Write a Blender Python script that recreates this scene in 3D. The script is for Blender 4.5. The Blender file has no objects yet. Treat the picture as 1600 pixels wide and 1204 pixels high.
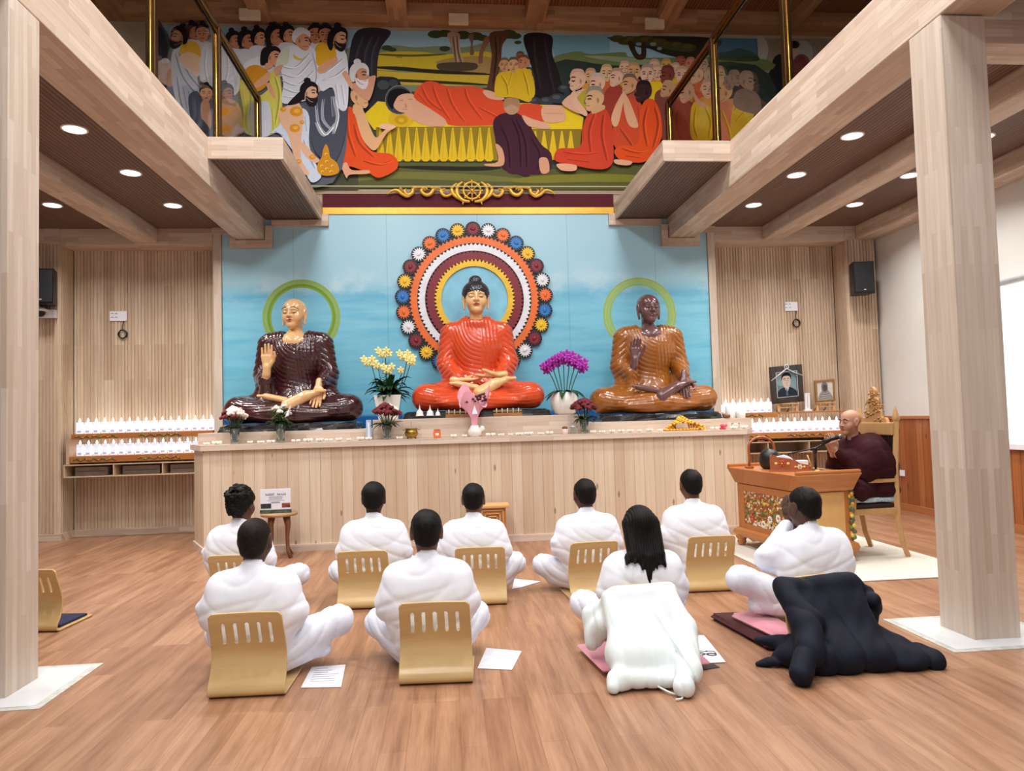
import bpy, bmesh, math, random
import numpy as np
from mathutils import Vector, Matrix, Euler

PI = math.pi
SC = bpy.context.scene
COL = SC.collection

# ------------------------------------------------------------------ camera
CAM = np.array([-0.3646, 0.0, 1.4])
FPX, YAW, PITCH, ROLL = 1106.69, 0.0903, 0.0446, -0.0278
_cy, _sy, _cp, _sp, _cr, _sr = math.cos(YAW), math.sin(YAW), math.cos(PITCH), math.sin(PITCH), math.cos(ROLL), math.sin(ROLL)
FWD = np.array([_sy*_cp, _cy*_cp, _sp])
_rt = np.array([_cy, -_sy, 0.0]); _up = np.cross(_rt, FWD)
RGT = _cr*_rt + _sr*_up
UPV = -_sr*_rt + _cr*_up
cd = bpy.data.cameras.new('camera')
cam = bpy.data.objects.new('camera', cd); COL.objects.link(cam)
cd.sensor_width = 36.0; cd.lens = 36.0*FPX/1600.0; cd.clip_start = 0.05; cd.clip_end = 100
cam.matrix_world = Matrix(((RGT[0], UPV[0], -FWD[0], CAM[0]), (RGT[1], UPV[1], -FWD[1], CAM[1]),
                           (RGT[2], UPV[2], -FWD[2], CAM[2]), (0, 0, 0, 1)))
SC.camera = cam

def at(px, py, X=None, Y=None, Z=None):
    """where the sight line of a photo point meets a plane of the room"""
    d = FWD + RGT*(px-800)/FPX - UPV*(py-602)/FPX
    t = (X-CAM[0])/d[0] if X is not None else (Y-CAM[1])/d[1] if Y is not None else (Z-CAM[2])/d[2]
    return CAM + t*d

# ------------------------------------------------------------------ world, exposure
w = bpy.data.worlds.new('world'); SC.world = w; w.use_nodes = True
w.node_tree.nodes['Background'].inputs[0].default_value = (0.86, 0.93, 1.0, 1)
w.node_tree.nodes['Background'].inputs[1].default_value = 0.62
SC.view_settings.view_transform = 'Standard'; SC.view_settings.look = 'None'
SC.view_settings.gamma = 1.0; SC.view_settings.use_curve_mapping = False
SC.view_settings.exposure = 0.0
SC.cycles.max_bounces = 6
SC.cycles.use_denoising = True

# ------------------------------------------------------------------ lamps of the hall
def area(loc, power, sx, sy, rot=(0, 0, 0), col=(1, 0.98, 0.96), name='hall_lamp_light', spread=PI):
    l = bpy.data.lights.new(name, 'AREA'); l.shape = 'RECTANGLE'; l.size = sx; l.size_y = sy
    l.energy = power; l.color = col; l.spread = spread
    o = bpy.data.objects.new(name, l); COL.objects.link(o); o.location = loc; o.rotation_euler = rot
    return o
for yy in (-0.8, 1.6, 4.0, 6.4):            # rows of panel lamps under the high ceiling
    for xx in (-1.7, 1.7):
        area((xx, yy, 6.62), 104, 1.2, 0.3)
# ------------------------------------------------------------------ naming helpers
def tag(o, label=None, cat=None, group=None, kind=None):
    if label: o['label'] = label
    if cat: o['category'] = cat
    if group: o['group'] = group
    if kind: o['kind'] = kind
    return o
def empty(name, loc=(0, 0, 0), rz=0.0, label=None, cat=None, group=None):
    o = bpy.data.objects.new(name, None); COL.objects.link(o); o.location = loc; o.rotation_euler = (0, 0, rz)
    o.empty_display_size = 0.1
    return tag(o, label, cat, group)
def mobj(name, mesh, mat=None, parent=None, loc=None, rot=None):
    o = bpy.data.objects.new(name, mesh); COL.objects.link(o)
    if mat is not None:
        mesh.materials.clear() if False else None
        if isinstance(mat, (list, tuple)):
            for m in mat: mesh.materials.append(m)
        elif len(mesh.materials) == 0: mesh.materials.append(mat)
    if parent is not None: o.parent = parent
    if loc is not None: o.location = loc
    if rot is not None: o.rotation_euler = rot
    return o
def copy_tree(o, parent=None):
    c = o.copy(); COL.objects.link(c)
    if parent is not None: c.parent = parent
    for ch in list(o.children): copy_tree(ch, c)
    return c
def struct(name, mesh, mat):
    o = mobj(name, mesh, mat); o['kind'] = 'structure'; return o

# ------------------------------------------------------------------ colours and materials
def lin(c):
    return tuple(((v/255.0)/12.92 if v/255.0 <= 0.04045 else ((v/255.0+0.055)/1.055)**2.4) for v in c)
class NT:
    def __init__(s, name):
        s.m = bpy.data.materials.new(name); s.m.use_nodes = True; s.t = s.m.node_tree; s.n = s.t.nodes
        s.b = s.n['Principled BSDF']
    def node(s, typ, **kw):
        x = s.n.new(typ)
        for k, v in kw.items(): setattr(x, k, v)
        return x
    def link(s, a, b): s.t.links.new(a, b)
    def math(s, op, a, b=None, c=None):
        x = s.node('ShaderNodeMath', operation=op)
        for i, v in enumerate((a, b, c)):
            if v is None: continue
            if isinstance(v, (int, float)): x.inputs[i].default_value = v
            else: s.link(v, x.inputs[i])
        return x.outputs[0]
    def mix(s, f, a, b, blend='MIX'):
        x = s.node('ShaderNodeMix', data_type='RGBA', blend_type=blend)
        for i, v in ((0, f), (6, a), (7, b)):
            if isinstance(v, (int, float)): x.inputs[i].default_value = v
            elif isinstance(v, tuple): x.inputs[i].default_value = (*v, 1) if len(v) == 3 else v
            else: s.link(v, x.inputs[i])
        return x.outputs[2]
    def noise(s, vec, scale, detail=2, rough=0.5):
        x = s.node('ShaderNodeTexNoise'); x.inputs['Scale'].default_value = scale
        x.inputs['Detail'].default_value = detail; x.inputs['Roughness'].default_value = rough
        if vec is not None: s.link(vec, x.inputs['Vector'])
        return x.outputs['Fac']
    def ramp(s, f, stops):
        x = s.node('ShaderNodeValToRGB'); e = x.color_ramp.elements
        while len(e) < len(stops): e.new(0.5)
        for k, (p_, c) in enumerate(stops):
            e[k].position = p_; e[k].color = (*c, 1) if len(c) == 3 else c
        s.link(f, x.inputs[0]); return x.outputs[0]
    def bump(s, h, strength=0.3, dist=0.01):
        x = s.node('ShaderNodeBump'); x.inputs['Strength'].default_value = strength; x.inputs['Distance'].default_value = dist
        s.link(h, x.inputs['Height']); s.link(x.outputs[0], s.b.inputs['Normal'])
    def comb(s, x_, y_, z_):
        c = s.node('ShaderNodeCombineXYZ')
        for i, v in enumerate((x_, y_, z_)):
            if isinstance(v, (int, float)): c.inputs[i].default_value = v
            else: s.link(v, c.inputs[i])
        return c.outputs[0]
    def xyz(s):
        tc = s.node('ShaderNodeTexCoord'); sp = s.node('ShaderNodeSeparateXYZ'); s.link(tc.outputs['Object'], sp.inputs[0])
        return tc.outputs['Object'], sp.outputs[0], sp.outputs[1], sp.outputs[2]
def mat_plain(name, rgb, rough=0.6, metal=0.0, spec=0.5, var=0.06, nscale=12, bump=0.0, emit=0.0, trans=0.0, coat=0.0, sheen=0.0):
    s = NT(name); c = lin(rgb)
    v, x, y, z = s.xyz()
    n = s.noise(v, nscale, 3)
    a = tuple(min(1, k*(1-var*1.2)) for k in c); b = tuple(min(1, k*(1+var*1.2)) for k in c)
    col = s.ramp(n, [(0.3, a), (0.7, b)])
    s.link(col, s.b.inputs['Base Color'])
    s.b.inputs['Roughness'].default_value = rough; s.b.inputs['Metallic'].default_value = metal
    s.b.inputs['Specular IOR Level'].default_value = spec
    s.b.inputs['Coat Weight'].default_value = coat; s.b.inputs['Coat Roughness'].default_value = 0.08
    s.b.inputs['Transmission Weight'].default_value = trans
    s.b.inputs['Sheen Weight'].default_value = sheen
    if bump: s.bump(n, bump, 0.01)
    if emit:
        s.b.inputs['Emission Color'].default_value = (*c, 1); s.b.inputs['Emission Strength'].default_value = emit
    return s.m
def mat_attr(name, rough=0.5, coat=0.0, spec=0.5, sss=0.0):
    s = NT(name); a = s.node('ShaderNodeAttribute', attribute_name='Col')
    v, x, y, z = s.xyz(); n = s.noise(v, 25, 3)
    k = s.ramp(n, [(0.25, (0.93, 0.93, 0.93)), (0.75, (1.0, 1.0, 1.0))])
    s.link(s.mix(1.0, a.outputs['Color'], k, 'MULTIPLY'), s.b.inputs['Base Color'])
    s.b.inputs['Roughness'].default_value = rough; s.b.inputs['Coat Weight'].default_value = coat
    s.b.inputs['Coat Roughness'].default_value = 0.07; s.b.inputs['Specular IOR Level'].default_value = spec
    return s.m
def mat_wood(name, c1, c2, axis='Z', bl=0.6, bh=0.06, grain=0.25, rough=0.5, mort=0.0008, mcol=0.6, spec=0.3, knots=0.0, gs=1.0):
    """strips of wood: finger jointed blocks of length bl and width bh running along an axis"""
    s = NT(name); v, x, y, z = s.xyz()
    al, o1, o2 = {'X': (x, y, z), 'Y': (y, x, z), 'Z': (z, x, y)}[axis]
    ac = s.math('ADD', o1, o2)
    br = s.node('ShaderNodeTexBrick'); br.offset = 0.37; br.offset_frequency = 2
    s.link(s.comb(al, ac, 0.0), br.inputs['Vector'])
    br.inputs['Scale'].default_value = 1.0; br.inputs['Brick Width'].default_value = bl; br.inputs['Row Height'].default_value = bh
    br.inputs['Mortar Size'].default_value = mort; br.inputs['Mortar Smooth'].default_value = 0.1
    a, b = lin(c1), lin(c2)
    br.inputs['Color1'].default_value = (*a, 1); br.inputs['Color2'].default_value = (*b, 1)
    br.inputs['Mortar'].default_value = (*[k*mcol for k in a], 1)
    gv = s.comb(s.math('MULTIPLY', al, 2.2*gs), s.math('MULTIPLY', ac, 45*gs), s.math('MULTIPLY', br.outputs['Color'], 3.0))
    g = s.noise(gv, 1.0, 4, 0.6)
    gr = s.ramp(g, [(0.3, (1-grain,)*3), (0.65, (1.0,)*3)])
    col = s.mix(1.0, br.outputs['Color'], gr, 'MULTIPLY')
    if knots:
        vo = s.node('ShaderNodeTexVoronoi'); vo.inputs['Scale'].default_value = 1.0
        s.link(s.comb(s.math('MULTIPLY', al, 2.3), s.math('MULTIPLY', ac, 7.0), 0.0), vo.inputs['Vector'])
        kk = s.ramp(vo.outputs['Distance'], [(0.0, (1-knots,)*3), (0.07, (1-knots*0.8,)*3), (0.1, (1.0,)*3)])
        col = s.mix(1.0, col, kk, 'MULTIPLY')
    s.link(col, s.b.inputs['Base Color'])
    s.b.inputs['Roughness'].default_value = rough; s.b.inputs['Specular IOR Level'].default_value = spec
    return s.m

# ------------------------------------------------------------------ mesh helpers
def new_mesh(name, verts, faces, smooth=False):
    me = bpy.data.meshes.new(name); me.from_pydata([tuple(map(float, v)) for v in verts], [], [tuple(f) for f in faces]); me.update()
    if smooth:
        me.polygons.foreach_set('use_smooth', [True]*len(me.polygons))
    return me
class MB:
    """collects shapes into one mesh"""
    def __init__(s): s.v = []; s.f = []; s.sm = []; s.mi = []
    def add(s, vs, fs, smooth=False, mi=0):
        o = len(s.v); s.v += [tuple(v) for v in vs]; s.f += [tuple(i+o for i in f) for f in fs]
        s.sm += [smooth]*len(fs); s.mi += [mi]*len(fs); return s
    def box(s, x0, x1, y0, y1, z0, z1, mi=0, bev=0.0):
        if bev > 0:
            b = min(bev, (x1-x0)*.45, (y1-y0)*.45, (z1-z0)*.45)
            bm = bmesh.new(); bmesh.ops.create_cube(bm, size=1)
            for v in bm.verts:
                v.co = Vector((x0+(v.co.x+.5)*(x1-x0), y0+(v.co.y+.5)*(y1-y0), z0+(v.co.z+.5)*(z1-z0)))
            bmesh.ops.bevel(bm, geom=bm.edges[:], offset=b, segments=2, affect='EDGES', profile=0.6)
            bm.verts.index_update()
            s.add([v.co[:] for v in bm.verts], [[v.index for v in f.verts] for f in bm.faces], False, mi); bm.free(); return s
        v = [(x, y, z) for x in (x0, x1) for y in (y0, y1) for z in (z0, z1)]
        f = [(0, 1, 3, 2), (4, 6, 7, 5), (0, 4, 5, 1), (2, 3, 7, 6), (0, 2, 6, 4), (1, 5, 7, 3)]
        return s.add(v, f, False, mi)
    def lathe(s, prof, c=(0, 0, 0), n=24, mi=0, smooth=True, cap=True, sy=1.0):
        vs = []; fs = []
        for r, z in prof:
            for k in range(n):
                a = 2*PI*k/n; vs.append((c[0]+r*math.cos(a), c[1]+sy*r*math.sin(a), c[2]+z))
        for i in range(len(prof)-1):
            for k in range(n):
                k2 = (k+1) % n; fs.append((i*n+k, i*n+k2, (i+1)*n+k2, (i+1)*n+k))
        s.add(vs, fs, smooth, mi)
        if cap:
            for idx, rev in ((0, True), (len(prof)-1, False)):
                if prof[idx][0] > 1e-5:
                    ring = [vs[idx*n+k] for k in range(n)]
                    s.add(ring, [tuple(reversed(range(n))) if rev else tuple(range(n))], False, mi)
        return s
    def tube(s, pts, r, n=8, mi=0, smooth=True, flat=1.0):
        P = [Vector(p) for p in pts]; m = len(P)
        rr = r if isinstance(r, (list, tuple)) else [r]*m
        vs = []; fs = []; prev = None
        for i in range(m):
            d = (P[min(i+1, m-1)]-P[max(i-1, 0)]).normalized()
            u = prev if prev is not None else (Vector((0, 0, 1)) if abs(d.z) < .9 else Vector((1, 0, 0)))
            u = (u-d*u.dot(d)); u = u.normalized() if u.length > 1e-6 else Vector((1, 0, 0)); prev = u
            w_ = d.cross(u)
            for k in range(n):
                a = 2*PI*k/n; vs.append(tuple(P[i]+(u*math.cos(a)*flat+w_*math.sin(a))*rr[i]))
        for i in range(m-1):
            for k in range(n):
                k2 = (k+1) % n; fs.append((i*n+k, i*n+k2, (i+1)*n+k2, (i+1)*n+k))
        fs.append(tuple(reversed(range(n)))); fs.append(tuple((m-1)*n+k for k in range(n)))
        return s.add(vs, fs, smooth, mi)
    def ball(s, c, r, n=12, mi=0, rot=None):
        rx, ry, rz = r if isinstance(r, (tuple, list)) else (r, r, r)
        vs = [(0, 0, 1)]; fs = []; m = max(4, n//2)
        for i in range(1, m):
            t = PI*i/m
            for k in range(n):
                a = 2*PI*k/n; vs.append((math.sin(t)*math.cos(a), math.sin(t)*math.sin(a), math.cos(t)))
        vs.append((0, 0, -1))
        for k in range(n):
            k2 = (k+1) % n; fs.append((0, 1+k, 1+k2)); fs.append((len(vs)-1, 1+(m-2)*n+k2, 1+(m-2)*n+k))
        for i in range(m-2):
            for k in range(n):
                k2 = (k+1) % n; fs.append((1+i*n+k, 1+(i+1)*n+k, 1+(i+1)*n+k2, 1+i*n+k2))
        R = rot if rot is not None else Matrix.Identity(3)
        return s.add([tuple(Vector(c)+R@Vector((v[0]*rx, v[1]*ry, v[2]*rz))) for v in vs], fs, True, mi)
    def prism(s, poly, z0, z1, T=None, mi=0, smooth=False):
        """a flat outline given a thickness; T maps (u,v,w) to space"""
        n = len(poly); T = T or (lambda u, v, w_: (u, v, w_))
        vs = [T(u, v, z0) for u, v in poly]+[T(u, v, z1) for u, v in poly]
        fs = [tuple(reversed(range(n))), tuple(range(n, 2*n))]+[(k, (k+1) % n, n+(k+1) % n, n+k) for k in range(n)]
        return s.add(vs, fs, smooth, mi)
    def mesh(s, name):
        me = new_mesh(name, s.v, s.f)
        me.polygons.foreach_set('use_smooth', s.sm); me.polygons.foreach_set('material_index', s.mi); me.update()
        return me
    def build(s, name, mat, parent=None, loc=None, rot=None, kind=None):
        o = mobj(name, s.mesh(name), mat, parent, loc, rot)
        if kind: o['kind'] = kind
        return o
def smooth_pts(P, closed=True, n=5):
    """Catmull-Rom through the points"""
    m = len(P); out = []
    rng = range(m) if closed else range(m-1)
    for i in rng:
        p0, p1, p2, p3 = (P[(i-1) % m] if closed or i > 0 else P[0]), P[i], P[(i+1) % m], (P[(i+2) % m] if closed or i+2 < m else P[m-1])
        for k in range(n):
            t = k/n; t2 = t*t; t3 = t2*t
            out.append(tuple(0.5*(2*b+(c-a)*t+(2*a-5*b+4*c-d)*t2+(-a+3*b-3*c+d)*t3) for a, b, c, d in zip(p0, p1, p2, p3)))
    if not closed: out.append(tuple(P[-1]))
    return out

# ------------------------------------------------------------------ implicit surfaces (sculpted bodies and cloth)
class Sdf:
    def __init__(s, lo, hi, res):
        s.res = res; s.lo = np.array(lo, dtype=np.float32)
        n = [int(math.ceil((hi[i]-lo[i])/res))+1 for i in range(3)]
        s.ax = [s.lo[i]+np.arange(n[i], dtype=np.float32)*res for i in range(3)]
        s.F = np.full(n, 0.3, dtype=np.float32)
    def block(s, lo, hi):
        sl = []
        for i in range(3):
            a = int(max(0, math.floor((lo[i]-s.lo[i])/s.res))); b = int(min(len(s.ax[i]), math.ceil((hi[i]-s.lo[i])/s.res)+1))
            if b <= a: return None
            sl.append(slice(a, b))
        return tuple(sl)
    def grid(s, sl): return s.ax[0][sl[0]][:, None, None], s.ax[1][sl[1]][None, :, None], s.ax[2][sl[2]][None, None, :]
    def merge(s, sl, d, k, mode):
        A = s.F[sl]
        if mode == 'sub': d = -d
        if mode == 'add':
            if k <= 0: s.F[sl] = np.minimum(A, d); return
            h = np.clip(.5+.5*(A-d)/k, 0, 1); s.F[sl] = A*(1-h)+d*h-k*h*(1-h)
        else:
            if k <= 0: s.F[sl] = np.maximum(A, d); return
            h = np.clip(.5-.5*(A-d)/k, 0, 1); s.F[sl] = A*(1-h)+d*h+k*h*(1-h)
    def cap(s, a, b, ra, rb=None, k=0.02, flat=None, mode='add'):
        rb = ra if rb is None else rb
        a = np.array(a, dtype=np.float32); b = np.array(b, dtype=np.float32)
        m = max(ra, rb)+k+3*s.res
        sl = s.block(np.minimum(a, b)-m, np.maximum(a, b)+m)
        if sl is None: return s
        X, Y, Z = s.grid(sl); ab = b-a; L = float(ab@ab)+1e-9
        px, py, pz = X-a[0], Y-a[1], Z-a[2]
        t = np.clip((px*ab[0]+py*ab[1]+pz*ab[2])/L, 0, 1)
        qx, qy, qz = px-t*ab[0], py-t*ab[1], pz-t*ab[2]
        q2 = qx*qx+qy*qy+qz*qz; f = 1.0
        if flat is not None:
            nx, ny, nz, f = flat; nn = math.sqrt(nx*nx+ny*ny+nz*nz); nx, ny, nz = nx/nn, ny/nn, nz/nn
            c = qx*nx+qy*ny+qz*nz; q2 = q2+c*c*(1/(f*f)-1)
        d = (np.sqrt(q2)-(ra+(rb-ra)*t))*((1+f)/2 if f < 1 else 1)
        s.merge(sl, d, k, mode); return s
    def ell(s, c, r, rot=None, k=0.02, mode='add'):
        c = np.array(c, dtype=np.float32); m = max(r)+k+3*s.res
        sl = s.block(c-m, c+m)
        if sl is None: return s
        X, Y, Z = s.grid(sl); x, y, z = X-c[0], Y-c[1], Z-c[2]
        if rot is not None:
            R = np.array(rot)
            x, y, z = (R[0, 0]*x+R[1, 0]*y+R[2, 0]*z, R[0, 1]*x+R[1, 1]*y+R[2, 1]*z, R[0, 2]*x+R[1, 2]*y+R[2, 2]*z)
        k0 = np.sqrt((x/r[0])**2+(y/r[1])**2+(z/r[2])**2)
        k1 = np.sqrt((x/r[0]**2)**2+(y/r[1]**2)**2+(z/r[2]**2)**2)+1e-6
        s.merge(sl, k0*(k0-1)/k1, k, mode); return s
    def box(s, c, h, rnd=0.02, rot=None, k=0.02, mode='add'):
        c = np.array(c, dtype=np.float32); m = float(np.linalg.norm(h))+k+3*s.res
        sl = s.block(c-m, c+m)
        if sl is None: return s
        X, Y, Z = s.grid(sl); x, y, z = X-c[0], Y-c[1], Z-c[2]
        if rot is not None:
            R = np.array(rot)
            x, y, z = (R[0, 0]*x+R[1, 0]*y+R[2, 0]*z, R[0, 1]*x+R[1, 1]*y+R[2, 1]*z, R[0, 2]*x+R[1, 2]*y+R[2, 2]*z)
        qx, qy, qz = np.abs(x)-(h[0]-rnd), np.abs(y)-(h[1]-rnd), np.abs(z)-(h[2]-rnd)
        d = np.sqrt(np.maximum(qx, 0)**2+np.maximum(qy, 0)**2+np.maximum(qz, 0)**2)+np.minimum(np.maximum(qx, np.maximum(qy, qz)), 0)-rnd
        s.merge(sl, d, k, mode); return s
    def plane(s, n, d, k=0.0):
        """keep the side where n.p < d"""
        n = np.array(n, dtype=np.float32); n = n/np.linalg.norm(n)
        X, Y, Z = s.grid((slice(None),)*3)
        s.merge((slice(None),)*3, n[0]*X+n[1]*Y+n[2]*Z-d, k, 'int'); return s
    def disp(s, fn):
        """push the surface by fn(X,Y,Z) metres (positive = outwards) near it"""
        X, Y, Z = s.grid((slice(None),)*3)
        s.F = (s.F-np.where(np.abs(s.F) < 0.06, fn(X, Y, Z), 0)).astype(np.float32); return s
    def extract(s):
        F = s.F; F = np.pad(F, 1, constant_values=0.3); lo = s.lo-s.res
        ins = F < 0; nx, ny, nz = F.shape
        c = [ins[i:nx-1+i, j:ny-1+j, k:nz-1+k] for i in (0, 1) for j in (0, 1) for k in (0, 1)]
        anyc = np.zeros_like(c[0]); allc = np.ones_like(c[0])
        for q in c: anyc |= q; allc &= q
        I, J, K = np.nonzero(anyc & ~allc)
        idx = np.full(anyc.shape, -1, dtype=np.int64); idx[I, J, K] = np.arange(len(I))
        acc = np.zeros((len(I), 3)); cnt = np.zeros(len(I))
        cor = [(i, j, k) for i in (0, 1) for j in (0, 1) for k in (0, 1)]
        for a in range(8):
            for b in range(a+1, 8):
                if sum(abs(cor[a][t]-cor[b][t]) for t in range(3)) != 1: continue
                fa = F[I+cor[a][0], J+cor[a][1], K+cor[a][2]]; fb = F[I+cor[b][0], J+cor[b][1], K+cor[b][2]]
                m = (fa < 0) != (fb < 0); t = np.where(m, fa/(fa-fb+1e-20), 0)
                for q in range(3): acc[:, q] += np.where(m, cor[a][q]+t*(cor[b][q]-cor[a][q]), 0)
                cnt += m
        V = (acc/cnt[:, None]+np.stack([I, J, K], 1))*s.res+lo
        quads = []
        for axn, (u, v) in ((0, (1, 2)), (1, (2, 0)), (2, (0, 1))):
            sh = [slice(None)]*3; sh2 = [slice(None)]*3; sh[axn] = slice(0, -1); sh2[axn] = slice(1, None)
            A = ins[tuple(sh)]; B = ins[tuple(sh2)]; D = A != B
            P = np.array(np.nonzero(D)).T
            ok = (P[:, u] > 0) & (P[:, v] > 0) & (P[:, u] < F.shape[u]-1) & (P[:, v] < F.shape[v]-1); P = P[ok]
            du = np.zeros(3, int); du[u] = 1; dv = np.zeros(3, int); dv[v] = 1
            q = [idx[tuple((P-o).T)] for o in (du+dv, dv, du*0, du)]
            Q = np.stack(q, 1); flip = ~A[tuple(P.T)]; Q[flip] = Q[flip][:, ::-1]; quads.append(Q)
        return V, np.concatenate(quads)
def sdf_mesh(name, parts, colfn=None):
    """parts: list of Sdf; extracted and joined into one mesh; colfn(V)->rgb per vertex (linear)"""
    Vs, Qs, off = [], [], 0
    for p_ in parts:
        V, Q = p_.extract() if isinstance(p_, Sdf) else p_
        Vs.append(V); Qs.append(Q+off); off += len(V)
    V = np.concatenate(Vs); Q = np.concatenate(Qs)
    me = bpy.data.meshes.new(name)
    me.vertices.add(len(V)); me.vertices.foreach_set('co', V.astype(np.float32).ravel())
    me.loops.add(len(Q)*4); me.loops.foreach_set('vertex_index', Q.astype(np.int32).ravel())
    me.polygons.add(len(Q)); me.polygons.foreach_set('loop_start', np.arange(0, len(Q)*4, 4, dtype=np.int32))
    me.polygons.foreach_set('loop_total', np.full(len(Q), 4, dtype=np.int32))
    me.update(calc_edges=True); me.validate()
    me.polygons.foreach_set('use_smooth', [True]*len(me.polygons))
    if colfn is not None:
        C = np.ones((len(V), 4), dtype=np.float32); C[:, :3] = colfn(V)
        a = me.color_attributes.new('Col', 'FLOAT_COLOR', 'POINT'); a.data.foreach_set('color', C.ravel())
    return me
_wr = np.random.RandomState(7)
_WD = _wr.randn(12, 3); _WD /= np.linalg.norm(_WD, axis=1)[:, None]; _WP = _wr.rand(12)*6.28
def wob(X, Y, Z, f=8.0, seed=0):
    o = 0
    for i in range(5):
        d = _WD[(i+seed*3) % 12]; o = o+np.sin(f*(1+.37*i)*(d[0]*X+d[1]*Y+d[2]*Z)+_WP[(i*2+seed) % 12])
    return o/5.0
class Frame:
    """local frame: origin, 3x3 rotation (columns are local axes), scale"""
    def __init__(s, o, R=None, k=1.0): s.o = np.array(o, float); s.R = np.eye(3) if R is None else np.array(R); s.k = k
    def __call__(s, p_): return s.o+s.R@(np.array(p_, float)*s.k)
    def inv(s, V): return ((V-s.o)@s.R)/s.k
def rot(rx=0, ry=0, rz=0): return np.array(Euler((rx, ry, rz), 'XYZ').to_matrix())
# ------------------------------------------------------------------ materials of the room
WOOD_A, WOOD_B = (220, 202, 184), (196, 172, 152)
m_woodX = mat_wood('rubberwood_along_x', WOOD_A, WOOD_B, 'X', 0.42, 0.055, 0.16)
m_woodY = mat_wood('rubberwood_along_y', WOOD_A, WOOD_B, 'Y', 0.42, 0.055, 0.16)
m_woodZ = mat_wood('rubberwood_along_z', (218, 204, 190), (200, 182, 164), 'Z', 0.62, 0.042, 0.14, mort=0.0003)
m_ceilX = mat_wood('warm_wood_along_x', (190, 145, 108), (160, 116, 82), 'X', 0.45, 0.06, 0.2)
m_ceilY = mat_wood('warm_wood_along_y', (190, 145, 108), (160, 116, 82), 'Y', 0.45, 0.06, 0.2)
m_slat = mat_wood('ribbed_wood', (224, 204, 180), (198, 172, 146), 'Z', 1.25, 0.129, 0.2, mort=0.0)
m_pine = mat_wood('knotty_pine', (222, 202, 178), (206, 180, 154), 'Z', 9.0, 0.118, 0.14, mort=0.0022, mcol=0.45, knots=0.6, gs=0.8)
m_wains = mat_wood('orange_pine_boards', (186, 118, 72), (160, 92, 52), 'Z', 9.0, 0.12, 0.3, mort=0.004, mcol=0.4, knots=0.6, rough=0.35)
m_wall = mat_plain('white_plaster', (222, 222, 220), 0.8, var=0.02, nscale=3)
m_beige = mat_plain('beige_plaster', (176, 158, 136), 0.8, var=0.05, nscale=3)

def mat_floor():
    s = NT('laminate_floor'); v, x, y, z = s.xyz()
    br = s.node('ShaderNodeTexBrick'); br.offset = 0.42; br.offset_frequency = 3
    s.link(s.comb(y, x, 0.0), br.inputs['Vector']); br.inputs['Scale'].default_value = 1
    br.inputs['Brick Width'].default_value = 1.2; br.inputs['Row Height'].default_value = 0.115; br.inputs['Mortar Size'].default_value = 0.0009
    br.inputs['Color1'].default_value = (*lin((182, 140, 110)), 1); br.inputs['Color2'].default_value = (*lin((160, 118, 90)), 1)
    br.inputs['Mortar'].default_value = (*lin((140, 92, 64)), 1)
    n1 = s.noise(s.comb(s.math('MULTIPLY', y, 1.5), s.math('MULTIPLY', x, 16), s.math('MULTIPLY', br.outputs['Color'], 4)), 1.0, 5, 0.65)
    n2 = s.noise(s.comb(s.math('MULTIPLY', y, 4), s.math('MULTIPLY', x, 110), 0.0), 1.0, 3, 0.6)
    c = s.mix(1.0, br.outputs['Color'], s.ramp(n1, [(0.32, (0.66, 0.59, 0.53)), (0.60, (1.04, 1.03, 1.02))]), 'MULTIPLY')
    c = s.mix(1.0, c, s.ramp(n2, [(0.3, (0.86,)*3), (0.6, (1.0,)*3)]), 'MULTIPLY')
    s.link(c, s.b.inputs['Base Color'])
    s.b.inputs['Roughness'].default_value = 0.34; s.b.inputs['Specular IOR Level'].default_value = 0.4
    s.bump(n2, 0.05, 0.002)
    return s.m
def mat_soffit(name, c1, c2, pitch):
    s = NT(name); v, x, y, z = s.xyz()
    t = s.math('FRACT', s.math('DIVIDE', x, pitch))
    k = s.ramp(t, [(0.0, (0.34,)*3), (0.22, (0.34,)*3), (0.28, (1,)*3), (0.94, (1,)*3), (1.0, (0.34,)*3)])
    n = s.noise(s.comb(s.math('MULTIPLY', x, 30), s.math('MULTIPLY', y, 1.5), 0.0), 1.0, 3)
    c = s.mix(1.0, s.ramp(n, [(0.3, lin(c1)), (0.7, lin(c2))]), k, 'MULTIPLY')
    s.link(c, s.b.inputs['Base Color']); s.b.inputs['Roughness'].default_value = 0.55
    s.bump(k, 0.6, 0.004)
    return s.m
m_floor = mat_floor()
m_soffit = mat_soffit('ribbed_brown_soffit', (130, 100, 84), (108, 80, 66), 0.042)
m_hceil = mat_soffit('ribbed_high_ceiling', (150, 92, 60), (126, 74, 46), 0.045)

# ------------------------------------------------------------------ shell
XS, YB, YR, ZT = 5.75, 9.8, -3.0, 6.9
struct('floor', MB().box(-7.5, 7.5, YR, 10.0, -0.1, 0.0).mesh('floor'), m_floor)
mb = MB(); mb.box(-7.5, 7.5, YR, 10.2, ZT, ZT+0.1)
struct('ceiling', mb.mesh('ceiling'), m_hceil)
struct('wall_back', MB().box(-7.5, 7.5, 9.9, 10.1, 0, ZT).mesh('wall_back'), m_beige)
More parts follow.
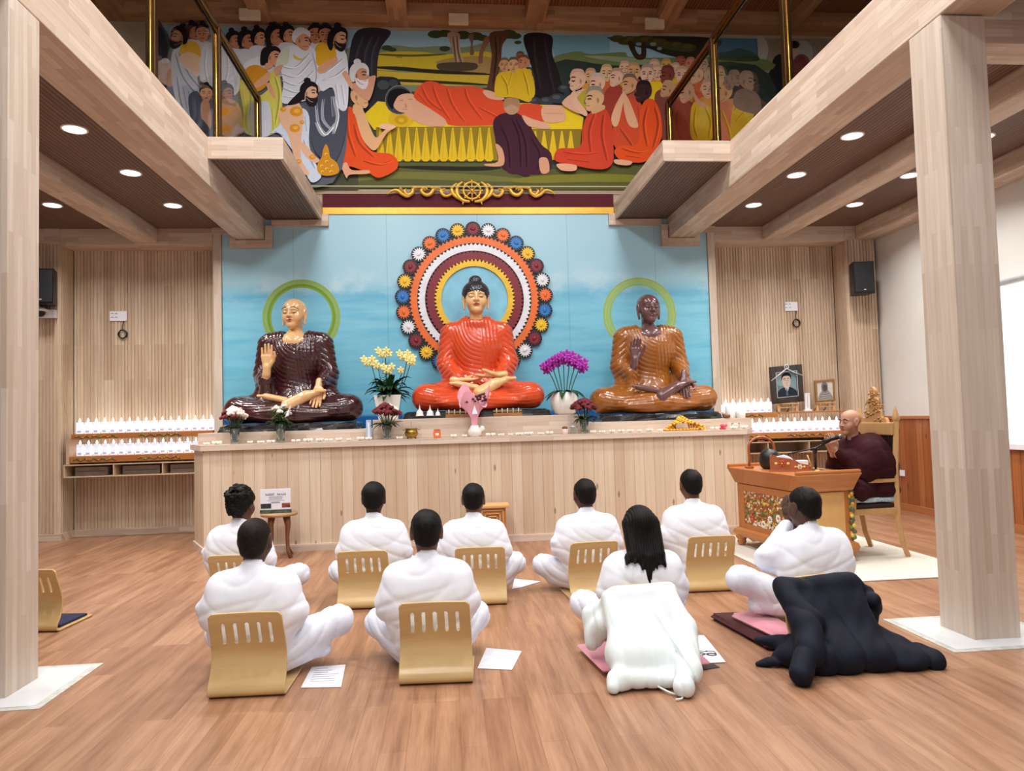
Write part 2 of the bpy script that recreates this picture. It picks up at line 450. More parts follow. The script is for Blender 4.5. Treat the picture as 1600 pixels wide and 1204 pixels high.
# upper zone of the back wall, beside and around the painting
struct('wall_back_upper', MB().box(-7.5, 7.5, 9.475, 9.9, 4.165, ZT).mesh('wall_back_upper'), m_beige)
struct('wall_right', MB().box(XS, XS+0.15, YR, 9.9, 1.27, 4.0).mesh('wall_right'), m_wall)
struct('wall_right_wainscot', MB().box(XS-0.02, XS+0.15, YR, 9.47, 0, 1.23).mesh('w'), m_wains)
struct('trim_1', MB().box(XS-0.04, XS+0.15, YR, 9.47, 1.23, 1.27, bev=0.004).mesh('w'),
       mat_wood('orange_pine_rail', (196, 132, 84), (178, 112, 66), 'Y', 2.0, 0.1, 0.2, rough=0.35))
struct('baseboard_right', MB().box(XS-0.035, XS, YR, 9.47, 0, 0.09, bev=0.003).mesh('w'), bpy.data.materials['orange_pine_rail'])
struct('wall_left', MB().box(-7.6, -7.45, YR, 9.9, 0, 4.0).mesh('wall_left'), m_wall)
struct('wall_left_upper', MB().box(-7.6, -7.45, YR, 9.9, 4.0, ZT).mesh('w'), m_beige)
struct('wall_right_upper', MB().box(7.45, 7.6, YR, 9.9, 4.0, ZT).mesh('w'), m_beige)

def slat_wall(x0, x1, y, z0, z1, pitch=0.043, depth=0.012, gap=0.3, mb=None):
    """vertical ribs facing -Y"""
    mb = mb or MB(); n = max(1, round((x1-x0)/pitch)); p_ = (x1-x0)/n; prof = []
    for i in range(n):
        a = x0+i*p_; g = p_*gap/2
        prof += [(a, y+depth), (a+g, y+depth), (a+g+.001, y), (a+p_-g-.001, y), (a+p_-g, y+depth)]
    prof.append((x1, y+depth))
    vs = [(a, b, z0) for a, b in prof]+[(a, b, z1) for a, b in prof]; m = len(prof)
    mb.add(vs, [(i, i+1, m+i+1, m+i) for i in range(m-1)]); return mb
def slat_wall_side(y0, y1, x, z0, z1, sx, mb):
    n = max(1, round((y1-y0)/.043)); p_ = (y1-y0)/n; prof = []
    for i in range(n):
        a = y0+i*p_; g = p_*.15
        prof += [(x-sx*.012, a), (x-sx*.012, a+g), (x, a+g+.001), (x, a+p_-g-.001), (x-sx*.012, a+p_-g)]
    prof.append((x-sx*.012, y1)); m = len(prof)
    vs = [(a, b, z0) for a, b in prof]+[(a, b, z1) for a, b in prof]
    mb.add(vs, [(i, i+1, m+i+1, m+i) for i in range(m-1)]); return mb
for sx, nm in ((-1, 'left'), (1, 'right')):
    a, b = sorted((sx*3.38, sx*5.27))
    struct('wall_back_niche_'+nm, slat_wall(a, b, 9.79, 0.09, 3.78).mesh('s'), m_slat)
    mb = MB(); e = sx*5.72 if sx > 0 else -7.4
    a2, b2 = sorted((sx*5.27, e))
    slat_wall(a2, b2, 9.465, 0.09, 3.78, mb=mb)
    slat_wall_side(9.475, 9.79, sx*5.27, 0.09, 3.78, -sx, mb)
    struct('wall_back_pier_'+nm, mb.mesh('s'), m_slat)
    mb = MB(); mb.box(a, b, 9.77, 9.8, 0, 0.09, bev=.004); mb.box(a2, b2, 9.45, 9.5, 0, 0.09, bev=.004)
    mb.box(min(sx*5.25, sx*5.27), max(sx*5.25, sx*5.27), 9.45, 9.8, 0, 0.09)
    struct('baseboard_back_'+nm, mb.mesh('s'), m_woodX)
    # lintel over the niche
    mb = MB(); mb.box(a, b, 9.455, 9.8, 3.76, 3.97, bev=.004); mb.box(a2, b2, 9.44, 9.6, 3.78, 3.97, bev=.004)
    struct('trim_2' if sx < 0 else 'trim_3', mb.mesh('s'), m_woodX)
    # upright between niche and sea painting
    c0, c1 = sorted((sx*3.27, sx*3.375))
    struct('trim_4' if sx < 0 else 'trim_5', MB().box(c0, c1, 9.45, 9.8, 0, 3.97, bev=.004).mesh('s'), m_woodZ)
    # balcony: big edge beam
    c0, c1 = sorted((sx*2.71, sx*3.08))
    struct('beam', MB().box(c0, c1, YR, 9.47, 3.81, 4.295, bev=.006).mesh('s'), m_woodY)
    # second beam and wall beam under the balcony
    c0, c1 = sorted((sx*4.06, sx*4.36))
    struct('beam', MB().box(c0, c1, YR, 9.46, 3.78, 3.98, bev=.03).mesh('s'), m_woodY)
    c0, c1 = (5.42, 5.75) if sx > 0 else (-7.45, -7.1)
    struct('beam', MB().box(c0, c1, YR, 9.44, 3.77, 3.98, bev=.03).mesh('s'), m_woodY)
    # balcony slab, its underside is the ribbed soffit
    c0, c1 = sorted((sx*3.08, sx*7.5))
    struct('soffit_'+nm, MB().box(c0, c1, YR, 9.9, 3.97, 4.07).mesh('s'), m_soffit)
    struct('balcony_slab_'+nm, MB().box(c0, c1, YR, 9.47, 4.07, 4.29).mesh('s'), m_beige)
    # crossing beam at the column
    c0, c1 = sorted((sx*3.0, sx*5.75 if sx > 0 else -7.4))
    struct('beam', MB().box(c0, c1, 4.02, 4.28, 3.64, 3.98, bev=.006).mesh('s'), m_woodX)
    # ledge reaching in over the altar
    c0, c1 = sorted((sx*1.97, sx*2.71))
    mb = MB(); mb.box(c0+.001, c1-.001, 7.25, 9.47, 4.085, 4.28)
    struct('soffit_ledge_'+nm, mb.mesh('s'), m_soffit)
    mb = MB(); mb.box(c0, c1, 7.229, 7.262, 4.073, 4.295, bev=.003)
    struct('trim_6' if sx < 0 else 'trim_7', mb.mesh('s'), m_woodX)
    i0, i1 = sorted((sx*1.97, sx*2.005))
    struct('trim_8' if sx < 0 else 'trim_9', MB().box(i0, i1, 7.262, 9.47, 4.073, 4.295, bev=.003).mesh('s'), m_woodY)
    # trim pieces on the wall below the ledge and around the beam end
    mb = MB()
    def bx(u0, u1, z0, z1, y=9.42):
        u0, u1 = sorted((sx*u0, sx*u1)); mb.box(u0, u1, y, 9.475, z0, z1, bev=.003)
    bx(1.885, 1.97, 3.99, 4.15); bx(1.97, 2.62, 3.99, 4.073)
    bx(2.61, 2.70, 3.70, 3.99, 9.40); bx(2.70, 3.07, 3.70, 3.80, 9.40); bx(3.07, 3.15, 3.70, 3.90, 9.40); bx(3.08, 3.38, 3.885, 3.97)
    struct('trim_10' if sx < 0 else 'trim_11', mb.mesh('s'), m_woodX)
    # column and its pale stone footing
    c0, c1 = sorted((sx*2.707, sx*3.0))
    struct('column', MB().box(c0, c1, 4.0, 4.295, 0.0, 3.80, bev=.004).mesh('s'), m_woodZ)

m_tile = mat_plain('pale_stone', (212, 216, 218), 0.3, var=0.05, nscale=5)
m_grout = mat_plain('grout_border', (190, 190, 182), 0.6, var=0.15, nscale=20)
for sx, nm in ((-1, 'left'), (1, 'right')):
    mb = MB(); c0, c1 = sorted((sx*2.45, sx*3.25))
    mb.box(c0, c1, 3.83, 4.5, -0.02, 0.004, mi=1); mb.box(c0+.04, c1-.04, 3.87, 4.46, -0.02, 0.006)
    struct('stone_footing_'+nm, mb.mesh('s'), [m_tile, m_grout])

# high ceiling: coffers
mb = MB(); mb.box(-7.4, 7.4, 9.18, 9.47, 6.72, 6.92, bev=.006)
for yy in (7.4, 5.2, 3.0): mb.box(-7.4, 7.4, yy, yy+.25, 6.73, 6.92, bev=.006)
struct('beam', mb.mesh('s'), m_ceilX)
for xx in (-2.68, -0.91, 0.92, 2.72, 4.5, -4.5):
    struct('beam', MB().box(xx-.13, xx+.13, YR, 9.465, 6.715, 6.92, bev=.006).mesh('s'), m_ceilY)
# hall panel lamps
m_house = mat_plain('lamp_housing', (232, 232, 228), 0.5)
for yy in (-0.8, 1.6, 4.0, 6.4):
    for xx in (-1.7, 1.7):
        r_ = empty('panel_lamp', (xx, yy, 6.64), 0, 'long flat panel lamp hanging from the high ceiling over the hall', 'ceiling light', 'panel lamps over the hall')
        MB().box(-.64, .64, -.19, .19, 0, .05, bev=.006).build('housing', m_house, r_)
        for q in (-.5, .5): MB().tube([(q, 0, .05), (q, 0, .262)], .006, 6).build('hanger', m_house, r_)
# white junction boxes along the top of the painting
for xx, lb in ((-2.79, 'white box at the top edge of the long painting, left one above the standing men'),
               (-0.11, 'white box at the top edge of the long painting, middle one above the forest'),
               (2.54, 'white box at the top edge of the long painting, right one above the tree')):
    o = MB().box(xx-.13, xx+.13, 9.12, 9.18, 6.60, 6.735, bev=.004).build('junction_box', mat_plain('white_box', (216, 196, 168), 0.6), None)
    tag(o, lb, 'box', 'white boxes above the painting')

# ------------------------------------------------------------------ recessed downlights
m_glow = mat_plain('downlight_glow', (255, 252, 245), 0.4, emit=9.0)
m_ringw = mat_plain('downlight_ring', (240, 240, 238), 0.4)
DL = [(-3.5, 5.2), (-3.5, 6.27), (-3.5, 7.35), (-3.5, 8.45), (-4.82, 7.35), (-4.82, 8.43),
      (3.5, 5.2), (3.5, 6.27), (3.5, 7.35), (3.5, 8.45), (4.82, 7.35), (4.82, 8.43), (4.82, 6.27)]
DLL = {(-3.5, 6.27): 'round ceiling downlight highest on the left, nearest the left column', (-3.5, 7.35): 'round ceiling downlight, middle of the row left of the left big beam',
       (-3.5, 8.45): 'round ceiling downlight nearest the back wall beside the left big beam', (-4.82, 8.43): 'round ceiling downlight beyond the small left beam, above the left speaker',
       (3.5, 6.27): 'round ceiling downlight nearest the right column beside the big beam', (3.5, 7.35): 'round ceiling downlight, middle of the row beside the right big beam',
       (3.5, 8.45): 'round ceiling downlight nearest the back wall beside the right big beam', (4.82, 7.35): 'round ceiling downlight partly behind the right column',
       (4.82, 8.43): 'round ceiling downlight beyond the small right beam, above the right speaker'}
for (x_, y_) in DL:
    if (x_, y_) not in DLL:
        lab = 'round ceiling downlight out of sight behind the column or beyond the picture edge'
    else: lab = DLL[(x_, y_)]
    r_ = empty('ceiling_downlight', (x_, y_, 3.97), 0, lab, 'ceiling light', 'downlights under the balconies')
    MB().lathe([(0.105, 0.0), (0.105, -0.008), (0.09, -0.010), (0.088, 0.0)], n=28, cap=False).build('trim_ring', m_ringw, r_)
    MB().lathe([(0.0001, -0.004), (0.088, -0.004)], n=28, cap=False).build('diffuser', m_glow, r_)
    l = bpy.data.lights.new('downlight', 'AREA'); l.shape = 'DISK'; l.size = 0.17; l.energy = 19; l.color = (1, 0.95, 0.9); l.spread = 2.4
    o = bpy.data.objects.new('downlight_light', l); COL.objects.link(o); o.location = (0, 0, -0.015); o.parent = r_

# ------------------------------------------------------------------ glass balustrades
m_gold = mat_plain('polished_brass', (206, 164, 76), 0.2, metal=1.0)
m_bronze = mat_plain('dark_bronze', (70, 46, 20), 0.35, metal=.85)
m_rail = mat_plain('bronze_rail', (150, 108, 46), 0.25, metal=1.0)
def mat_glass():
    s = NT('balustrade_glass'); s.b.inputs['Base Color'].default_value = (0.93, 0.90, 0.85, 1)
    s.b.inputs['Roughness'].default_value = 0.0; s.b.inputs['Transmission Weight'].default_value = 1; s.b.inputs['IOR'].default_value = 1.12
    s.b.inputs['Specular IOR Level'].default_value = 1.0
    n = s.noise(s.xyz()[0], 2.0, 1); s.link(s.ramp(n, [(0.3, (0.93, 0.9, 0.86)), (0.7, (0.95, 0.92, 0.88))]), s.b.inputs['Base Color'])
    return s.m
m_glass = mat_glass()
for sx, nm in ((-1, 'left'), (1, 'right')):
    X0 = -2.75 if sx < 0 else 2.75
    r_ = empty('glass_balustrade', (X0, 7.67, 4.296), 0, 'brass and glass balustrade on the %s balcony in front of the long painting' % nm, 'railing', 'glass balustrades')
    ys = [-1.68, 0.0, 1.64]
    for k, yy in enumerate([ys[0]-1.68, ys[0]]+ys[1:]):
        w_ = .042
        p_ = MB().box(-w_, w_, yy-w_*.8, yy+w_*.8, 0, 1.36, bev=.006).build('post', m_bronze, r_)
        MB().box(-.011, .011, yy-w_*.8-.012, yy-w_*.8+.004, 0, 1.36, bev=.004).build('brass_strip', m_gold, p_)
    MB().tube([(0, -8.0, 1.37), (0, 1.68, 1.37)], 0.036, 12).build('handrail', m_rail, r_)
    MB().box(-.02, .02, -8.0, 1.6, 1.28, 1.31, bev=.004).build('lower_rail', m_bronze, r_)
    for a_, b_ in ((-8.0, ys[0]-1.73), (ys[0]-1.63, ys[0]-.05), (ys[0]+.05, ys[1]-.05), (ys[1]+.05, ys[2]-.05)):
        MB().box(-.006, .006, a_, b_, .004, 1.27).build('glass_pane', m_glass, r_)
# ------------------------------------------------------------------ painter: flat pictures made of coloured outlines
class Painter:
    def __init__(s, mapf, step=0.0001):
        s.mapf = mapf; s.step = step; s.n = 0; s.v = []; s.f = []; s.c = []
    def poly(s, pts, col, sm=4, closed=True):
        P = smooth_pts(pts, True, sm) if sm > 1 and len(pts) > 3 else pts
        s.n += 1; o = len(s.v); c = lin(col)
        s.v += [s.mapf(x, y, s.n*s.step) for x, y in P]; s.c += [c]*len(P); s.f.append(tuple(range(o, o+len(P))))
    def rect(s, x0, y0, x1, y1, col): s.poly([(x0, y0), (x1, y0), (x1, y1), (x0, y1)], col, 1)
    def ell(s, cx, cy, rx, ry, col, a=0.0, n=18):
        ca, sa = math.cos(a), math.sin(a)
        s.poly([(cx+rx*math.cos(t)*ca-ry*math.sin(t)*sa, cy+rx*math.cos(t)*sa+ry*math.sin(t)*ca) for t in [2*PI*k/n for k in range(n)]], col, 1)
    def stroke(s, pts, w_, col, sm=5, taper=True):
        P = smooth_pts(pts, False, sm) if sm > 1 and len(pts) > 2 else pts
        s.n += 1; L = []; R = []; m = len(P)
        for i, (x, y) in enumerate(P):
            x0, y0 = P[max(0, i-1)]; x1, y1 = P[min(m-1, i+1)]; dx, dy = x1-x0, y1-y0; l = math.hypot(dx, dy)+1e-9
            q = w_/2*(min(1, .35+1.3*min(i, m-1-i)/max(1, m-1)*2) if taper else 1)
            L.append((x-dy/l*q, y+dx/l*q)); R.append((x+dy/l*q, y-dx/l*q))
        c = lin(col); o = len(s.v)
        for a in L+R: s.v.append(s.mapf(a[0], a[1], s.n*s.step)); s.c.append(c)
        for i in range(m-1): s.f.append((o+i, o+i+1, o+m+i+1, o+m+i))
    def mesh(s, name):
        me = new_mesh(name, s.v, s.f); C = np.ones((len(s.v), 4), np.float32); C[:, :3] = s.c
        a = me.color_attributes.new('Col', 'FLOAT_COLOR', 'POINT'); a.data.foreach_set('color', C.ravel()); return me
def shade(c, k): return tuple(max(0, min(255, v*k)) for v in c)
m_paint = mat_attr('painted_canvas', 0.7, spec=0.1)

SEC = {'A': (4.461, 230, 30), 'B': (3.542, 500, 0), 'C': (3.54, 800, 0)}
class Sec:
    """a painter working in one section of the canvas"""
    def __init__(s, pn, k): s.pn = pn; s.k, s.ox, s.oy = SEC[k]
    def t(s, p_): return [(x/s.k+s.ox, y/s.k+s.oy) for x, y in p_]
    def poly(s, p_, c, sm=4): s.pn.poly(s.t(p_), c, sm)
    def st(s, p_, w_, c): s.pn.stroke(s.t(p_), w_/s.k, c)
    def ell(s, cx, cy, rx, ry, c, a=0): s.pn.ell(cx/s.k+s.ox, cy/s.k+s.oy, rx/s.k, ry/s.k, c, a)
    def folds(s, lines, c, k=0.78, w_=7):
        for l in lines:
            s.st(l, w_*1.5, shade(c, .5+.5*k)); s.st(l, w_*.8, shade(c, k)); s.st([(x+w_*1.3, y-w_*.3) for x, y in l], w_*.7, shade(c, 1.13))
    def face(s, cx, cy, r, skin, d, tilt=0.0, hair=None, bun=False, beard=None, ear=True, shut=False, stub=None, brow=(60, 40, 35)):
        """a head r wide, looking left (d=-1), front (0) or right (1)"""
        ca, sa = math.cos(tilt), math.sin(tilt); r *= 1.15
        T = lambda u, v: (cx+(u*ca-v*sa)*r, cy+(u*sa+v*ca)*r)
        PL = lambda P, c, sm=4: s.poly([T(*q) for q in P], c, sm)
        ST = lambda P, w_, c: s.st([T(*q) for q in P], w_*r, c)
        if hair and bun:
            s.ell(*T(-.25*d, -1.55), r*.42, r*.34, hair)
        if hair: PL([(-1.08, -.1), (-1.0, -.9), (-.45, -1.4), (.45, -1.4), (1.0, -.9), (1.08, -.1), (.9, .5), (-.9, .5)], hair)
        if d == 0: PL([(-.88, -.6), (-.5, -1.25), (.5, -1.25), (.88, -.6), (.88, .2), (.55, .95), (0, 1.25), (-.55, .95), (-.88, .2)], skin)
        else:
            q = d
            PL([(-.85*q, -.7), (-.35*q, -1.22), (.4*q, -1.15), (.85*q, -.55), (.82*q, -.1), (1.08*q, .28), (.88*q, .42), (.9*q, .8), (.62*q, 1.15), (.1*q, 1.05), (-.5*q, .7), (-.9*q, .1)], skin)
        if stub: PL([(-.9, -.45), (-.62, -1.2), (0, -1.38), (.62, -1.2), (.9, -.45), (.5, -.85), (0, -.95), (-.5, -.85)], stub)
        if hair:
            if d == 0: PL([(-1.0, -.2), (-.85, -1.1), (0, -1.45), (.85, -1.1), (1.0, -.2), (.75, -.7), (0, -.95), (-.75, -.7)], hair)
            else: PL([(.75*d, -.75), (.4*d, -1.35), (-.5*d, -1.4), (-1.1*d, -.7), (-1.05*d, .5), (-.6*d, .75), (-.5*d, 0), (-.2*d, -.6), (.3*d, -.85)], hair)
        if beard:
            if d == 0: PL([(-.85, .1), (-.4, .45), (0, .38), (.4, .45), (.85, .1), (.7, 1.1), (0, 1.6), (-.7, 1.1)], beard)
            else: PL([(-.45*d, .15), (0, .5), (.5*d, .55), (.95*d, .48), (.98*d, .95), (.7*d, 1.5), (.2*d, 1.5), (-.35*d, 1.0)], beard)
        dk = shade(skin, .55)
        if d == 0:
            for q in (-1, 1):
                ST([(q*.2, -.28), (q*.45, -.38), (q*.68, -.26)], .12, brow); ST([(q*.2, -.02), (q*.42, -.08 if not shut else .06), (q*.62, 0)], .13, brow)
                if ear: s.ell(*T(q*.95, .05), r*.13, r*.28, shade(skin, .9))
            ST([(.04, -.2), (.1, .3), (-.08, .38)], .09, dk); ST([(-.24, .65), (0, .69), (.24, .65)], .15, (150, 60, 50))
            ST([(-.6, .6), (-.2, 1.0), (.2, 1.05)], .08, shade(skin, .8))
        else:
            ST([(.2*d, -.32), (.5*d, -.42), (.8*d, -.3)], .13, brow); ST([(.3*d, -.03), (.5*d, -.08 if not shut else .08), (.72*d, -.02)], .14, brow)
            ST([(.92*d, -.1), (1.02*d, .27), (.78*d, .34)], .08, dk); ST([(.5*d, .62), (.85*d, .62)], .14, (150, 60, 50))
            if ear: s.ell(*T(-.32*d, .08), r*.15, r*.3, shade(skin, .85)); ST([(-.3*d, -.1), (-.36*d, .1), (-.3*d, .25)], .07, dk)
            ST([(-.35*d, .5), (.1*d, .95), (.5*d, 1.05)], .08, shade(skin, .8))

pn = Painter(lambda x, y, o: tuple(at(x, y, Y=9.468)+np.array([0, -o, 0])))
A, B, C = Sec(pn, 'A'), Sec(pn, 'B'), Sec(pn, 'C')
W0 = lambda X, Z: (X, 9.471, Z)
# canvas ground
c0 = len(pn.v)
def wrect(x0, x1, z0, z1, col):
    o = len(pn.v); pn.n += 1; y = 9.469-pn.n*.0001
    pn.v += [(x0, y, z0), (x1, y, z0), (x1, y, z1), (x0, y, z1)]; pn.c += [lin(col)]*4; pn.f.append((o, o+1, o+2, o+3))
wrect(-4.1, 4.13, 4.5, 6.675, (70, 76, 66))
wrect(-4.1, 4.13, 6.2, 6.675, (150, 190, 206))
wrect(-4.1, 4.13, 6.2, 6.32, (176, 198, 196))
# --- background, middle
B.poly([(150, 270), (330, 262), (420, 250), (520, 262), (660, 255), (800, 262), (950, 250), (950, 480), (150, 480)], (128, 142, 108))
B.poly([(300, 300), (520, 285), (700, 300), (950, 290), (950, 400), (700, 385), (300, 385)], (204, 184, 52))
B.poly([(300, 395), (500, 402), (950, 400), (950, 470), (300, 460)], (206, 178, 60))
B.poly([(640, 345), (780, 315), (950, 320), (950, 400), (760, 395)], (168, 142, 84))
B.st([(300, 372), (450, 380), (620, 395), (950, 412)], 22, (52, 46, 34)); B.st([(300, 300), (500, 308), (700, 300)], 12, (96, 96, 52))
B.st([(310, 440), (600, 452), (940, 470)], 16, (60, 54, 38)); B.st([(420, 315), (455, 318)], 14, (176, 104, 44))
for x, y, r_ in ((370, 265, 30), (400, 275, 24), (690, 270, 30), (640, 190, 44), (690, 185, 40), (790, 195, 46), (860, 200, 44), (900, 210, 34), (1040, 190, 50), (1080, 200, 34), (1095, 235, 20)):
    B.ell(x, y, r_, r_*.5, (62, 74, 42))
B.poly([(705, 185), (770, 185), (772, 260), (800, 345), (830, 380), (700, 392), (742, 350), (728, 260)], (176, 146, 118))
B.folds([[(735, 200), (745, 280), (755, 370)], [(758, 200), (765, 290), (790, 370)]], (176, 146, 118), .6, 8)
B.poly([(820, 200), (850, 190), (845, 250), (852, 300), (830, 300), (835, 240)], (120, 96, 80)); B.poly([(915, 205), (945, 215), (905, 290), (900, 345), (876, 345), (885, 280)], (140, 98, 72))
B.poly([(650, 355), (730, 345), (860, 350), (860, 385), (750, 395), (660, 385)], (84, 70, 56))
B.poly([(940, 185), (1050, 180), (1010, 250), (1002, 330), (985, 420), (965, 500), (925, 500), (940, 400), (950, 300)], (98, 64, 48))
B.folds([[(970, 200), (975, 320), (955, 480)], [(1000, 200), (990, 300)]], (98, 64, 48), .6, 9)
B.poly([(210, 168), (390, 172), (330, 280), (315, 430), (330, 560), (240, 620), (170, 500), (160, 330)], (52, 50, 58), 5)
B.folds([[(240, 200), (200, 330), (220, 520)], [(330, 200), (290, 300), (285, 450)], [(290, 200), (250, 300), (250, 420)]], (52, 50, 58), 1.5, 8)
B.poly([(310, 440), (360, 425), (440, 445), (440, 560), (310, 560)], (44, 48, 52)); B.ell(350, 470, 34, 26, (74, 80, 84)); B.ell(405, 460, 26, 20, (66, 72, 76))
# --- background, right
C.poly([(210, 195), (540, 195), (540, 330), (240, 330)], (120, 166, 186), 1)
C.poly([(230, 320), (300, 295), (370, 285), (440, 300), (620, 290), (700, 320), (1350, 320), (1350, 400), (240, 400)], (112, 128, 76))
C.poly([(400, 310), (640, 318), (900, 350), (900, 372), (600, 345)], (146, 160, 120))
C.poly([(240, 345), (600, 365), (1350, 360), (1350, 640), (240, 640)], (50, 62, 56))
C.poly([(1120, 210), (1355, 215), (1355, 300), (1120, 300)], (74, 112, 140), 1); C.poly([(1120, 300), (1200, 285), (1260, 268), (1350, 300), (1350, 340), (1120, 330)], (52, 66, 52))
C.poly([(545, 205), (1120, 210), (1110, 290), (1000, 330), (840, 300), (760, 270), (700, 262), (640, 240)], (48, 44, 30))
for x, y, r_ in ((585, 215, 45), (650, 225, 60), (730, 225, 66), (800, 235, 60), (850, 250, 50), (900, 255, 60), (960, 265, 60), (620, 235, 34)):
    C.ell(x, y, r_, r_*.42, (70, 74, 38)); C.ell(x+12, y-8, r_*.5, r_*.2, (98, 84, 40))
C.ell(780, 245, 18, 10, (130, 150, 156)); C.ell(700, 245, 16, 10, (120, 150, 162)); C.ell(815, 270, 14, 9, (130, 150, 150))
C.poly([(640, 235), (668, 235), (690, 290), (712, 300), (716, 240), (738, 240), (738, 320), (690, 330), (660, 290)], (60, 44, 32))
C.poly([(68, 195), (215, 197), (222, 300), (262, 420), (282, 580), (110, 585), (130, 450), (95, 330)], (40, 32, 36), 5)
C.folds([[(120, 210), (130, 330), (160, 500)], [(180, 210), (200, 350), (240, 540)]], (40, 32, 36), 1.5, 8)
for x, y, rx in ((290, 490, 36), (250, 545, 44), (190, 560, 40), (120, 560, 40), (60, 545, 36), (330, 470, 26)): C.ell(x, y, rx, rx*.6, (58, 66, 74)); C.ell(x-6, y-6, rx*.5, rx*.25, (84, 92, 98))
# bottom grass
B.poly([(0, 960), (430, 900), (980, 905), (1170, 960), (1170, 1040), (0, 1044)], (94, 96, 58), 1); C.poly([(0, 950), (700, 905), (1300, 905), (1300, 1050), (0, 1050)], (92, 92, 50), 1)
B.st([(0, 1010), (400, 970), (1170, 1000)], 40, (118, 118, 62)); C.st([(0, 1000), (400, 985), (800, 990)], 44, (128, 126, 52)); B.st([(430, 925), (800, 935), (1000, 930)], 24, (44, 44, 34))
A.poly([(900, 1100), (1472, 1080), (1472, 1190), (880, 1190)], (78, 80, 62), 1)
# --- bed
B.poly([(240, 640), (320, 562), (400, 570), (1169, 572), (1169, 720), (300, 720)], (236, 206, 40), 1)
C.poly([(0, 575), (285, 585), (395, 650), (385, 725), (0, 725)], (238, 208, 42), 1)
B.poly([(310, 705), (960, 700), (985, 890), (320, 890)], (150, 128, 40), 1); C.poly([(95, 715), (385, 715), (370, 880), (95, 880)], (146, 124, 42), 1)
for k in range(13):
    x = 335+50*k; B.poly([(x-4, 708), (x+4, 708), (x+25, 878), (x+12, 895), (x-12, 895), (x-25, 878)], (226, 190, 44), 1); B.st([(x, 720), (x-6, 880)], 6, (180, 148, 30))
for k in range(5):
    x = 128+49*k; C.poly([(x-4, 725), (x+4, 725), (x+25, 868), (x+10, 886), (x-12, 886), (x-25, 868)], (228, 194, 46), 1)
B.ell(450, 660, 72, 46, (226, 186, 40)); B.ell(450, 665, 38, 26, (204, 160, 32)); B.ell(450, 668, 16, 11, (226, 190, 50))
# --- reclining figure in red
B.ell(440, 555, 80, 82, (130, 130, 136)); B.ell(438, 556, 75, 77, (70, 72, 76))
B.poly([(372, 560), (392, 505), (450, 492), (500, 515), (520, 545), (450, 540), (415, 590), (395, 605)], (26, 24, 28))
B.poly([(412, 570), (440, 530), (500, 520), (532, 545), (530, 600), (490, 625), (440, 620), (410, 595)], (226, 176, 144))
B.st([(440, 560), (462, 556)], 5, (60, 40, 36)); B.st([(488, 552), (512, 552)], 5, (60, 40, 36)); B.st([(470, 575), (478, 592), (468, 596)], 4, (170, 110, 86)); B.st([(455, 606), (482, 606)], 5, (168, 70, 60))
B.poly([(505, 560), (560, 560), (620, 610), (690, 660), (690, 695), (620, 700), (540, 680), (470, 630), (520, 612)], (224, 172, 142))
B.poly([(520, 540), (560, 470), (620, 452), (720, 484), (820, 480), (920, 500), (1010, 560), (1060, 600), (1169, 575), (1169, 650), (1010, 690), (860, 698), (720, 694), (690, 660), (620, 610)], (226, 84, 50))
B.folds([[(560, 480), (600, 560), (680, 620)], [(620, 470), (650, 560), (720, 670)], [(700, 490), (730, 580), (800, 680)], [(800, 490), (820, 560), (900, 670)], [(540, 520), (600, 590)], [(880, 600), (960, 640), (1010, 680)]], (226, 84, 50), .82, 8)
B.poly([(900, 510), (930, 502), (1000, 530), (1020, 552), (980, 556), (930, 545)], (228, 178, 148))
C.poly([(40, 582), (165, 588), (180, 672), (60, 668)], (224, 84, 54)); C.poly([(168, 592), (270, 588), (292, 625), (286, 672), (180, 676)], (230, 178, 146)); C.st([(180, 630), (285, 632)], 5, (176, 120, 96))
# --- kneeling figure in maroon seen from behind
B.poly([(960, 720), (965, 660), (1020, 628), (1090, 640), (1169, 700), (1169, 960), (1080, 960), (1005, 930), (990, 850)], (70, 38, 52))
C.poly([(-30, 650), (10, 625), (60, 650), (110, 720), (160, 800), (215, 850), (215, 930), (170, 962), (60, 962), (-40, 930)], (72, 38, 54))
B.folds([[(1000, 700), (1040, 800), (1050, 930)], [(1060, 660), (1100, 760), (1110, 930)]], (70, 38, 52), .65, 8); C.folds([[(20, 660), (70, 780), (80, 930)], [(100, 760), (150, 850), (140, 940)]], (72, 38, 54), .65, 8)
B.poly([(970, 800), (1010, 830), (1015, 915), (930, 922), (910, 910), (985, 895)], (212, 160, 128)); C.poly([(150, 880), (195, 880), (205, 950), (160, 958)], (216, 160, 130))
C.poly([(55, 640), (110, 660), (200, 690), (200, 716), (120, 708), (80, 690)], (226, 176, 146))
B.ell(1060, 592, 44, 46, (196, 158, 122)); B.poly([(1018, 600), (1022, 552), (1060, 545), (1100, 555), (1102, 600), (1060, 580)], (176, 138, 104))
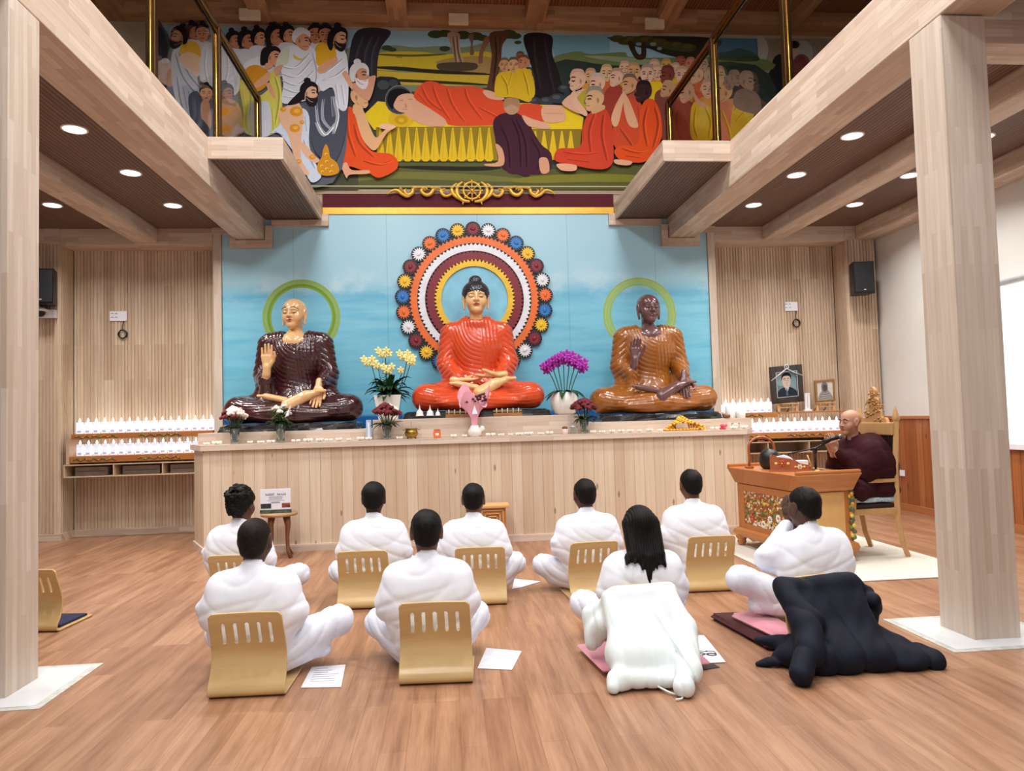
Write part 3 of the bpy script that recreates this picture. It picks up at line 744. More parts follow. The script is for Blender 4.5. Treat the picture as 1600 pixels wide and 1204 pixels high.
# --- three monks behind the bed in yellow
for x, y in ((1105, 350), (1020, 375), (1070, 370), (1130, 360)): pass
YEL = (226, 188, 46)
B.face(1108, 322, 22, (160, 90, 60), 0, stub=(96, 70, 56))
B.poly([(965, 520), (975, 430), (1010, 400), (1060, 395), (1120, 400), (1169, 395), (1169, 560), (1080, 545), (990, 540)], YEL); B.folds([[(1000, 420), (1030, 470), (1040, 530)], [(1060, 410), (1040, 480)], [(1120, 420), (1130, 540)]], YEL, .75, 6)
B.face(1020, 365, 27, (214, 160, 116), 0, stub=(120, 96, 80)); B.face(1070, 365, 29, (222, 170, 126), 0, stub=(110, 86, 72)); B.face(1130, 352, 28, (206, 140, 104), -1, stub=(110, 80, 68))
C.poly([(20, 400), (60, 380), (95, 395), (120, 450), (120, 540), (40, 545)], YEL); C.face(62, 350, 27, (206, 140, 104), -1, stub=(100, 76, 64)); C.folds([[(60, 400), (80, 470), (90, 530)]], YEL, .75, 6)
# --- crowd of monks on the right: back rows first
PK, TN, BR, DK = (232, 188, 160), (222, 174, 130), (168, 96, 78), (128, 66, 56)
for x, y, r_, c_, d in ((930, 355, 26, (176, 92, 70), 0), (985, 360, 26, (206, 140, 116), 0), (1050, 360, 30, (196, 168, 140), 0), (850, 372, 28, (216, 168, 96), 0), (785, 375, 28, PK, 0),
                        (620, 385, 28, PK, 0), (900, 392, 26, PK, 0), (1095, 430, 34, (206, 180, 150), 1), (1140, 420, 32, (206, 180, 140), 0), (1020, 425, 34, PK, -1),
                        (670, 405, 34, (220, 170, 120), 0), (800, 410, 30, PK, 0), (520, 412, 32, (226, 188, 140), 0), (432, 430, 30, TN, 0), (935, 425, 34, PK, 0), (1080, 500, 36, PK, 0)):
    C.poly([(x-r_*1.7, y+r_*4.2), (x-r_*1.5, y+r_*1.8), (x-r_*.5, y+r_*1.1), (x+r_*.5, y+r_*1.1), (x+r_*1.5, y+r_*1.8), (x+r_*1.7, y+r_*4.2)], random.Random(x).choice([(206, 96, 56), (222, 180, 50), (184, 84, 66), (214, 150, 60)]))
    C.face(x, y, r_, c_, d, stub=shade(c_, .88), shut=(x % 2 == 0))
C.poly([(505, 640), (510, 520), (560, 478), (600, 490), (610, 640)], (160, 62, 50)); C.face(575, 440, 36, PK, -1, stub=shade(PK, .8))
C.poly([(700, 480), (780, 460), (825, 470), (820, 560), (760, 560)], (232, 196, 40)); C.face(742, 420, 36, PK, 0, stub=(170, 150, 140))
C.face(855, 425, 36, DK, -1, stub=shade(DK, .9), shut=True)
C.poly([(785, 600), (790, 520), (850, 500), (930, 540), (1000, 600), (1000, 780), (810, 770)], (126, 70, 60)); C.face(855, 505, 34, (196, 150, 110), -1, tilt=.2, stub=shade(TN, .9), shut=True)
C.poly([(280, 590), (285, 560), (330, 525), (395, 500), (430, 520), (420, 600), (380, 640)], (228, 180, 150)); C.poly([(350, 560), (400, 505), (425, 520), (412, 620), (380, 600)], (186, 168, 52))
C.face(360, 455, 42, PK, -1, shut=True, stub=shade(PK, .95)); C.face(468, 475, 40, PK, -1, shut=True, stub=(206, 190, 180))
C.poly([(320, 540), (345, 510), (360, 560), (412, 630), (400, 650), (350, 610)], (232, 186, 158))
C.poly([(985, 620), (1010, 570), (1060, 580), (1100, 620), (1105, 775), (990, 775)], (216, 186, 44)); C.folds([[(1010, 600), (1000, 700), (1020, 770)], [(1060, 600), (1090, 680), (1080, 770)]], (216, 186, 44), .75, 7)
C.face(962, 520, 42, (216, 166, 136), -1, tilt=-.2, stub=shade(PK, .85)); C.poly([(990, 500), (1030, 560), (1080, 600), (1020, 590)], (216, 166, 136))
C.poly([(1130, 775), (1130, 600), (1180, 560), (1290, 555), (1330, 620), (1210, 775)], (214, 134, 100)); C.poly([(1200, 775), (1215, 600), (1260, 558), (1310, 580), (1335, 640), (1250, 775)], (222, 184, 50))
C.folds([[(1220, 620), (1260, 580), (1310, 600)], [(1230, 680), (1280, 620)], [(1150, 620), (1180, 700), (1200, 770)]], (222, 184, 50), .75, 7); C.face(1160, 520, 48, (222, 176, 126), -1, tilt=.15, stub=shade(TN, 1.04))
C.poly([(1225, 600), (1230, 520), (1290, 500), (1360, 540), (1370, 640), (1330, 640)], (130, 112, 104)); C.face(1195, 470, 28, (150, 126, 108), 0, stub=(150, 130, 116)); C.face(1222, 445, 32, (150, 128, 110), 1, stub=(150, 130, 116)); C.face(1290, 460, 38, (166, 140, 120), 1, stub=(160, 138, 120), shut=True)
# three seated monks in front
ORG = (222, 84, 40)
C.poly([(555, 690), (560, 600), (600, 555), (680, 560), (720, 620), (740, 820), (570, 830)], (206, 78, 48)); C.face(645, 480, 40, (214, 160, 118), -1, stub=(116, 100, 88))
C.poly([(550, 700), (548, 640), (600, 530), (618, 530), (605, 600), (580, 700)], (228, 176, 140)); C.poly([(612, 530), (640, 560), (690, 690), (680, 716), (640, 700), (615, 620)], (226, 172, 136)); C.folds([[(590, 720), (640, 790), (660, 820)], [(690, 600), (700, 700)]], (206, 78, 48), .75, 8)
C.poly([(560, 845), (600, 815), (690, 800), (700, 640), (730, 565), (780, 565), (815, 640), (822, 760), (780, 850), (720, 905), (600, 895)], (228, 82, 34)); C.folds([[(740, 600), (720, 700), (740, 820)], [(780, 600), (800, 700), (770, 830)], [(600, 830), (680, 850), (740, 840)], [(620, 870), (700, 880)]], ORG, .72, 9)
C.poly([(565, 890), (655, 900), (640, 922), (570, 915)], (226, 170, 140)); C.face(722, 520, 42, (64, 40, 40), -1, stub=(44, 32, 34))
C.poly([(230, 870), (260, 830), (370, 820), (385, 720), (420, 640), (500, 605), (545, 680), (556, 830), (545, 920), (470, 945), (300, 915), (240, 900)], (206, 70, 46)); C.folds([[(450, 640), (420, 740), (430, 860)], [(500, 640), (490, 760), (520, 900)], [(280, 850), (380, 860), (470, 850)], [(300, 890), (420, 905)]], (206, 70, 46), .76, 9)
C.poly([(245, 915), (345, 920), (345, 952), (270, 950)], (228, 170, 140)); C.face(452, 562, 48, (222, 178, 134), -1, stub=(150, 140, 124)); C.poly([(440, 600), (500, 590), (505, 615), (440, 640)], (216, 170, 126))
# --- kneeling monk on the left
SK = (228, 178, 132)
B.poly([(180, 620), (230, 600), (270, 690), (310, 770), (350, 740), (400, 700), (418, 715), (370, 750), (310, 840), (260, 810), (220, 740)], SK); B.poly([(330, 715), (350, 695), (400, 700), (420, 715), (380, 728)], (236, 196, 166))
B.poly([(110, 680), (120, 640), (180, 605), (230, 760), (290, 845), (390, 860), (432, 900), (420, 950), (330, 992), (270, 965), (170, 930), (130, 950), (104, 900)], (226, 84, 40)); B.folds([[(150, 640), (160, 760), (200, 880)], [(190, 700), (220, 800), (300, 880)], [(240, 900), (330, 920), (400, 900)], [(130, 700), (125, 900)]], ORG, .76, 9)
B.poly([(125, 930), (150, 908), (180, 950), (270, 950), (270, 970), (170, 975), (150, 994)], (226, 168, 136)); B.face(222, 548, 46, SK, 1, stub=(166, 140, 112)); B.poly([(190, 590), (235, 600), (240, 640), (190, 640)], SK)
# white haired old man behind the tree
B.poly([(165, 480), (200, 470), (300, 430), (308, 460), (280, 560), (240, 560)], (216, 160, 130)); B.face(222, 430, 42, (206, 150, 122), 1, hair=(222, 220, 222), bun=True, beard=(230, 228, 230))
# --- standing crowd on the left (section A)
HB, WH, GR = (34, 28, 32), (222, 226, 238), (150, 158, 176)
A.poly([(70, 45), (110, 50), (185, 200), (200, 380), (150, 450), (75, 420)], (54, 52, 60)); A.poly([(200, 230), (420, 260), (1300, 240), (1400, 600), (1300, 1150), (700, 1100), (180, 700)], (96, 100, 112))
for x, y, r_, d, bn in ((330, 110, 40, 1, 1), (395, 120, 42, 0, 1), (610, 170, 42, 1, 1), (700, 170, 46, 1, 1), (785, 150, 42, 1, 1), (900, 140, 52, 1, 1), (985, 130, 42, 1, 1), (1180, 130, 44, 0, 1), (1250, 130, 42, 0, 1)):
    A.poly([(x-r_*1.8, y+r_*5), (x-r_*1.5, y+r_*1.8), (x, y+r_*1.2), (x+r_*1.5, y+r_*1.8), (x+r_*1.8, y+r_*5)], (206, 208, 216) if x != 1250 else (226, 172, 40))
    A.face(x, y, r_, (206, 150, 112) if x % 2 else (190, 130, 96), d, hair=HB, bun=True, shut=True)
A.poly([(850, 150), (840, 230), (880, 250), (870, 160)], HB)
A.poly([(75, 330), (140, 300), (180, 330), (185, 480), (130, 470), (80, 420)], (196, 172, 160)); A.ell(140, 310, 28, 18, (214, 212, 216)); A.poly([(160, 380), (230, 350), (240, 380), (180, 490), (150, 470)], (186, 140, 112))
A.poly([(180, 300), (210, 215), (290, 205), (330, 260), (380, 560), (400, 800), (330, 760), (230, 620), (190, 480)], (188, 194, 208)); A.poly([(240, 300), (260, 190), (350, 180), (390, 260), (360, 310)], (222, 168, 62))
A.folds([[(210, 260), (260, 420), (370, 560)], [(230, 250), (300, 400), (380, 500)], [(220, 420), (240, 560), (260, 640)], [(260, 480), (290, 640)], [(300, 520), (330, 720)]], (170, 176, 196), .72, 9)
A.poly([(300, 560), (380, 540), (400, 810), (330, 760)], (76, 82, 98)); A.face(235, 150, 48, (186, 136, 104), -1, hair=HB, bun=True, beard=(40, 36, 40), tilt=.15)
A.poly([(230, 300), (300, 250), (390, 300), (370, 420), (300, 380)], (228, 196, 176)); A.poly([(380, 440), (390, 250), (440, 190), (560, 210), (640, 300), (650, 520), (520, 560), (440, 470)], (214, 218, 230)); A.folds([[(420, 240), (410, 350), (430, 460)], [(560, 240), (570, 380), (540, 480)], [(600, 300), (620, 450)]], WH, .82, 8)
A.face(425, 540, 38, (206, 150, 116), 0, hair=HB, bun=True); A.poly([(390, 600), (440, 590), (460, 760), (420, 800), (390, 700)], (206, 150, 118))
A.poly([(340, 715), (400, 720), (450, 800), (340, 800)], (70, 76, 88))
A.face(560, 540, 44, (180, 120, 92), 1, hair=HB, bun=True); A.poly([(520, 600), (600, 580), (660, 640), (680, 810), (520, 815)], (206, 160, 128)); A.poly([(520, 650), (560, 635), (600, 650), (590, 690), (530, 690)], (224, 156, 46)); A.poly([(530, 770), (590, 760), (600, 800), (540, 810)], (224, 156, 46))
A.poly([(690, 330), (760, 290), (800, 290), (790, 360), (700, 370)], (222, 224, 230))
A.poly([(700, 380), (760, 340), (820, 360), (860, 400), (830, 500), (740, 520)], (214, 146, 42))
A.poly([(655, 480), (700, 420), (760, 560), (860, 500), (860, 400), (920, 390), (945, 480), (950, 660), (900, 815), (700, 815), (680, 640)], (214, 206, 96)); A.poly([(760, 640), (860, 600), (870, 815), (770, 815)], (206, 210, 222)); A.poly([(690, 640), (720, 620), (740, 780), (720, 815), (695, 760)], (198, 190, 56))
A.poly([(760, 470), (850, 395), (870, 400), (860, 450), (800, 490), (770, 500)], (222, 166, 128)); A.poly([(840, 480), (870, 470), (905, 560), (890, 570)], (222, 166, 128)); A.folds([[(700, 450), (730, 560), (720, 700)], [(900, 420), (930, 560), (900, 760)], [(670, 520), (690, 640)], [(880, 640), (890, 800)]], (214, 206, 96), .76, 9)
A.poly([(800, 330), (810, 240), (850, 220), (870, 300), (830, 340)], HB); A.face(885, 290, 48, (220, 158, 122), 1, hair=HB, ear=True); A.poly([(840, 330), (880, 330), (880, 360), (830, 370)], (220, 158, 122))
# turbaned man
A.poly([(900, 380), (930, 270), (1000, 210), (1150, 215), (1195, 290), (1215, 480), (1180, 560), (1060, 600), (950, 600), (960, 470), (930, 350)], WH); A.poly([(900, 370), (935, 270), (1000, 220), (990, 330), (940, 350)], (206, 214, 190)); A.poly([(1030, 270), (1090, 300), (1130, 220), (1110, 270), (1090, 310), (1040, 300)], (222, 188, 52))
A.folds([[(940, 350), (1040, 360), (1140, 260)], [(940, 400), (1050, 420), (1160, 300)], [(950, 450), (1060, 480), (1170, 380)], [(950, 500), (1050, 530), (1130, 480)], [(960, 560), (1060, 560), (1160, 520)], [(1160, 260), (1190, 400), (1160, 540)]], WH, .78, 9)
A.poly([(895, 380), (920, 350), (960, 345), (920, 420)], (214, 160, 130)); A.face(1090, 175, 50, (218, 160, 124), 1, tilt=.1); A.poly([(1020, 165), (1030, 110), (1080, 82), (1140, 110), (1145, 150), (1100, 125), (1050, 160), (1040, 190)], (224, 226, 234)); A.st([(1090, 215), (1120, 218)], 9, HB)
A.poly([(1180, 500), (1215, 490), (1222, 600), (1190, 670), (1180, 600)], (222, 168, 136))
# bearded man with yellow shoulder
A.poly([(1140, 660), (1180, 560), (1220, 520), (1300, 520), (1400, 560), (1390, 800), (1340, 970), (1280, 1020), (1180, 940), (1140, 800)], (78, 82, 96)); A.folds([[(1180, 600), (1200, 760), (1260, 830)], [(1230, 580), (1230, 720), (1300, 800)], [(1290, 560), (1300, 700)]], (150, 156, 174), 1.1, 9)
A.poly([(1195, 360), (1280, 300), (1340, 220), (1395, 270), (1410, 440), (1400, 640), (1340, 640), (1300, 500), (1220, 520)], WH); A.poly([(1190, 240), (1250, 205), (1310, 230), (1320, 290), (1200, 350)], (230, 176, 44))
A.poly([(1200, 360), (1310, 290), (1335, 300), (1320, 340), (1220, 405)], (226, 170, 130)); A.poly([(1365, 400), (1400, 390), (1440, 480), (1430, 510)], (222, 168, 134))
A.folds([[(1240, 400), (1300, 360), (1370, 300)], [(1230, 450), (1320, 420), (1390, 360)], [(1320, 480), (1340, 620)], [(1360, 480), (1380, 620)], [(1180, 740), (1240, 830), (1320, 740)], [(1300, 560), (1330, 700), (1300, 820)]], WH, .74, 10)
A.poly([(1262, 190), (1275, 120), (1310, 130), (1300, 230), (1280, 240)], HB); A.face(1340, 160, 50, (224, 170, 134), 1, hair=HB, bun=True, beard=(36, 32, 36), tilt=.1, shut=True)
# kneeling bearded man with ornaments
A.poly([(870, 815), (930, 760), (960, 690), (1080, 640), (1140, 700), (1140, 900), (1200, 1060), (1220, 1120), (1150, 1150), (1080, 1010), (1000, 900), (930, 815)], (210, 220, 236)); A.folds([[(1100, 860), (1130, 960), (1180, 1060)], [(900, 800), (960, 830)], [(1110, 700), (1120, 800)]], (200, 210, 230), .78, 9)
A.poly([(935, 660), (1000, 620), (1060, 600), (1100, 680), (1090, 800), (1080, 920), (1090, 1010), (1140, 1090), (1110, 1100), (1050, 1040), (1020, 920), (990, 820), (940, 740)], (232, 184, 152)); A.poly([(1070, 900), (1100, 880), (1180, 970), (1210, 1000), (1180, 1020), (1120, 980)], (232, 184, 152))
for x, y, r_ in ((1050, 665, 44), (1040, 780, 36), (1160, 980, 22), (1065, 1010, 20), (960, 650, 20), (1090, 740, 16)): A.ell(x, y, r_, r_*.8, (224, 150, 40)); A.ell(x+4, y-3, r_*.5, r_*.35, (238, 180, 80))
A.poly([(990, 620), (1040, 560), (1090, 520), (1100, 570), (1060, 610)], HB); A.face(1140, 540, 50, (232, 184, 152), 1, hair=HB, bun=True, beard=(36, 32, 36))
A.poly([(1200, 1020), (1225, 980), (1235, 930), (1255, 890), (1275, 930), (1285, 980), (1330, 1020), (1345, 1080), (1300, 1105), (1230, 1105), (1195, 1070)], (214, 146, 40))
for x, y in ((1225, 1040), (1260, 1060), (1300, 1040), (1260, 1010), (1257, 960), (1290, 1080), (1230, 1080)): A.ell(x, y, 12, 9, (240, 190, 84)); A.ell(x+3, y+4, 5, 4, (140, 84, 24))
wrect(-4.1, 4.13, 4.495, 4.51, (186, 176, 140))
o = mobj('wall_painting', pn.mesh('wall_painting'), m_paint)
tag(o, 'long wall painting of a red robed figure lying on a yellow bed among standing people', 'painting')
# the second painting, seen through the glass at the far right
pn = Painter(lambda x, y, o: tuple(at(x, y, Y=9.470)+np.array([0, -o, 0])), .0006)
pn.poly([(1185, 60), (1420, 60), (1420, 180), (1185, 180)], (150, 134, 118), 1); pn.ell(1187, 78, 14, 22, (186, 178, 166)); pn.ell(1255, 85, 16, 22, (170, 166, 156)); pn.poly([(1188, 160), (1192, 130), (1204, 110), (1210, 90), (1222, 86), (1228, 110), (1240, 120), (1240, 170), (1192, 175)], (38, 36, 44))
pn.poly([(1236, 110), (1244, 88), (1258, 86), (1266, 100), (1262, 140), (1238, 150)], (120, 56, 62)); pn.ell(1240, 78, 7, 10, (196, 160, 130)); pn.ell(1242, 70, 8, 6, (30, 26, 28))
mobj('wall_painting', pn.mesh('wall_painting'), m_paint)
tag(bpy.data.objects['wall_painting.001'], 'second dark wall painting with figures seen through the right balcony glass', 'painting')

# ------------------------------------------------------------------ header board with gold wheel
m_maroon = mat_plain('maroon_board', (86, 20, 34), 0.6, spec=.2)
m_yellow = mat_plain('gold_paint', (226, 178, 66), 0.35, metal=0.3)
mb = MB(); mb.box(-1.965, 1.965, 9.462, 9.474, 4.245, 4.43, bev=.002); struct('trim_12', mb.mesh('s'), m_maroon)
mb = MB(); mb.box(-1.965, 1.965, 9.458, 9.474, 4.155, 4.245, bev=.002); struct('trim_13', mb.mesh('s'), m_yellow)
r_ = empty('wheel_ornament', (0.02, 9.44, 4.46), 0, 'gold eight-spoked wheel crest with scrollwork on the maroon board below the long painting', 'ornament')
mb = MB()
mb.tube([(0.115*math.cos(a), -.03, 0.115*math.sin(a)) for a in [2*PI*k/32 for k in range(33)]], .016, 8)
for k in range(8):
    a = PI*k/4+PI/8*0; mb.tube([(0, -.03, 0), (.118*math.cos(a), -.03, .118*math.sin(a))], .009, 6)
    mb.ball((.135*math.cos(a), -.03, .135*math.sin(a)), .014, 8)
mb.ball((0, -.035, 0), .024, 12); mb.build('wheel', m_yellow, r_)
for q in (-1, 1):
    mb = MB()
    def sc(P, r0): mb.tube([(q*u, -.025, v) for u, v in smooth_pts(P, False, 5)], [r0*(.35+.65*math.sin(PI*min(1, max(0, (i+1)/(len(P)*5-4))))) for i in range(len(P)*5-4)], 8)
    sc([(.03, -.15), (.13, -.13), (.2, -.05), (.19, .06), (.12, .12)], .03); sc([(.17, -.12), (.25, -.05), (.27, .03), (.2, .1)], .026)
    sc([(.24, .0), (.3, -.06), (.37, -.07), (.42, -.01), (.37, .02), (.34, -.01)], .022)
    sc([(.38, -.08), (.42, .02), (.5, .03), (.55, -.04), (.62, -.06), (.68, 0), (.63, .04), (.59, .01)], .026)
    sc([(.62, .0), (.68, .045), (.78, .03), (.8, -.03), (.86, -.06), (.9, .0), (.87, .02)], .026)
    sc([(.5, .02), (.56, .05), (.64, .05)], .02); sc([(.8, -.05), (.86, -.08), (.93, -.05), (.99, .0), (1.06, .0), (1.13, -.05)], .024)
    sc([(.12, -.15), (.13, -.19)], .012); sc([(.93, .0), (.95, .03), (.98, .0)], .018)
    mb.build('scrollwork', m_yellow, r_)

# ------------------------------------------------------------------ sea painting behind the statues
def mat_sea():
    s = NT('sea_painting'); v, x, y, z = s.xyz()
    zz = s.math('DIVIDE', s.math('SUBTRACT', z, 1.2), 3.0)
    base = s.ramp(zz, [(0.0, lin((24, 84, 150))), (0.085, lin((30, 100, 168))), (0.1, lin((110, 184, 214))), (0.25, lin((118, 190, 216))), (0.55, lin((134, 204, 228))), (0.62, lin((120, 192, 222))), (0.68, lin((164, 210, 228))), (1.0, lin((166, 206, 222)))])
    n = s.noise(s.comb(s.math('MULTIPLY', x, 1.1), 0.0, s.math('MULTIPLY', z, 9)), 1.0, 5, 0.6)
    st = s.ramp(n, [(0.3, (0.66, 0.86, 0.95)), (0.5, (1, 1, 1)), (0.66, (1.1, 1.06, 1.04))])
    mask = s.ramp(zz, [(0.6, (1, 1, 1)), (0.68, (0, 0, 0))])
    c = s.mix(mask, base, s.mix(1.0, base, st, 'MULTIPLY'))
    n2 = s.noise(s.comb(s.math('MULTIPLY', x, 1.6), 0.0, s.math('MULTIPLY', z, 2.6)), 1.0, 4, 0.6)
    band = s.ramp(zz, [(0.56, (0, 0, 0)), (0.66, (1, 1, 1)), (0.78, (0, 0, 0))])
    wv = s.math('MULTIPLY', s.ramp(n2, [(0.5, (0, 0, 0)), (0.62, (0.6,)*3)]), band)
    c = s.mix(wv, c, lin((206, 228, 236)))
    # joints between panels
    f = s.math('FRACT', s.math('DIVIDE', s.math('ADD', x, 10.9), 1.22)); j = s.ramp(f, [(0.0, (0.72,)*3), (0.004, (0.72,)*3), (0.006, (1,)*3)])
    c = s.mix(1.0, c, j, 'MULTIPLY')
    s.link(c, s.b.inputs['Base Color']); s.b.inputs['Roughness'].default_value = 0.28; s.b.inputs['Specular IOR Level'].default_value = 0.35
    return s.m
o = MB().box(-3.265, 3.265, 9.475, 9.52, 0.9, 4.16).build('sea_painting', mat_sea()); tag(o, 'light blue sea and sky wall painting behind the three statues', 'painting')
# painted green halo rings belong to the painting
def ring(cx, cz, r0, r1, col, y, n=64, wav=0.0):
    vs, fs = [], []
    for k in range(n):
        a = 2*PI*k/n; w_ = 1+wav*math.sin(a*19)
        vs += [(cx+r0*math.cos(a), y, cz+r0*math.sin(a)), (cx+r1*w_*math.cos(a), y, cz+r1*w_*math.sin(a))]
    for k in range(n):
        a, b = 2*k, 2*((k+1) % n); fs.append((a, a+1, b+1, b))
    return vs, fs, col
for cx, cz, R_, sx in ((-2.26, 2.79, 0.5, 0), (2.28, 2.76, 0.51, 1)):
    vs, fs, cc = [], [], []
    pal = [(150, 176, 70), (124, 164, 64), (156, 188, 110), (134, 184, 150), (160, 184, 70)] if not sx else [(170, 192, 84), (150, 200, 160), (178, 200, 84), (150, 200, 190), (172, 192, 86)]
    rr = [0.86, 0.9, 0.94, 0.97, 1.0, 1.0] if sx else [0.80, 0.85, 0.9, 0.94, 0.97, 1.0]
    rr = [.78, .82, .88, .93, .955, 1.0]
    for i in range(5):
        v_, f_, c_ = ring(cx, cz, R_*rr[i], R_*rr[i+1], pal[i], 9.4745-i*.0001)
        o_ = len(vs); vs += v_; fs += [tuple(q+o_ for q in f) for f in f_]; cc += [lin(c_)]*len(v_)
    me = new_mesh('halo_ring', vs, fs); a_ = me.color_attributes.new('Col', 'FLOAT_COLOR', 'POINT'); a_.data.foreach_set('color', [q for c in cc for q in (*c, 1)])
    mobj('painted_halo', me, m_paint, bpy.data.objects['sea_painting'])


# ------------------------------------------------------------------ coloured wheel halo behind the middle statue
HC = {'y': (236, 190, 44), 'm': (126, 24, 40), 'w': (228, 230, 236), 'o': (232, 112, 44), 'b': (44, 118, 190), 'k': (16, 14, 22)}
HM = {k: mat_plain('halo_paint_'+{'y': 'yellow', 'm': 'maroon', 'w': 'white', 'o': 'orange', 'b': 'blue', 'k': 'black'}[k], v, 0.4) for k, v in HC.items()}
HX, HZ = 0.02, 2.985
r_ = empty('wheel_halo', (HX, 9.445, HZ), 0, 'large round halo of yellow, maroon, white and orange rings with flowers behind the middle statue', 'halo')
def disc(r0, r1, y, name, mat, teeth=0, tooth=0.0, dz=0.0):
    n = teeth*2 if teeth else 96; vs = []; fs = []
    for k in range(n):
        a = 2*PI*k/n; ro = r1+(tooth if (teeth and k % 2) else 0)
        for r__, yy in ((r0, y), (ro, y), (r0, y+.02), (ro, y+.02)): vs.append((r__*math.cos(a), yy-.02*0, r__*math.sin(a)))
    for k in range(n):
        a, b = 4*k, 4*((k+1) % n); fs += [(a, b, b+1, a+1), (a+1, b+1, b+3, a+3), (a, a+2, b+2, b)]
    mobj(name, new_mesh(name, vs, fs), mat, r_)
disc(0.4, 0.885, -.005, 'backing_disc', HM['k'])
disc(0.765, 0.84, -.018, 'ring', HM['o'], 96, .032); disc(0.66, 0.73, -.030, 'ring', HM['w'], 84, .034)
disc(0.53, 0.625, -.042, 'ring', HM['m'], 76, .034); disc(0.445, 0.505, -.054, 'ring', HM['y'], 64, .038)
mob = mat_plain('pale_blue_disc', (130, 196, 222), 0.4, var=.12, nscale=4)
MB().lathe([(0.0001, 0.0), (0.447, 0.0)], n=64, cap=False).build('centre_disc', mob, r_, (0, -.03, 0), (PI/2, 0, 0))
cols = ['m', 'w', 'o', 'b', 'y', 'm', 'w', 'o', 'b', 'y', 'm', 'w', 'o', 'b']      # clockwise from the top
colsL = ['y', 'b', 'o', 'w', 'm', 'y', 'b', 'o', 'w', 'm', 'y', 'b', 'o']          # anticlockwise from the top
def rosette(a, ck):
    cx, cz = .955*math.sin(a), .955*math.cos(a)
    f = MB()
    n = 18; vs = []; fs = []
    pts = [(0.104*math.cos(2*PI*k/28), 0.104*math.sin(2*PI*k/28)) for k in range(28)]
    f.prism(pts, 0, .012, T=lambda u, v, w_: (u, -w_, v)); e = f.build('flower_backing', HM['k'], r_, (cx, -.005, cz), (0, a, 0))
    f = MB(); out = []
    for k in range(32):
        t = 2*PI*k/32; ro = (.098 if k % 2 else .062); out.append((ro*math.cos(t), ro*math.sin(t)))
    f.prism(out, .012, .024, T=lambda u, v, w_: (u, -w_, v)); f.ball((0, -.024, 0), (.036, .014, .024), 12)
    mobj('flower', f.mesh('flower'), HM[ck], e)
for k, ck in enumerate(cols): rosette(2*PI*k/29, ck)
for k, ck in enumerate(colsL): rosette(-2*PI*(k+1)/29, ck)
# ------------------------------------------------------------------ anatomy shared by statues and people
def head_sdf(S, fr, lobes=False, neck=True, ears=True, wx=1.0):
    k = fr.k; R = fr.R; X_ = lambda c: (c[0]*wx, c[1], c[2])
    E = lambda c, r, kk=.03, mode='add': S.ell(fr(X_(c)), [r[0]*wx*k, r[1]*k, r[2]*k], R, kk*k*1.6, mode)
    Cp = lambda a, b, ra, rb, kk=.03, mode='add': S.cap(fr(X_(a)), fr(X_(b)), ra*k, rb*k, kk*k*1.6, mode=mode)
    E((0, -.05, .15), (.325, .42, .345), 0)
    E((0, .07, -.12), (.265, .30, .36), .08)
    E((0, .24, -.39), (.115, .12, .10), .07)
    for q in (-1, 1):
        E((q*.15, .22, -.13), (.12, .12, .14), .06); Cp((q*.05, .345, .115), (q*.2, .29, .10), .035, .028, .03)
        E((q*.125, .42, .03), (.075, .075, .05), .04, 'sub'); E((q*.125, .305, .02), (.075, .06, .048), .012)
    Cp((0, .345, .08), (0, .44, -.10), .028, .046, .025)
    for q in (-1, 1): E((q*.05, .40, -.115), (.034, .045, .03), .02)
    E((0, .345, -.225), (.095, .055, .026), .015); E((0, .338, -.268), (.08, .055, .028), .012); E((0, .40, -.247), (.09, .03, .006), .008, 'sub')
    if ears:
        for q in (-1, 1):
            E((q*.325, -.02, .02), (.045, .10, .14), .03); E((q*.37, .02, .02), (.02, .05, .08), .02, 'sub')
            if lobes: Cp((q*.33, .0, -.1), (q*.31, .02, -.33), .045, .04, .02); E((q*.33, .01, -.27), (.05, .014, .07), .01, 'sub')
            else: E((q*.32, .0, -.11), (.035, .05, .05), .02)
    if neck: Cp((0, -.10, -.25), (0, -.14, -.8), .20, .22, .07)
def face_y(V, fr, x, z, tol=.03):
    L = fr.inv(V); m = (abs(L[:, 0]-x) < tol) & (abs(L[:, 2]-z) < tol)
    return float(L[m, 1].max()) if m.any() else .3
def face_lines(V, fr, lines, name, mat, parent):
    for (P, r) in lines:
        mb = MB(); Q = smooth_pts(P, False, 6)
        n = len(Q); mb.tube([fr((x, face_y(V, fr, x, z)+.004, z)) for x, z in Q], [r*fr.k*(.45+.55*math.sin(PI*i/(n-1))) for i in range(n)], 6)
        mb.build(name, mat, parent)
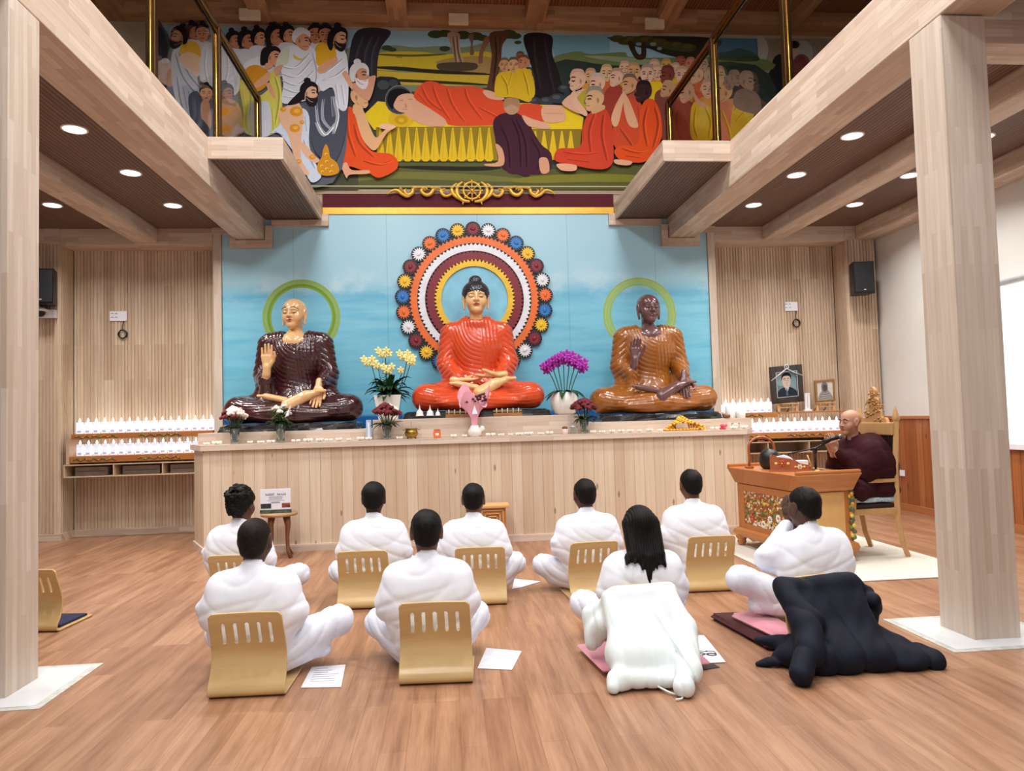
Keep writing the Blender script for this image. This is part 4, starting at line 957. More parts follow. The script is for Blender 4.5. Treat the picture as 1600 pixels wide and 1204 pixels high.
def hand_sdf(S, W, R, s, side=1, curl=.25, spread=.06, tcurl=.2, lens=(.34, .42, .44, .38), flat=1.0):
    """W wrist; columns of R: x towards the thumb side*side, y along the fingers, z out of the back of the hand"""
    fr = Frame(W, R, s)
    Cp = lambda a, b, ra, rb, k=.03: S.cap(fr(a), fr(b), ra*s, rb*s, k*s)
    Cp((0, -.25, 0), (0, .08, 0), .135, .13, .05)
    for i, x in enumerate((-.165, -.055, .055, .165)): Cp((x*.45*side, .06, 0), (x*side, .46, .0), .085, .075, .05)
    for i, x in enumerate((-.175, -.06, .058, .168)):
        p_ = np.array((x*side, .48-.05*(i == 0), 0.)); L = lens[i]; a = curl*(.6+.15*i*0); yaw = x*spread*8
        r = (.050, .058, .06, .058)[i]
        for seg, f in enumerate((.44, .32, .26)):
            d = np.array((math.sin(yaw)*side, math.cos(a)*math.cos(yaw), -math.sin(a)))
            q = p_+d*L*f; Cp(p_, q, r, r*.9, .012); p_ = q; r *= .9; a += curl
    a = np.array((.13*side, .10, -.02)); b = np.array((.27*side, .30, -.05-tcurl*.15)); c = b+np.array((.07*side, .17, -.05-tcurl*.2)); e = c+np.array((-.01*side, .13, -.03-tcurl*.1))
    Cp(a, b, .085, .07, .03); Cp(b, c, .066, .06, .012); Cp(c, e, .058, .05, .012)
def crease(d, w_, a): return -a*(1-np.abs(np.sin(PI*d/w_)))**2.2+a*.25
def rgbfn(base, lips=None, fr=None, var=.05):
    b = np.array(lin(base)); l = np.array(lin(lips)) if lips else None
    def f(V):
        C = np.tile(b, (len(V), 1)); n = wob(V[:, 0], V[:, 1], V[:, 2], 14)
        C *= (1+var*n)[:, None]
        if lips:
            L = fr.inv(V); m = (np.abs(L[:, 0])/.105)**2+((L[:, 2]+.247)/(.048*(1-.45*np.abs(L[:, 0])/.105)+1e-3))**2 < 1
            C[m & (L[:, 1] > .25)] = l
        return C
    return f

# ------------------------------------------------------------------ the three statues
m_lacq = mat_attr('painted_statue', 0.22, coat=0.6)
m_brow = mat_plain('brow_paint', (70, 44, 30), 0.4)
m_browg = mat_plain('eyelid_paint', (120, 80, 48), 0.4)
m_curls = mat_plain('blue_black_curls', (26, 30, 44), 0.3, coat=.4)
m_stone = mat_plain('black_marble', (30, 32, 34), 0.16, var=.5, nscale=9, coat=.3)
def make_statue(name, loc, label, kind, robe, skin, lips, rz=0.0, head_rz=0.0, s=.40, H=1.0):
    root = empty(name, loc, rz, label, 'statue')
    B_ = kind == 'buddha'
    hz = 1.405 if B_ else 1.335; wx = 1.17 if B_ else 1.12
    fr = Frame((0, -.04, hz*H), rot(0, 0, PI+head_rz), s)
    S = Sdf((-.26, -.32, hz*H-.36), (.26, .26, hz*H+.3), .0052)
    head_sdf(S, fr, lobes=True, wx=wx)
    S.plane((0, 0, -1), -(hz*H-.335))
    me = sdf_mesh('head', [S], rgbfn(skin, lips, fr, .02)); V = np.array([v.co[:] for v in me.vertices])
    hd = mobj('head', me, m_lacq, root)
    bl = [([(q*.05, .13), (q*.15, .185), (q*.29, .10)], .011) for q in (-1, 1)]
    face_lines(V, fr, bl, 'eyebrow', m_brow, hd)
    face_lines(V, fr, [([(q*.07, .0), (q*.15, -.025), (q*.235, .01)], .010) for q in (-1, 1)], 'eyelid_line', m_brow, hd)
    face_lines(V, fr, [([(q*.07, .055), (q*.15, .08), (q*.235, .045)], .006) for q in (-1, 1)], 'eyelid_crease', m_browg, hd)
    if B_:
        S = Sdf((-.22, -.26, hz-.1), (.22, .24, hz+.36), .005)
        S.ell(fr((0, -.06, .155)), [.36*s*wx, .44*s, .385*s], fr.R, 0); S.ell(fr((0, -.08, .53)), [.20*s, .20*s, .19*s], fr.R, .022)
        n = rot(0, 0, PI+head_rz)@np.array((0, .62, -.70)); S.plane(n, float(n@fr((0, .20, .25))), .012)
        S.disp(lambda X, Y, Z: .005*np.sin(X*150)*np.sin(Y*150)*np.sin(Z*150)+.002)
        mobj('curled_hair', sdf_mesh('hair', [S], None), m_curls, root)
        MB().ball(fr((0, face_y(V, fr, 0, .16)+.01, .155)), .006, 8).build('forehead_dot', m_browg, hd)
    # chest below the neck, hands and feet: one skin mesh
    sh = 1.0*H
    S = Sdf((-.2, -.3, .85*H), (.2, .2, 1.3*H), .012)
    S.ell((0, -.0 if B_ else -.03, .98*H), (.15, .08, .14) if B_ else (.19, .14, .14), None, 0); S.cap((0, 0, 1.0*H), (0, .005, (1.17 if B_ else 1.10)*H), .088, .086, .05)
    mobj('neck', sdf_mesh('neck', [S], rgbfn(skin, var=.03)), m_lacq, root)
    def limb(nm, G): mobj(nm, sdf_mesh(nm, [G], rgbfn(skin, var=.03)), m_lacq, root)
    hs = .30
    if B_:
        G = Sdf((-.40, -.62, .22), (.3, -.12, .56), .0066)
        hand_sdf(G, (-.24, -.30, .37), np.column_stack([(.15, -.97, .1), (.985, .15, -.03), (0.0, .12, -.99)]), hs, -1, .12, .02); limb('hand', G)
        G = Sdf((-.3, -.62, .22), (.4, -.12, .56), .0066)
        hand_sdf(G, (.24, -.33, .42), np.column_stack([(.15, .97, -.1), (-.985, .15, -.08), (0.0, .12, -.99)]), hs, -1, .14, .02); limb('hand', G)
    else:
        G = Sdf((-.46, -.52, .42*H), (-.06, -.1, 1.06*H), .0066)
        hand_sdf(G, (-.27, -.30, .66*H), np.column_stack([(1, 0, 0), (.04, -.08, 1.0), (0, 1, .08)]), hs, 1, .05 if kind == 'left' else .22, .03)
        G.cap((-.30, -.24, .5*H), (-.27, -.30, .66*H), .055, .042, .02); limb('hand', G)
        G = Sdf((.1, -.62, .04), (.55, -.14, .56), .0066)
        hand_sdf(G, (.33, -.34, .42), np.column_stack([(-1, 0, .05), (-.10, -.38, -.92), (0, .9, -.4)]), hs, -1, .14, .04); limb('hand', G)
    G = Sdf((-.12, -.62, .08), (.56, -.2, .48), .0066)
    G.cap((-.0, -.46, .20), (.2, -.43, .315), .080, .062, .02); G.cap((.2, -.43, .315), (.34, -.41, .36), .062, .052, .03, flat=(0, 0, 1, .75))
    for i in range(5): G.cap((.33, -.45+.022*i, .365), (.425-.010*i, -.46+.026*i, .368), .022-.002*i, .019-.0015*i, .006)
    limb('foot', G)
    G = Sdf((-.5, -.6, .18), (.04, -.2, .44), .0066)
    G.cap((-.05, -.42, .27), (-.26, -.40, .32), .056, .052, .03, flat=(0, 0, 1, .7))
    for i in range(5): G.cap((-.25, -.43+.02*i, .322), (-.34+.01*i, -.445+.024*i, .326), .020-.0015*i, .017, .006)
    limb('foot', G)
    # robe
    S = Sdf((-.9, -.64, -.02), (.9, .42, 1.2*H), .0095)
    S.ell((0, .10, .24), (.44, .30, .24), None, 0)
    S.cap((0, .07, .30), (0, .04, .60*H), .29, .25, .10, flat=(0, 1, 0, .72)); S.ell((0, .02, .82*H), (.35, .21, .30*H), None, .08)
    S.cap((-.28, .03, .985*H), (.28, .03, .985*H), .115, .115, .08)
    for q in (-1, 1):
        S.cap((q*.16, .0, 1.04*H), (q*.30, .03, 1.0*H), .08, .10, .08)
        S.cap((q*.345, .03, .96*H), (q*.40, .02, .62*H), .115, .105, .05)
        if B_: S.cap((q*.40, .02, .60), (q*.24, -.26, .40), .105, .075, .05); S.cap((q*.38, .0, .5), (q*.30, -.12, .3), .09, .12, .08)
        elif q < 0: S.cap((-.40, .02, .60*H), (-.31, -.22, .52*H), .10, .085, .05); S.cap((-.38, .0, .5*H), (-.36, -.10, .28), .09, .13, .08); S.cap((-.30, -.22, .5*H), (-.3, -.2, .32), .06, .09, .06)
        else: S.cap((.40, .02, .60*H), (.345, -.27, .47*H), .105, .075, .05); S.cap((.40, .02, .55*H), (.40, -.10, .33), .09, .12, .08)
        S.cap((q*.18, .10, .20), (q*.64, -.12, .175), .20, .170, .08, flat=(0, 0, 1, .95))
        S.cap((q*.66, -.12, .16), (q*.10, -.40, .13), .145, .125, .06)
    S.ell((0, -.34, .10), (.5, .17, .10), None, .06)
    if B_: S.cap((-.1, .02, 1.11), (.1, .02, 1.11), .09, .09, .08); S.ell((0, -.02, 1.08), (.16, .14, .09), None, .05)
    # room for the lap and neck opening
    if B_: S.ell((0, -.40, .46), (.22, .17, .12), None, .05, 'sub')
    S.ell((.17, -.47, .33), (.24, .09, .075), rot(0, -.5, 0), .03, 'sub'); S.ell((-.2, -.47, .35), (.16, .08, .06), rot(0, .2, 0), .03, 'sub')
    S.ell((0, -.03, (1.215 if B_ else 1.13)*H), (.125 if B_ else .15, .13, .13 if B_ else .16), None, .02, 'sub')
    S.plane((0, 0, -1), 0.0, .02)
    def folds(X, Y, Z):
        nz = wob(X, Y, Z, 5.5)
        d1 = np.sqrt((X-.20)**2+(Z-1.15*H)**2)+.07*nz
        up = np.clip((Z-.36)/.1, 0, 1)*np.where(Y < .15, 1, .4)
        t = crease(d1, .048, .009)*(.45+.55*np.clip(wob(X, Y, Z, 7, 2)+.6, 0, 1))
        # sleeves wrinkle across the arm
        arm = np.clip((np.abs(X)-.30)/.05, 0, 1)*up
        t2 = crease(Z*1.0+.4*Y*np.sign(X)*0+np.abs(X)*.8+.03*nz, .075, .012)
        # chest: hanging arcs on one side, falling pleats on the other
        t3 = crease(X*1.0+.12*(Z-1.1)+.02*nz, .05, .011)*np.clip((X-.02)/.05, 0, 1)*np.clip((.30-X)/.05, 0, 1)*np.clip((Z-.4)/.1, 0, 1)
        lp = 1-up
        kx = np.abs(X)
        d2 = np.sqrt((kx-.42)**2*.30+(Z-.44)**2*1.5)+.03*nz
        t4 = crease(d2, .05, .007)*np.clip((.78-kx)/.2, .15, 1)
        return (t*(1-arm)*np.where(X < .04, 1, .35)+t2*arm+t3)*up+t4*lp*.9
    S.disp(folds)
    mobj('robe', sdf_mesh('robe', [S], rgbfn(robe, var=.05)), m_lacq, root)
    return root
def plinth(x0, x1, y0, y1, z0, z1, label, rough):
    rg = random.Random(int(x0*100)); mb = MB(); n = 40; prof = []
    for zz, sc in ((z0, 1.0), (z0+.3*(z1-z0), .985), (z0+.75*(z1-z0), .97), (z1, .93)):
        ring_ = []
        for k in range(n):
            t = 2*PI*k/n; e = 6.0; c, s_ = math.cos(t), math.sin(t); rr = (abs(c)**e+abs(s_)**e)**(-1/e)
            j = 1+(rg.random()-.5)*.05*rough
            ring_.append(((x0+x1)/2+c*rr*(x1-x0)/2*sc*j, (y0+y1)/2+s_*rr*(y1-y0)/2*sc*j, zz+(rg.random()-.5)*.006*rough*(zz not in (z0,))))
        prof.append(ring_)
    vs = [p_ for r_ in prof for p_ in r_]; fs = [(i*n+k, i*n+(k+1) % n, (i+1)*n+(k+1) % n, (i+1)*n+k) for i in range(3) for k in range(n)]
    fs += [tuple(reversed(range(n))), tuple(3*n+k for k in range(n))]
    mb.add(vs, fs); o = mb.build('plinth', m_stone); tag(o, label, 'plinth'); return o
plinth(-.93, .90, 8.38, 9.3, 1.4135, 1.495, 'black stone slab under the red robed statue', 0)
plinth(-3.05, -1.42, 8.40, 9.3, 1.314, 1.40, 'black stone slab under the dark maroon robed statue', 1)
plinth(1.47, 3.05, 8.40, 9.3, 1.314, 1.40, 'black stone slab under the ochre robed statue', 1)
make_statue('seated_statue', (0.01, 8.87, 1.497), 'seated statue in glossy orange red robe with curled dark hair, hands in lap', 'buddha', (220, 78, 36), (238, 192, 136), (176, 60, 46), s=.405)
make_statue('seated_statue', (-2.22, 8.88, 1.402), 'seated bald statue in dark maroon robe with right hand raised', 'left', (62, 26, 28), (226, 180, 128), (160, 70, 56), head_rz=-.22, s=.385)
make_statue('seated_statue', (2.22, 8.88, 1.404), 'seated dark skinned statue in ochre brown robe with right hand raised', 'right', (152, 90, 30), (104, 72, 72), (92, 58, 60), head_rz=.10, s=.385)
# ------------------------------------------------------------------ altar
m_altarX = mat_wood('altar_top_wood', (224, 206, 190), (204, 182, 162), 'X', 0.5, 0.05, 0.15)
a_ = empty('altar', (0, 8.0, 0), 0, 'long pale pine altar across the back wall carrying the statues', 'altar')
L = -3.35; F = [(-3.34, 8.55), (-3.05, 8.0), (3.08, 8.0), (3.36, 8.5)]
def foot(off, z0, z1, mb, back=9.45):
    P = [(-3.34-off, back), (-3.34-off, 8.55-off*.3), (-3.05-off*.4, 8.0-off), (3.08+off*.4, 8.0-off), (3.36+off, 8.5-off*.3), (3.36+off, back)]
    P = [(max(-3.36, min(3.36, u)) if False else u, v) for u, v in P]
    mb.prism([(u, v-8.0) for u, v in P], z0, z1); return mb
foot(-.02, 0.0, 1.13, MB()).build('front_panel', m_pine, a_)
foot(0.0, 0.0, 0.075, MB(), 8.9).build('base_board', m_altarX, a_)
foot(.02, 1.125, 1.186, MB()).build('top_board', m_altarX, a_)
for (x0, x1, y0, z1, lb) in ((-3.2, -1.245, 8.33, 1.312, 'left lower step of the altar carrying the maroon robed statue'), (-1.24, 1.24, 8.31, 1.412, 'raised middle step of the altar carrying the red robed statue'),
                         (1.245, 3.3, 8.33, 1.312, 'right lower step of the altar carrying the ochre robed statue')):
    o = MB().box(x0, x1, y0, 9.45, 1.1865, z1, bev=.004).build('altar_step', m_altarX); tag(o, lb, 'altar step')
# ------------------------------------------------------------------ people
m_skin = mat_attr('skin', 0.5, spec=.35)
m_hair = mat_plain('black_hair', (14, 12, 12), 0.6, spec=.2, var=.4, nscale=60)
m_hair2 = mat_plain('dark_brown_hair', (26, 20, 18), 0.65, spec=.2, var=.4, nscale=60)
m_white = mat_plain('white_cotton', (238, 242, 252), 0.85, spec=.1, var=.015, nscale=30)
m_white2 = mat_plain('white_trouser_cotton', (228, 232, 244), 0.85, spec=.1, var=.015, nscale=30)
m_maroonr = mat_plain('dark_maroon_cloth', (52, 18, 24), 0.85, spec=.15, var=.12, nscale=20)
def person(loc, rz, label, H=1.0, W=1.0, skin=(96, 66, 52), hair='short', kneeR=(.33, -.24, .14), kneeL=(-.33, -.24, .14), arms='lap', lean=0.0, headx=0.0, turn=0.0,
           tilt=0.0, robe=True, flare=0.0, seat=.05, group='people in white sitting on the floor', mats=None, cap=False, head_s=.262, elbows=.225, nod=0.0):
    root = empty('person', (loc[0], loc[1], seat), rz, label, 'person', group)
    sh, nz = .535*H, .722*H
    hy = -.03-lean
    fr = Frame((headx, hy, nz), rot(nod, 0, 0) @ rot(0, tilt, PI+turn) if nod else rot(0, tilt, PI+turn), head_s)
    # --- body
    S = Sdf((headx-.14, hy-.18, nz-.21), (headx+.14, hy+.16, nz+.14), .0046)
    head_sdf(S, fr, lobes=False); S.plane((0, 0, -1), -(nz-.20))
    parts = [S]
    elb = {q: (q*elbows*W, .0-lean*.5, .30*H) for q in (-1, 1)}
    if arms == 'lap': wr = {q: (q*.09, -.27, .15) for q in (-1, 1)}
    elif arms == 'prayer': wr = {q: (q*.032, -.30-lean*.4, .46*H) for q in (-1, 1)}; elb = {q: (q*.22*W, -.10-lean*.4, .30*H) for q in (-1, 1)}
    else: wr = {q: (q*.03-.06, -.20-lean, .60*H) for q in (-1, 1)}; elb = {q: (q*.24*W-.02, -.14-lean*.4, .36*H) for q in (-1, 1)}
    S = Sdf((-.55, -.55, -.02), (.55, .25, nz-.1), .012)
    S.ell((0, .0, .10), (.16, .13, .11), None, 0); S.cap((0, .0, .12), (0, -.01-lean*.6, .42*H), .12, .14, .05, flat=(0, 1, 0, .75))
    S.cap((-.13*W, -lean*.8, sh-.03), (.13*W, -lean*.8, sh-.03), .055, .055, .05); S.cap((0, -.005-lean*.9, sh-.04), (headx, hy+.03, nz-.16), .052, .047, .04)
    for q in (-1, 1):
        kn = kneeR if q > 0 else kneeL
        S.cap((q*.19*W, -lean*.8, sh-.04), elb[q], .048, .040, .03); S.cap(elb[q], wr[q], .038, .028, .02)
        S.cap((q*.09, .0, .09), kn, .08, .052, .03); S.cap(kn, (-q*.10, -.34, .045), .048, .034, .03); S.cap((-q*.10, -.34, .04), (-q*.22, -.32, .035), .034, .028, .02, flat=(0, 0, 1, .8))
    parts.append(S)
    hs = .185
    for q in (-1, 1):
        w_ = np.array(wr[q]); G = Sdf(w_-.2, w_+.2, .0045)
        if arms == 'lap': R_ = np.column_stack([(-.25*q*-1, .97, .05), (-q*.95, -.28, -.12), (0, 0, -1)]); y = np.array((-q*.93, -.35, -.08)); y /= np.linalg.norm(y); z = np.array((0, 0, -1.)); z -= y*(z@y); z /= np.linalg.norm(z)
        else: y = np.array((-q*.02, -.28, .95)); y /= np.linalg.norm(y); z = np.array((q*1., 0, 0)); z -= y*(z@y); z /= np.linalg.norm(z)
        R_ = np.column_stack([np.cross(y, z), y, z])
        hand_sdf(G, w_, R_, hs, (1 if q > 0 else -1) if arms != 'lap' else (1 if q < 0 else -1), .12 if arms != 'lap' else .2, .02); parts.append(G)
    body = mobj('body', sdf_mesh('body', parts, rgbfn(skin, tuple(int(v*.8) for v in (skin[0]*1.1, skin[1]*.8, skin[2]*.8)), fr, .05)), m_skin, root)
    V = np.array([v.co[:] for v in body.data.vertices[:20000]])
    face_lines(V, fr, [([(q*.05, .12), (q*.13, .15), (q*.23, .11)], .016) for q in (-1, 1)], 'eyebrow', m_hair, body)
    face_lines(V, fr, [([(q*.075, .02), (q*.13, .012), (q*.19, .02)], .012) for q in (-1, 1)], 'eyelash', m_hair, body)
    # --- hair
    if hair != 'bald':
        big = {'short': 0, 'buzz': -.012, 'curly': .05, 'long': .015, 'thick': .02}[hair]
        lo = fr.o-np.array((.2, .2, .2)); lo[2] -= .38 if hair == 'long' else 0
        G = Sdf(lo, fr.o+np.array((.2, .2, .2)), .0046 if hair != 'long' else .005)
        k = head_s
        G.ell(fr((0, -.055, .16)), [(.34+big)*k, (.435+big)*k, (.365+big)*k], fr.R, 0)
        G.ell(fr((0, -.20, -.08)), [(.28+big)*k, (.25+big)*k, (.30+big*.5)*k], fr.R, .02)
        n = fr.R@np.array((0, -.62 if hair != 'buzz' else -.55, .78)); n = -n
        if hair != 'long': G.plane(n, float(n@fr((0, .10, .13 if hair != 'buzz' else .12))), .012); 
        else:
            nn = fr.R@np.array((0, 1., -.25)); G.plane(nn, float(nn@fr((0, .16, .0))), .01)
            for x_ in (-.25, -.08, .1, .26): G.cap(fr((x_, -.14, .1)), fr((x_*1.18, -.47, -.50)), .19*k, .13*k, .03)
            for x_, z_, r_ in ((-.12, -.95, .05), (.02, -1.25, .05), (.12, -.98, .04), (.3, -.85, .04), (-.3, -.8, .05), (.42, -.95, .018), (-.5, -.85, .018), (.05, -1.6, .022), (.22, -.95, .03)):
                G.cap(fr((x_*.8, -.5, -.6)), fr((x_, -.64, z_+.13)), .11*k, r_*k*.6, .02)
        if hair in ('short', 'thick'): G.disp(lambda X, Y, Z: .0022*wob(X, Y, Z, 90)+.002*wob(X, Y, Z, 38, 1))
        if hair == 'curly':
            rg_ = random.Random(4)
            for _ in range(90):
                a_, b_ = rg_.random()*2*PI, rg_.random()*1.25; G.ell(fr((.36*math.sin(b_)*math.cos(a_), -.08+.44*math.sin(b_)*math.sin(a_)-.06, .15+.42*math.cos(b_))), [.075*k*(.7+.6*rg_.random())]*3, None, .006)
        if hair == 'curly': G.disp(lambda X, Y, Z: .012*wob(X, Y, Z, 55)+.006*wob(X, Y, Z, 120, 1))
        if hair == 'long': G.disp(lambda X, Y, Z: .0022*np.sin(X*420+3*wob(X, Y, Z, 20)))
        me = sdf_mesh('hair', [G], None)
        mobj('hair', me, m_hair2 if hair == 'buzz' else m_hair, root)
    # --- clothing
    mt, ml = mats or (m_white, m_white2)
    S = Sdf((-.62, -.56, -.045), (.62, .34, .66*H), .0085)
    S.ell((0, .02, .10), (.19*W, .15, .14), None, 0)
    for z_, hw, r_, yb in ((.18, .11, .10, .02), (.27, .15, .09, .04-lean*.25), (.35, .165, .085, .05-lean*.45), (.43, .155, .08, .045-lean*.65), (.49, .135, .075, .02-lean*.8)):
        S.cap((-hw*W, yb, z_*H), (hw*W, yb, z_*H), r_, r_, .07)
    S.cap((-.05, .01-lean*.9, sh-.005), (.05, .01-lean*.9, sh-.005), .062, .062, .05)
    S.cap((-.15*W, .01-lean*.9, sh-.06), (.15*W, .01-lean*.9, sh-.06), .075, .075, .05)
    for q in (-1, 1):
        e = np.array(elb[q]); s0 = np.array((q*.175*W, -lean*.8, sh-.075)); m_ = s0+(e-s0)*.85
        S.cap(s0, m_, .066, .072, .07)
        if flare and q > 0: S.cap(s0+np.array((-.0, .02, .0)), np.array(m_)+np.array((.055, .03, .05)), .05, .035, .03, flat=(.6, 0, .8, .7)); S.cap(np.array(m_)+np.array((.055, .03, .05)), np.array(m_)+np.array((-.02, .05, -.03)), .022, .05, .02)
        S.cap(m_, e+(np.array(wr[q])-e)*.15, .070, .060, .04); S.cap(e+(np.array(wr[q])-e)*.15, e+(np.array(wr[q])-e)*.86, .056, .046, .03)
    S.cap((0, -.14, .10), (0, -.05, .3), .12, .14, .06)
    if not robe:
        S.ell((0, .06, .30), (.27, .20, .32), None, .1); S.ell((0, -.10, .34), (.25, .18, .16), None, .12); S.ell((0, .03, .08), (.27, .24, .10), None, .08)
        for q in (-1, 1): S.cap((q*.2, -.1, .42), (q*.17, -.2, .22), .08, .10, .08)
    if kneeR[2] > .2: S.cap((.17, .06, .12), (.30, -.12, .05), .10, .05, .05)
    # neck opening and standing collar
    nb = np.array((headx*.5, (hy+.02-lean*.9)/2+.01, sh+.055)); 
    S.cap((headx*.2, -lean*.9+.01, sh-.01), nb+np.array((0, -.005, .0)), .074, .066, .02)
    S.cap((headx*.2, -.01-lean*.9, sh-.03), nb+np.array((0, -.02, .06)), .054, .054, .008, mode='sub')
    S.plane((0, 0, -1), min(seat, .05)-.004 if seat < .2 else .03, .01)
    def fo(X, Y, Z):
        n = wob(X, Y, Z, 5, 1)
        sd = 1 if math.sin(loc[0]*7) > 0 else -1
        a = crease(Z*.75+sd*X*.42+.09*n, .115, .0065)*np.clip((.50*H-Z)*6, 0, 1)+crease(X*1.05+sd*Z*.25+.05*n, .10, .006)*np.clip((.40*H-Z)*6, 0, 1)
        a = a+crease(np.sqrt((X-sd*.05)**2+(Z-.62*H)**2)+.03*n, .13, .004)
        return a+.003*wob(X, Y, Z, 11, 2)+.0015*wob(X, Y, Z, 33, 1)
    S.disp(fo)
    mobj('shirt' if robe else 'robe', sdf_mesh('shirt', [S], None), mt, root)
    S = Sdf((-.66, -.56, -.05), (.66, .25, .42), .009)
    for q in (-1, 1):
        kn = np.array(kneeR if q > 0 else kneeL)
        S.cap((q*.09, .0, .08), kn, .108, .078, .04); S.cap(kn, (-q*.06, -.34, .05), .075, .060, .05)
        S.cap((q*.10, .0, .05), kn*np.array((.8, .8, .3)), .07, .05, .05)
    S.plane((0, 0, -1), min(seat, .05)-.004 if seat < .2 else .03, .01)
    S.disp(lambda X, Y, Z: crease(np.sqrt((np.abs(X)-.1)**2+(Z-.3)**2)+.04*wob(X, Y, Z, 6), .07, .008)+.003*wob(X, Y, Z, 14, 2))
    mobj('trousers' if robe else 'robe_skirt', sdf_mesh('trousers', [S], None), ml, root)
    return root

G1 = 'people in white sitting on the floor'
def hx(px, py, Y): return float(at(px, py, Y=Y)[0])
person((hx(398, 900, 4.1), 4.08), PI-.06, 'man in white with shaved dark hair sitting in the front left floor chair', skin=(84, 60, 50), hair='buzz', kneeR=(.28, -.26, .13), kneeL=(-.42, -.20, .20), H=.962, flare=1)
person((hx(668, 900, 4.12), 4.1), PI+.02, 'man in white with black hair in the front chair, second from the left', skin=(110, 76, 60), hair='short', kneeR=(.29, -.24, .15), kneeL=(-.28, -.24, .16), H=.972)
person((hx(584, 850, 5.65), 5.68), PI, 'man in white with tall black hair in the second row, left of the centre', skin=(60, 42, 36), hair='thick', H=1.015, kneeR=(.30, -.2, .15), kneeL=(-.26, -.2, .16))
person((hx(741, 850, 5.62), 5.62), PI-.12, 'man in white with short black hair in front of the small wooden cabinet', skin=(120, 82, 62), hair='short', H=.975, kneeL=(-.31, -.16, .18), kneeR=(.26, -.24, .14))
person((hx(918, 850, 5.65), 5.66), PI+.1, 'man in white with short hair sitting right of the centre, left knee out', skin=(90, 60, 46), hair='short', H=.975, kneeR=(.34, -.12, .15), kneeL=(-.24, -.24, .14), flare=1)
person((hx(1003, 850, 4.25), 4.27), PI, 'woman in white with long black hair behind the white coat', skin=(196, 150, 124), hair='long', H=.90, W=.93, kneeR=(.33, -.2, .16), kneeL=(-.24, -.2, .16))
person((hx(1086, 850, 5.7), 5.72), PI-.03, 'man in white in the second row nearest the carved desk', skin=(112, 78, 60), hair='short', H=1.03, flare=1, kneeR=(.24, -.26, .14), kneeL=(-.24, -.26, .14))
person((hx(375, 850, 5.75), 5.75), PI-.28, 'man in white with bushy curly hair at the far left beside the stool', skin=(90, 62, 50), hair='curly', H=.99, kneeL=(-.42, -.14, .16), kneeR=(.22, -.26, .14), flare=1)
person((hx(1270, 850, 4.4), 4.42), PI+.28, 'man in white with hands at his face sitting before the navy coat', skin=(88, 62, 52), hair='short', H=.93, W=1.16, arms='face', kneeR=(.46, -.14, .24), kneeL=(-.22, -.24, .14), flare=1, lean=.02, group=None, seat=.088)
# the robed speaker on the tall chair
person((3.62, 6.50), -PI/2+.12, 'bald monk in dark maroon robe sitting on the tall chair with palms together', skin=(186, 138, 114), hair='bald', H=1.0, W=1.0, arms='prayer', lean=.13,
       seat=.535, robe=False, mats=(m_maroonr, m_maroonr), kneeR=(.24, -.30, .12), kneeL=(-.24, -.30, .12), group=None, head_s=.245, elbows=.24, turn=.12)

# ------------------------------------------------------------------ legless floor chairs
m_ply = mat_wood('bent_birch_plywood', (216, 184, 128), (202, 168, 112), 'X', 3.0, .3, .12, rough=.26, mort=0.0, spec=.45)
m_navy = mat_plain('navy_cushion', (28, 32, 66), 0.9, var=.1)
def floor_chair_mesh():
    prof = smooth_pts([(-.03, .43), (-.012, .365), (.008, .31), (.026, .25), (.034, .20), (.022, .14), (-.006, .085), (-.034, .045), (-.034, .016), (-.005, .004), (.03, .004), (.10, .005), (.22, .005), (.36, .008)], False, 6)
    L = [0]
    for i in range(1, len(prof)): L.append(L[-1]+math.hypot(prof[i][0]-prof[i-1][0], prof[i][1]-prof[i-1][1]))
    tot = L[-1]
    def at_l(l):
        for i in range(1, len(L)):
            if L[i] >= l: t = (l-L[i-1])/(L[i]-L[i-1]+1e-9); return tuple(a+(b-a)*t for a, b in zip(prof[i-1], prof[i]))
        return prof[-1]
    nu, nv = 96, int(tot/.0055); Wd = .39
    def keep(u, l):
        x = u*Wd/2
        # rounded top corners and slots
        if l < .03 and abs(x) > Wd/2-.03 and math.hypot(abs(x)-(Wd/2-.03), .03-l) > .03: return False
        for k in range(-2, 3):
            cx = k*.062
            a, b = .065, .165
            d = math.hypot(x-cx, max(a-l, 0, l-b))
            if d < .0105: return False
        return True
    bm = bmesh.new(); g = {}
    for j in range(nv+1):
        l = tot*j/nv; y, z = at_l(l)
        wd = Wd*(1.0 if l > .35 else .955+.045*l/.35)
        for i in range(nu+1):
            u = -1+2*i/nu; bow = .018*(1-u*u)*max(0, 1-l/.4)
            g[i, j] = bm.verts.new((u*wd/2, -(y)+bow*-1*-1 if False else -y+bow*-1+.018*max(0, 1-l/.4), z))
    for j in range(nv):
        for i in range(nu):
            if keep(-1+2*(i+.5)/nu, tot*(j+.5)/nv): bm.faces.new((g[i, j], g[i+1, j], g[i+1, j+1], g[i, j+1]))
    for v in [v for v in bm.verts if not v.link_faces]: bm.verts.remove(v)
    me = bpy.data.meshes.new('shell'); bm.to_mesh(me); bm.free()
    o = bpy.data.objects.new('tmp', me); COL.objects.link(o)
    m = o.modifiers.new('s', 'SOLIDIFY'); m.thickness = .011; m.offset = 0
    dg = bpy.context.evaluated_depsgraph_get(); me2 = bpy.data.meshes.new_from_object(o.evaluated_get(dg)); bpy.data.objects.remove(o)
    me2.polygons.foreach_set('use_smooth', [True]*len(me2.polygons)); me2.update()
    zs = min(v.co.z for v in me2.vertices)
    for v in me2.vertices: v.co.z -= zs
    return me2
CHM = floor_chair_mesh()
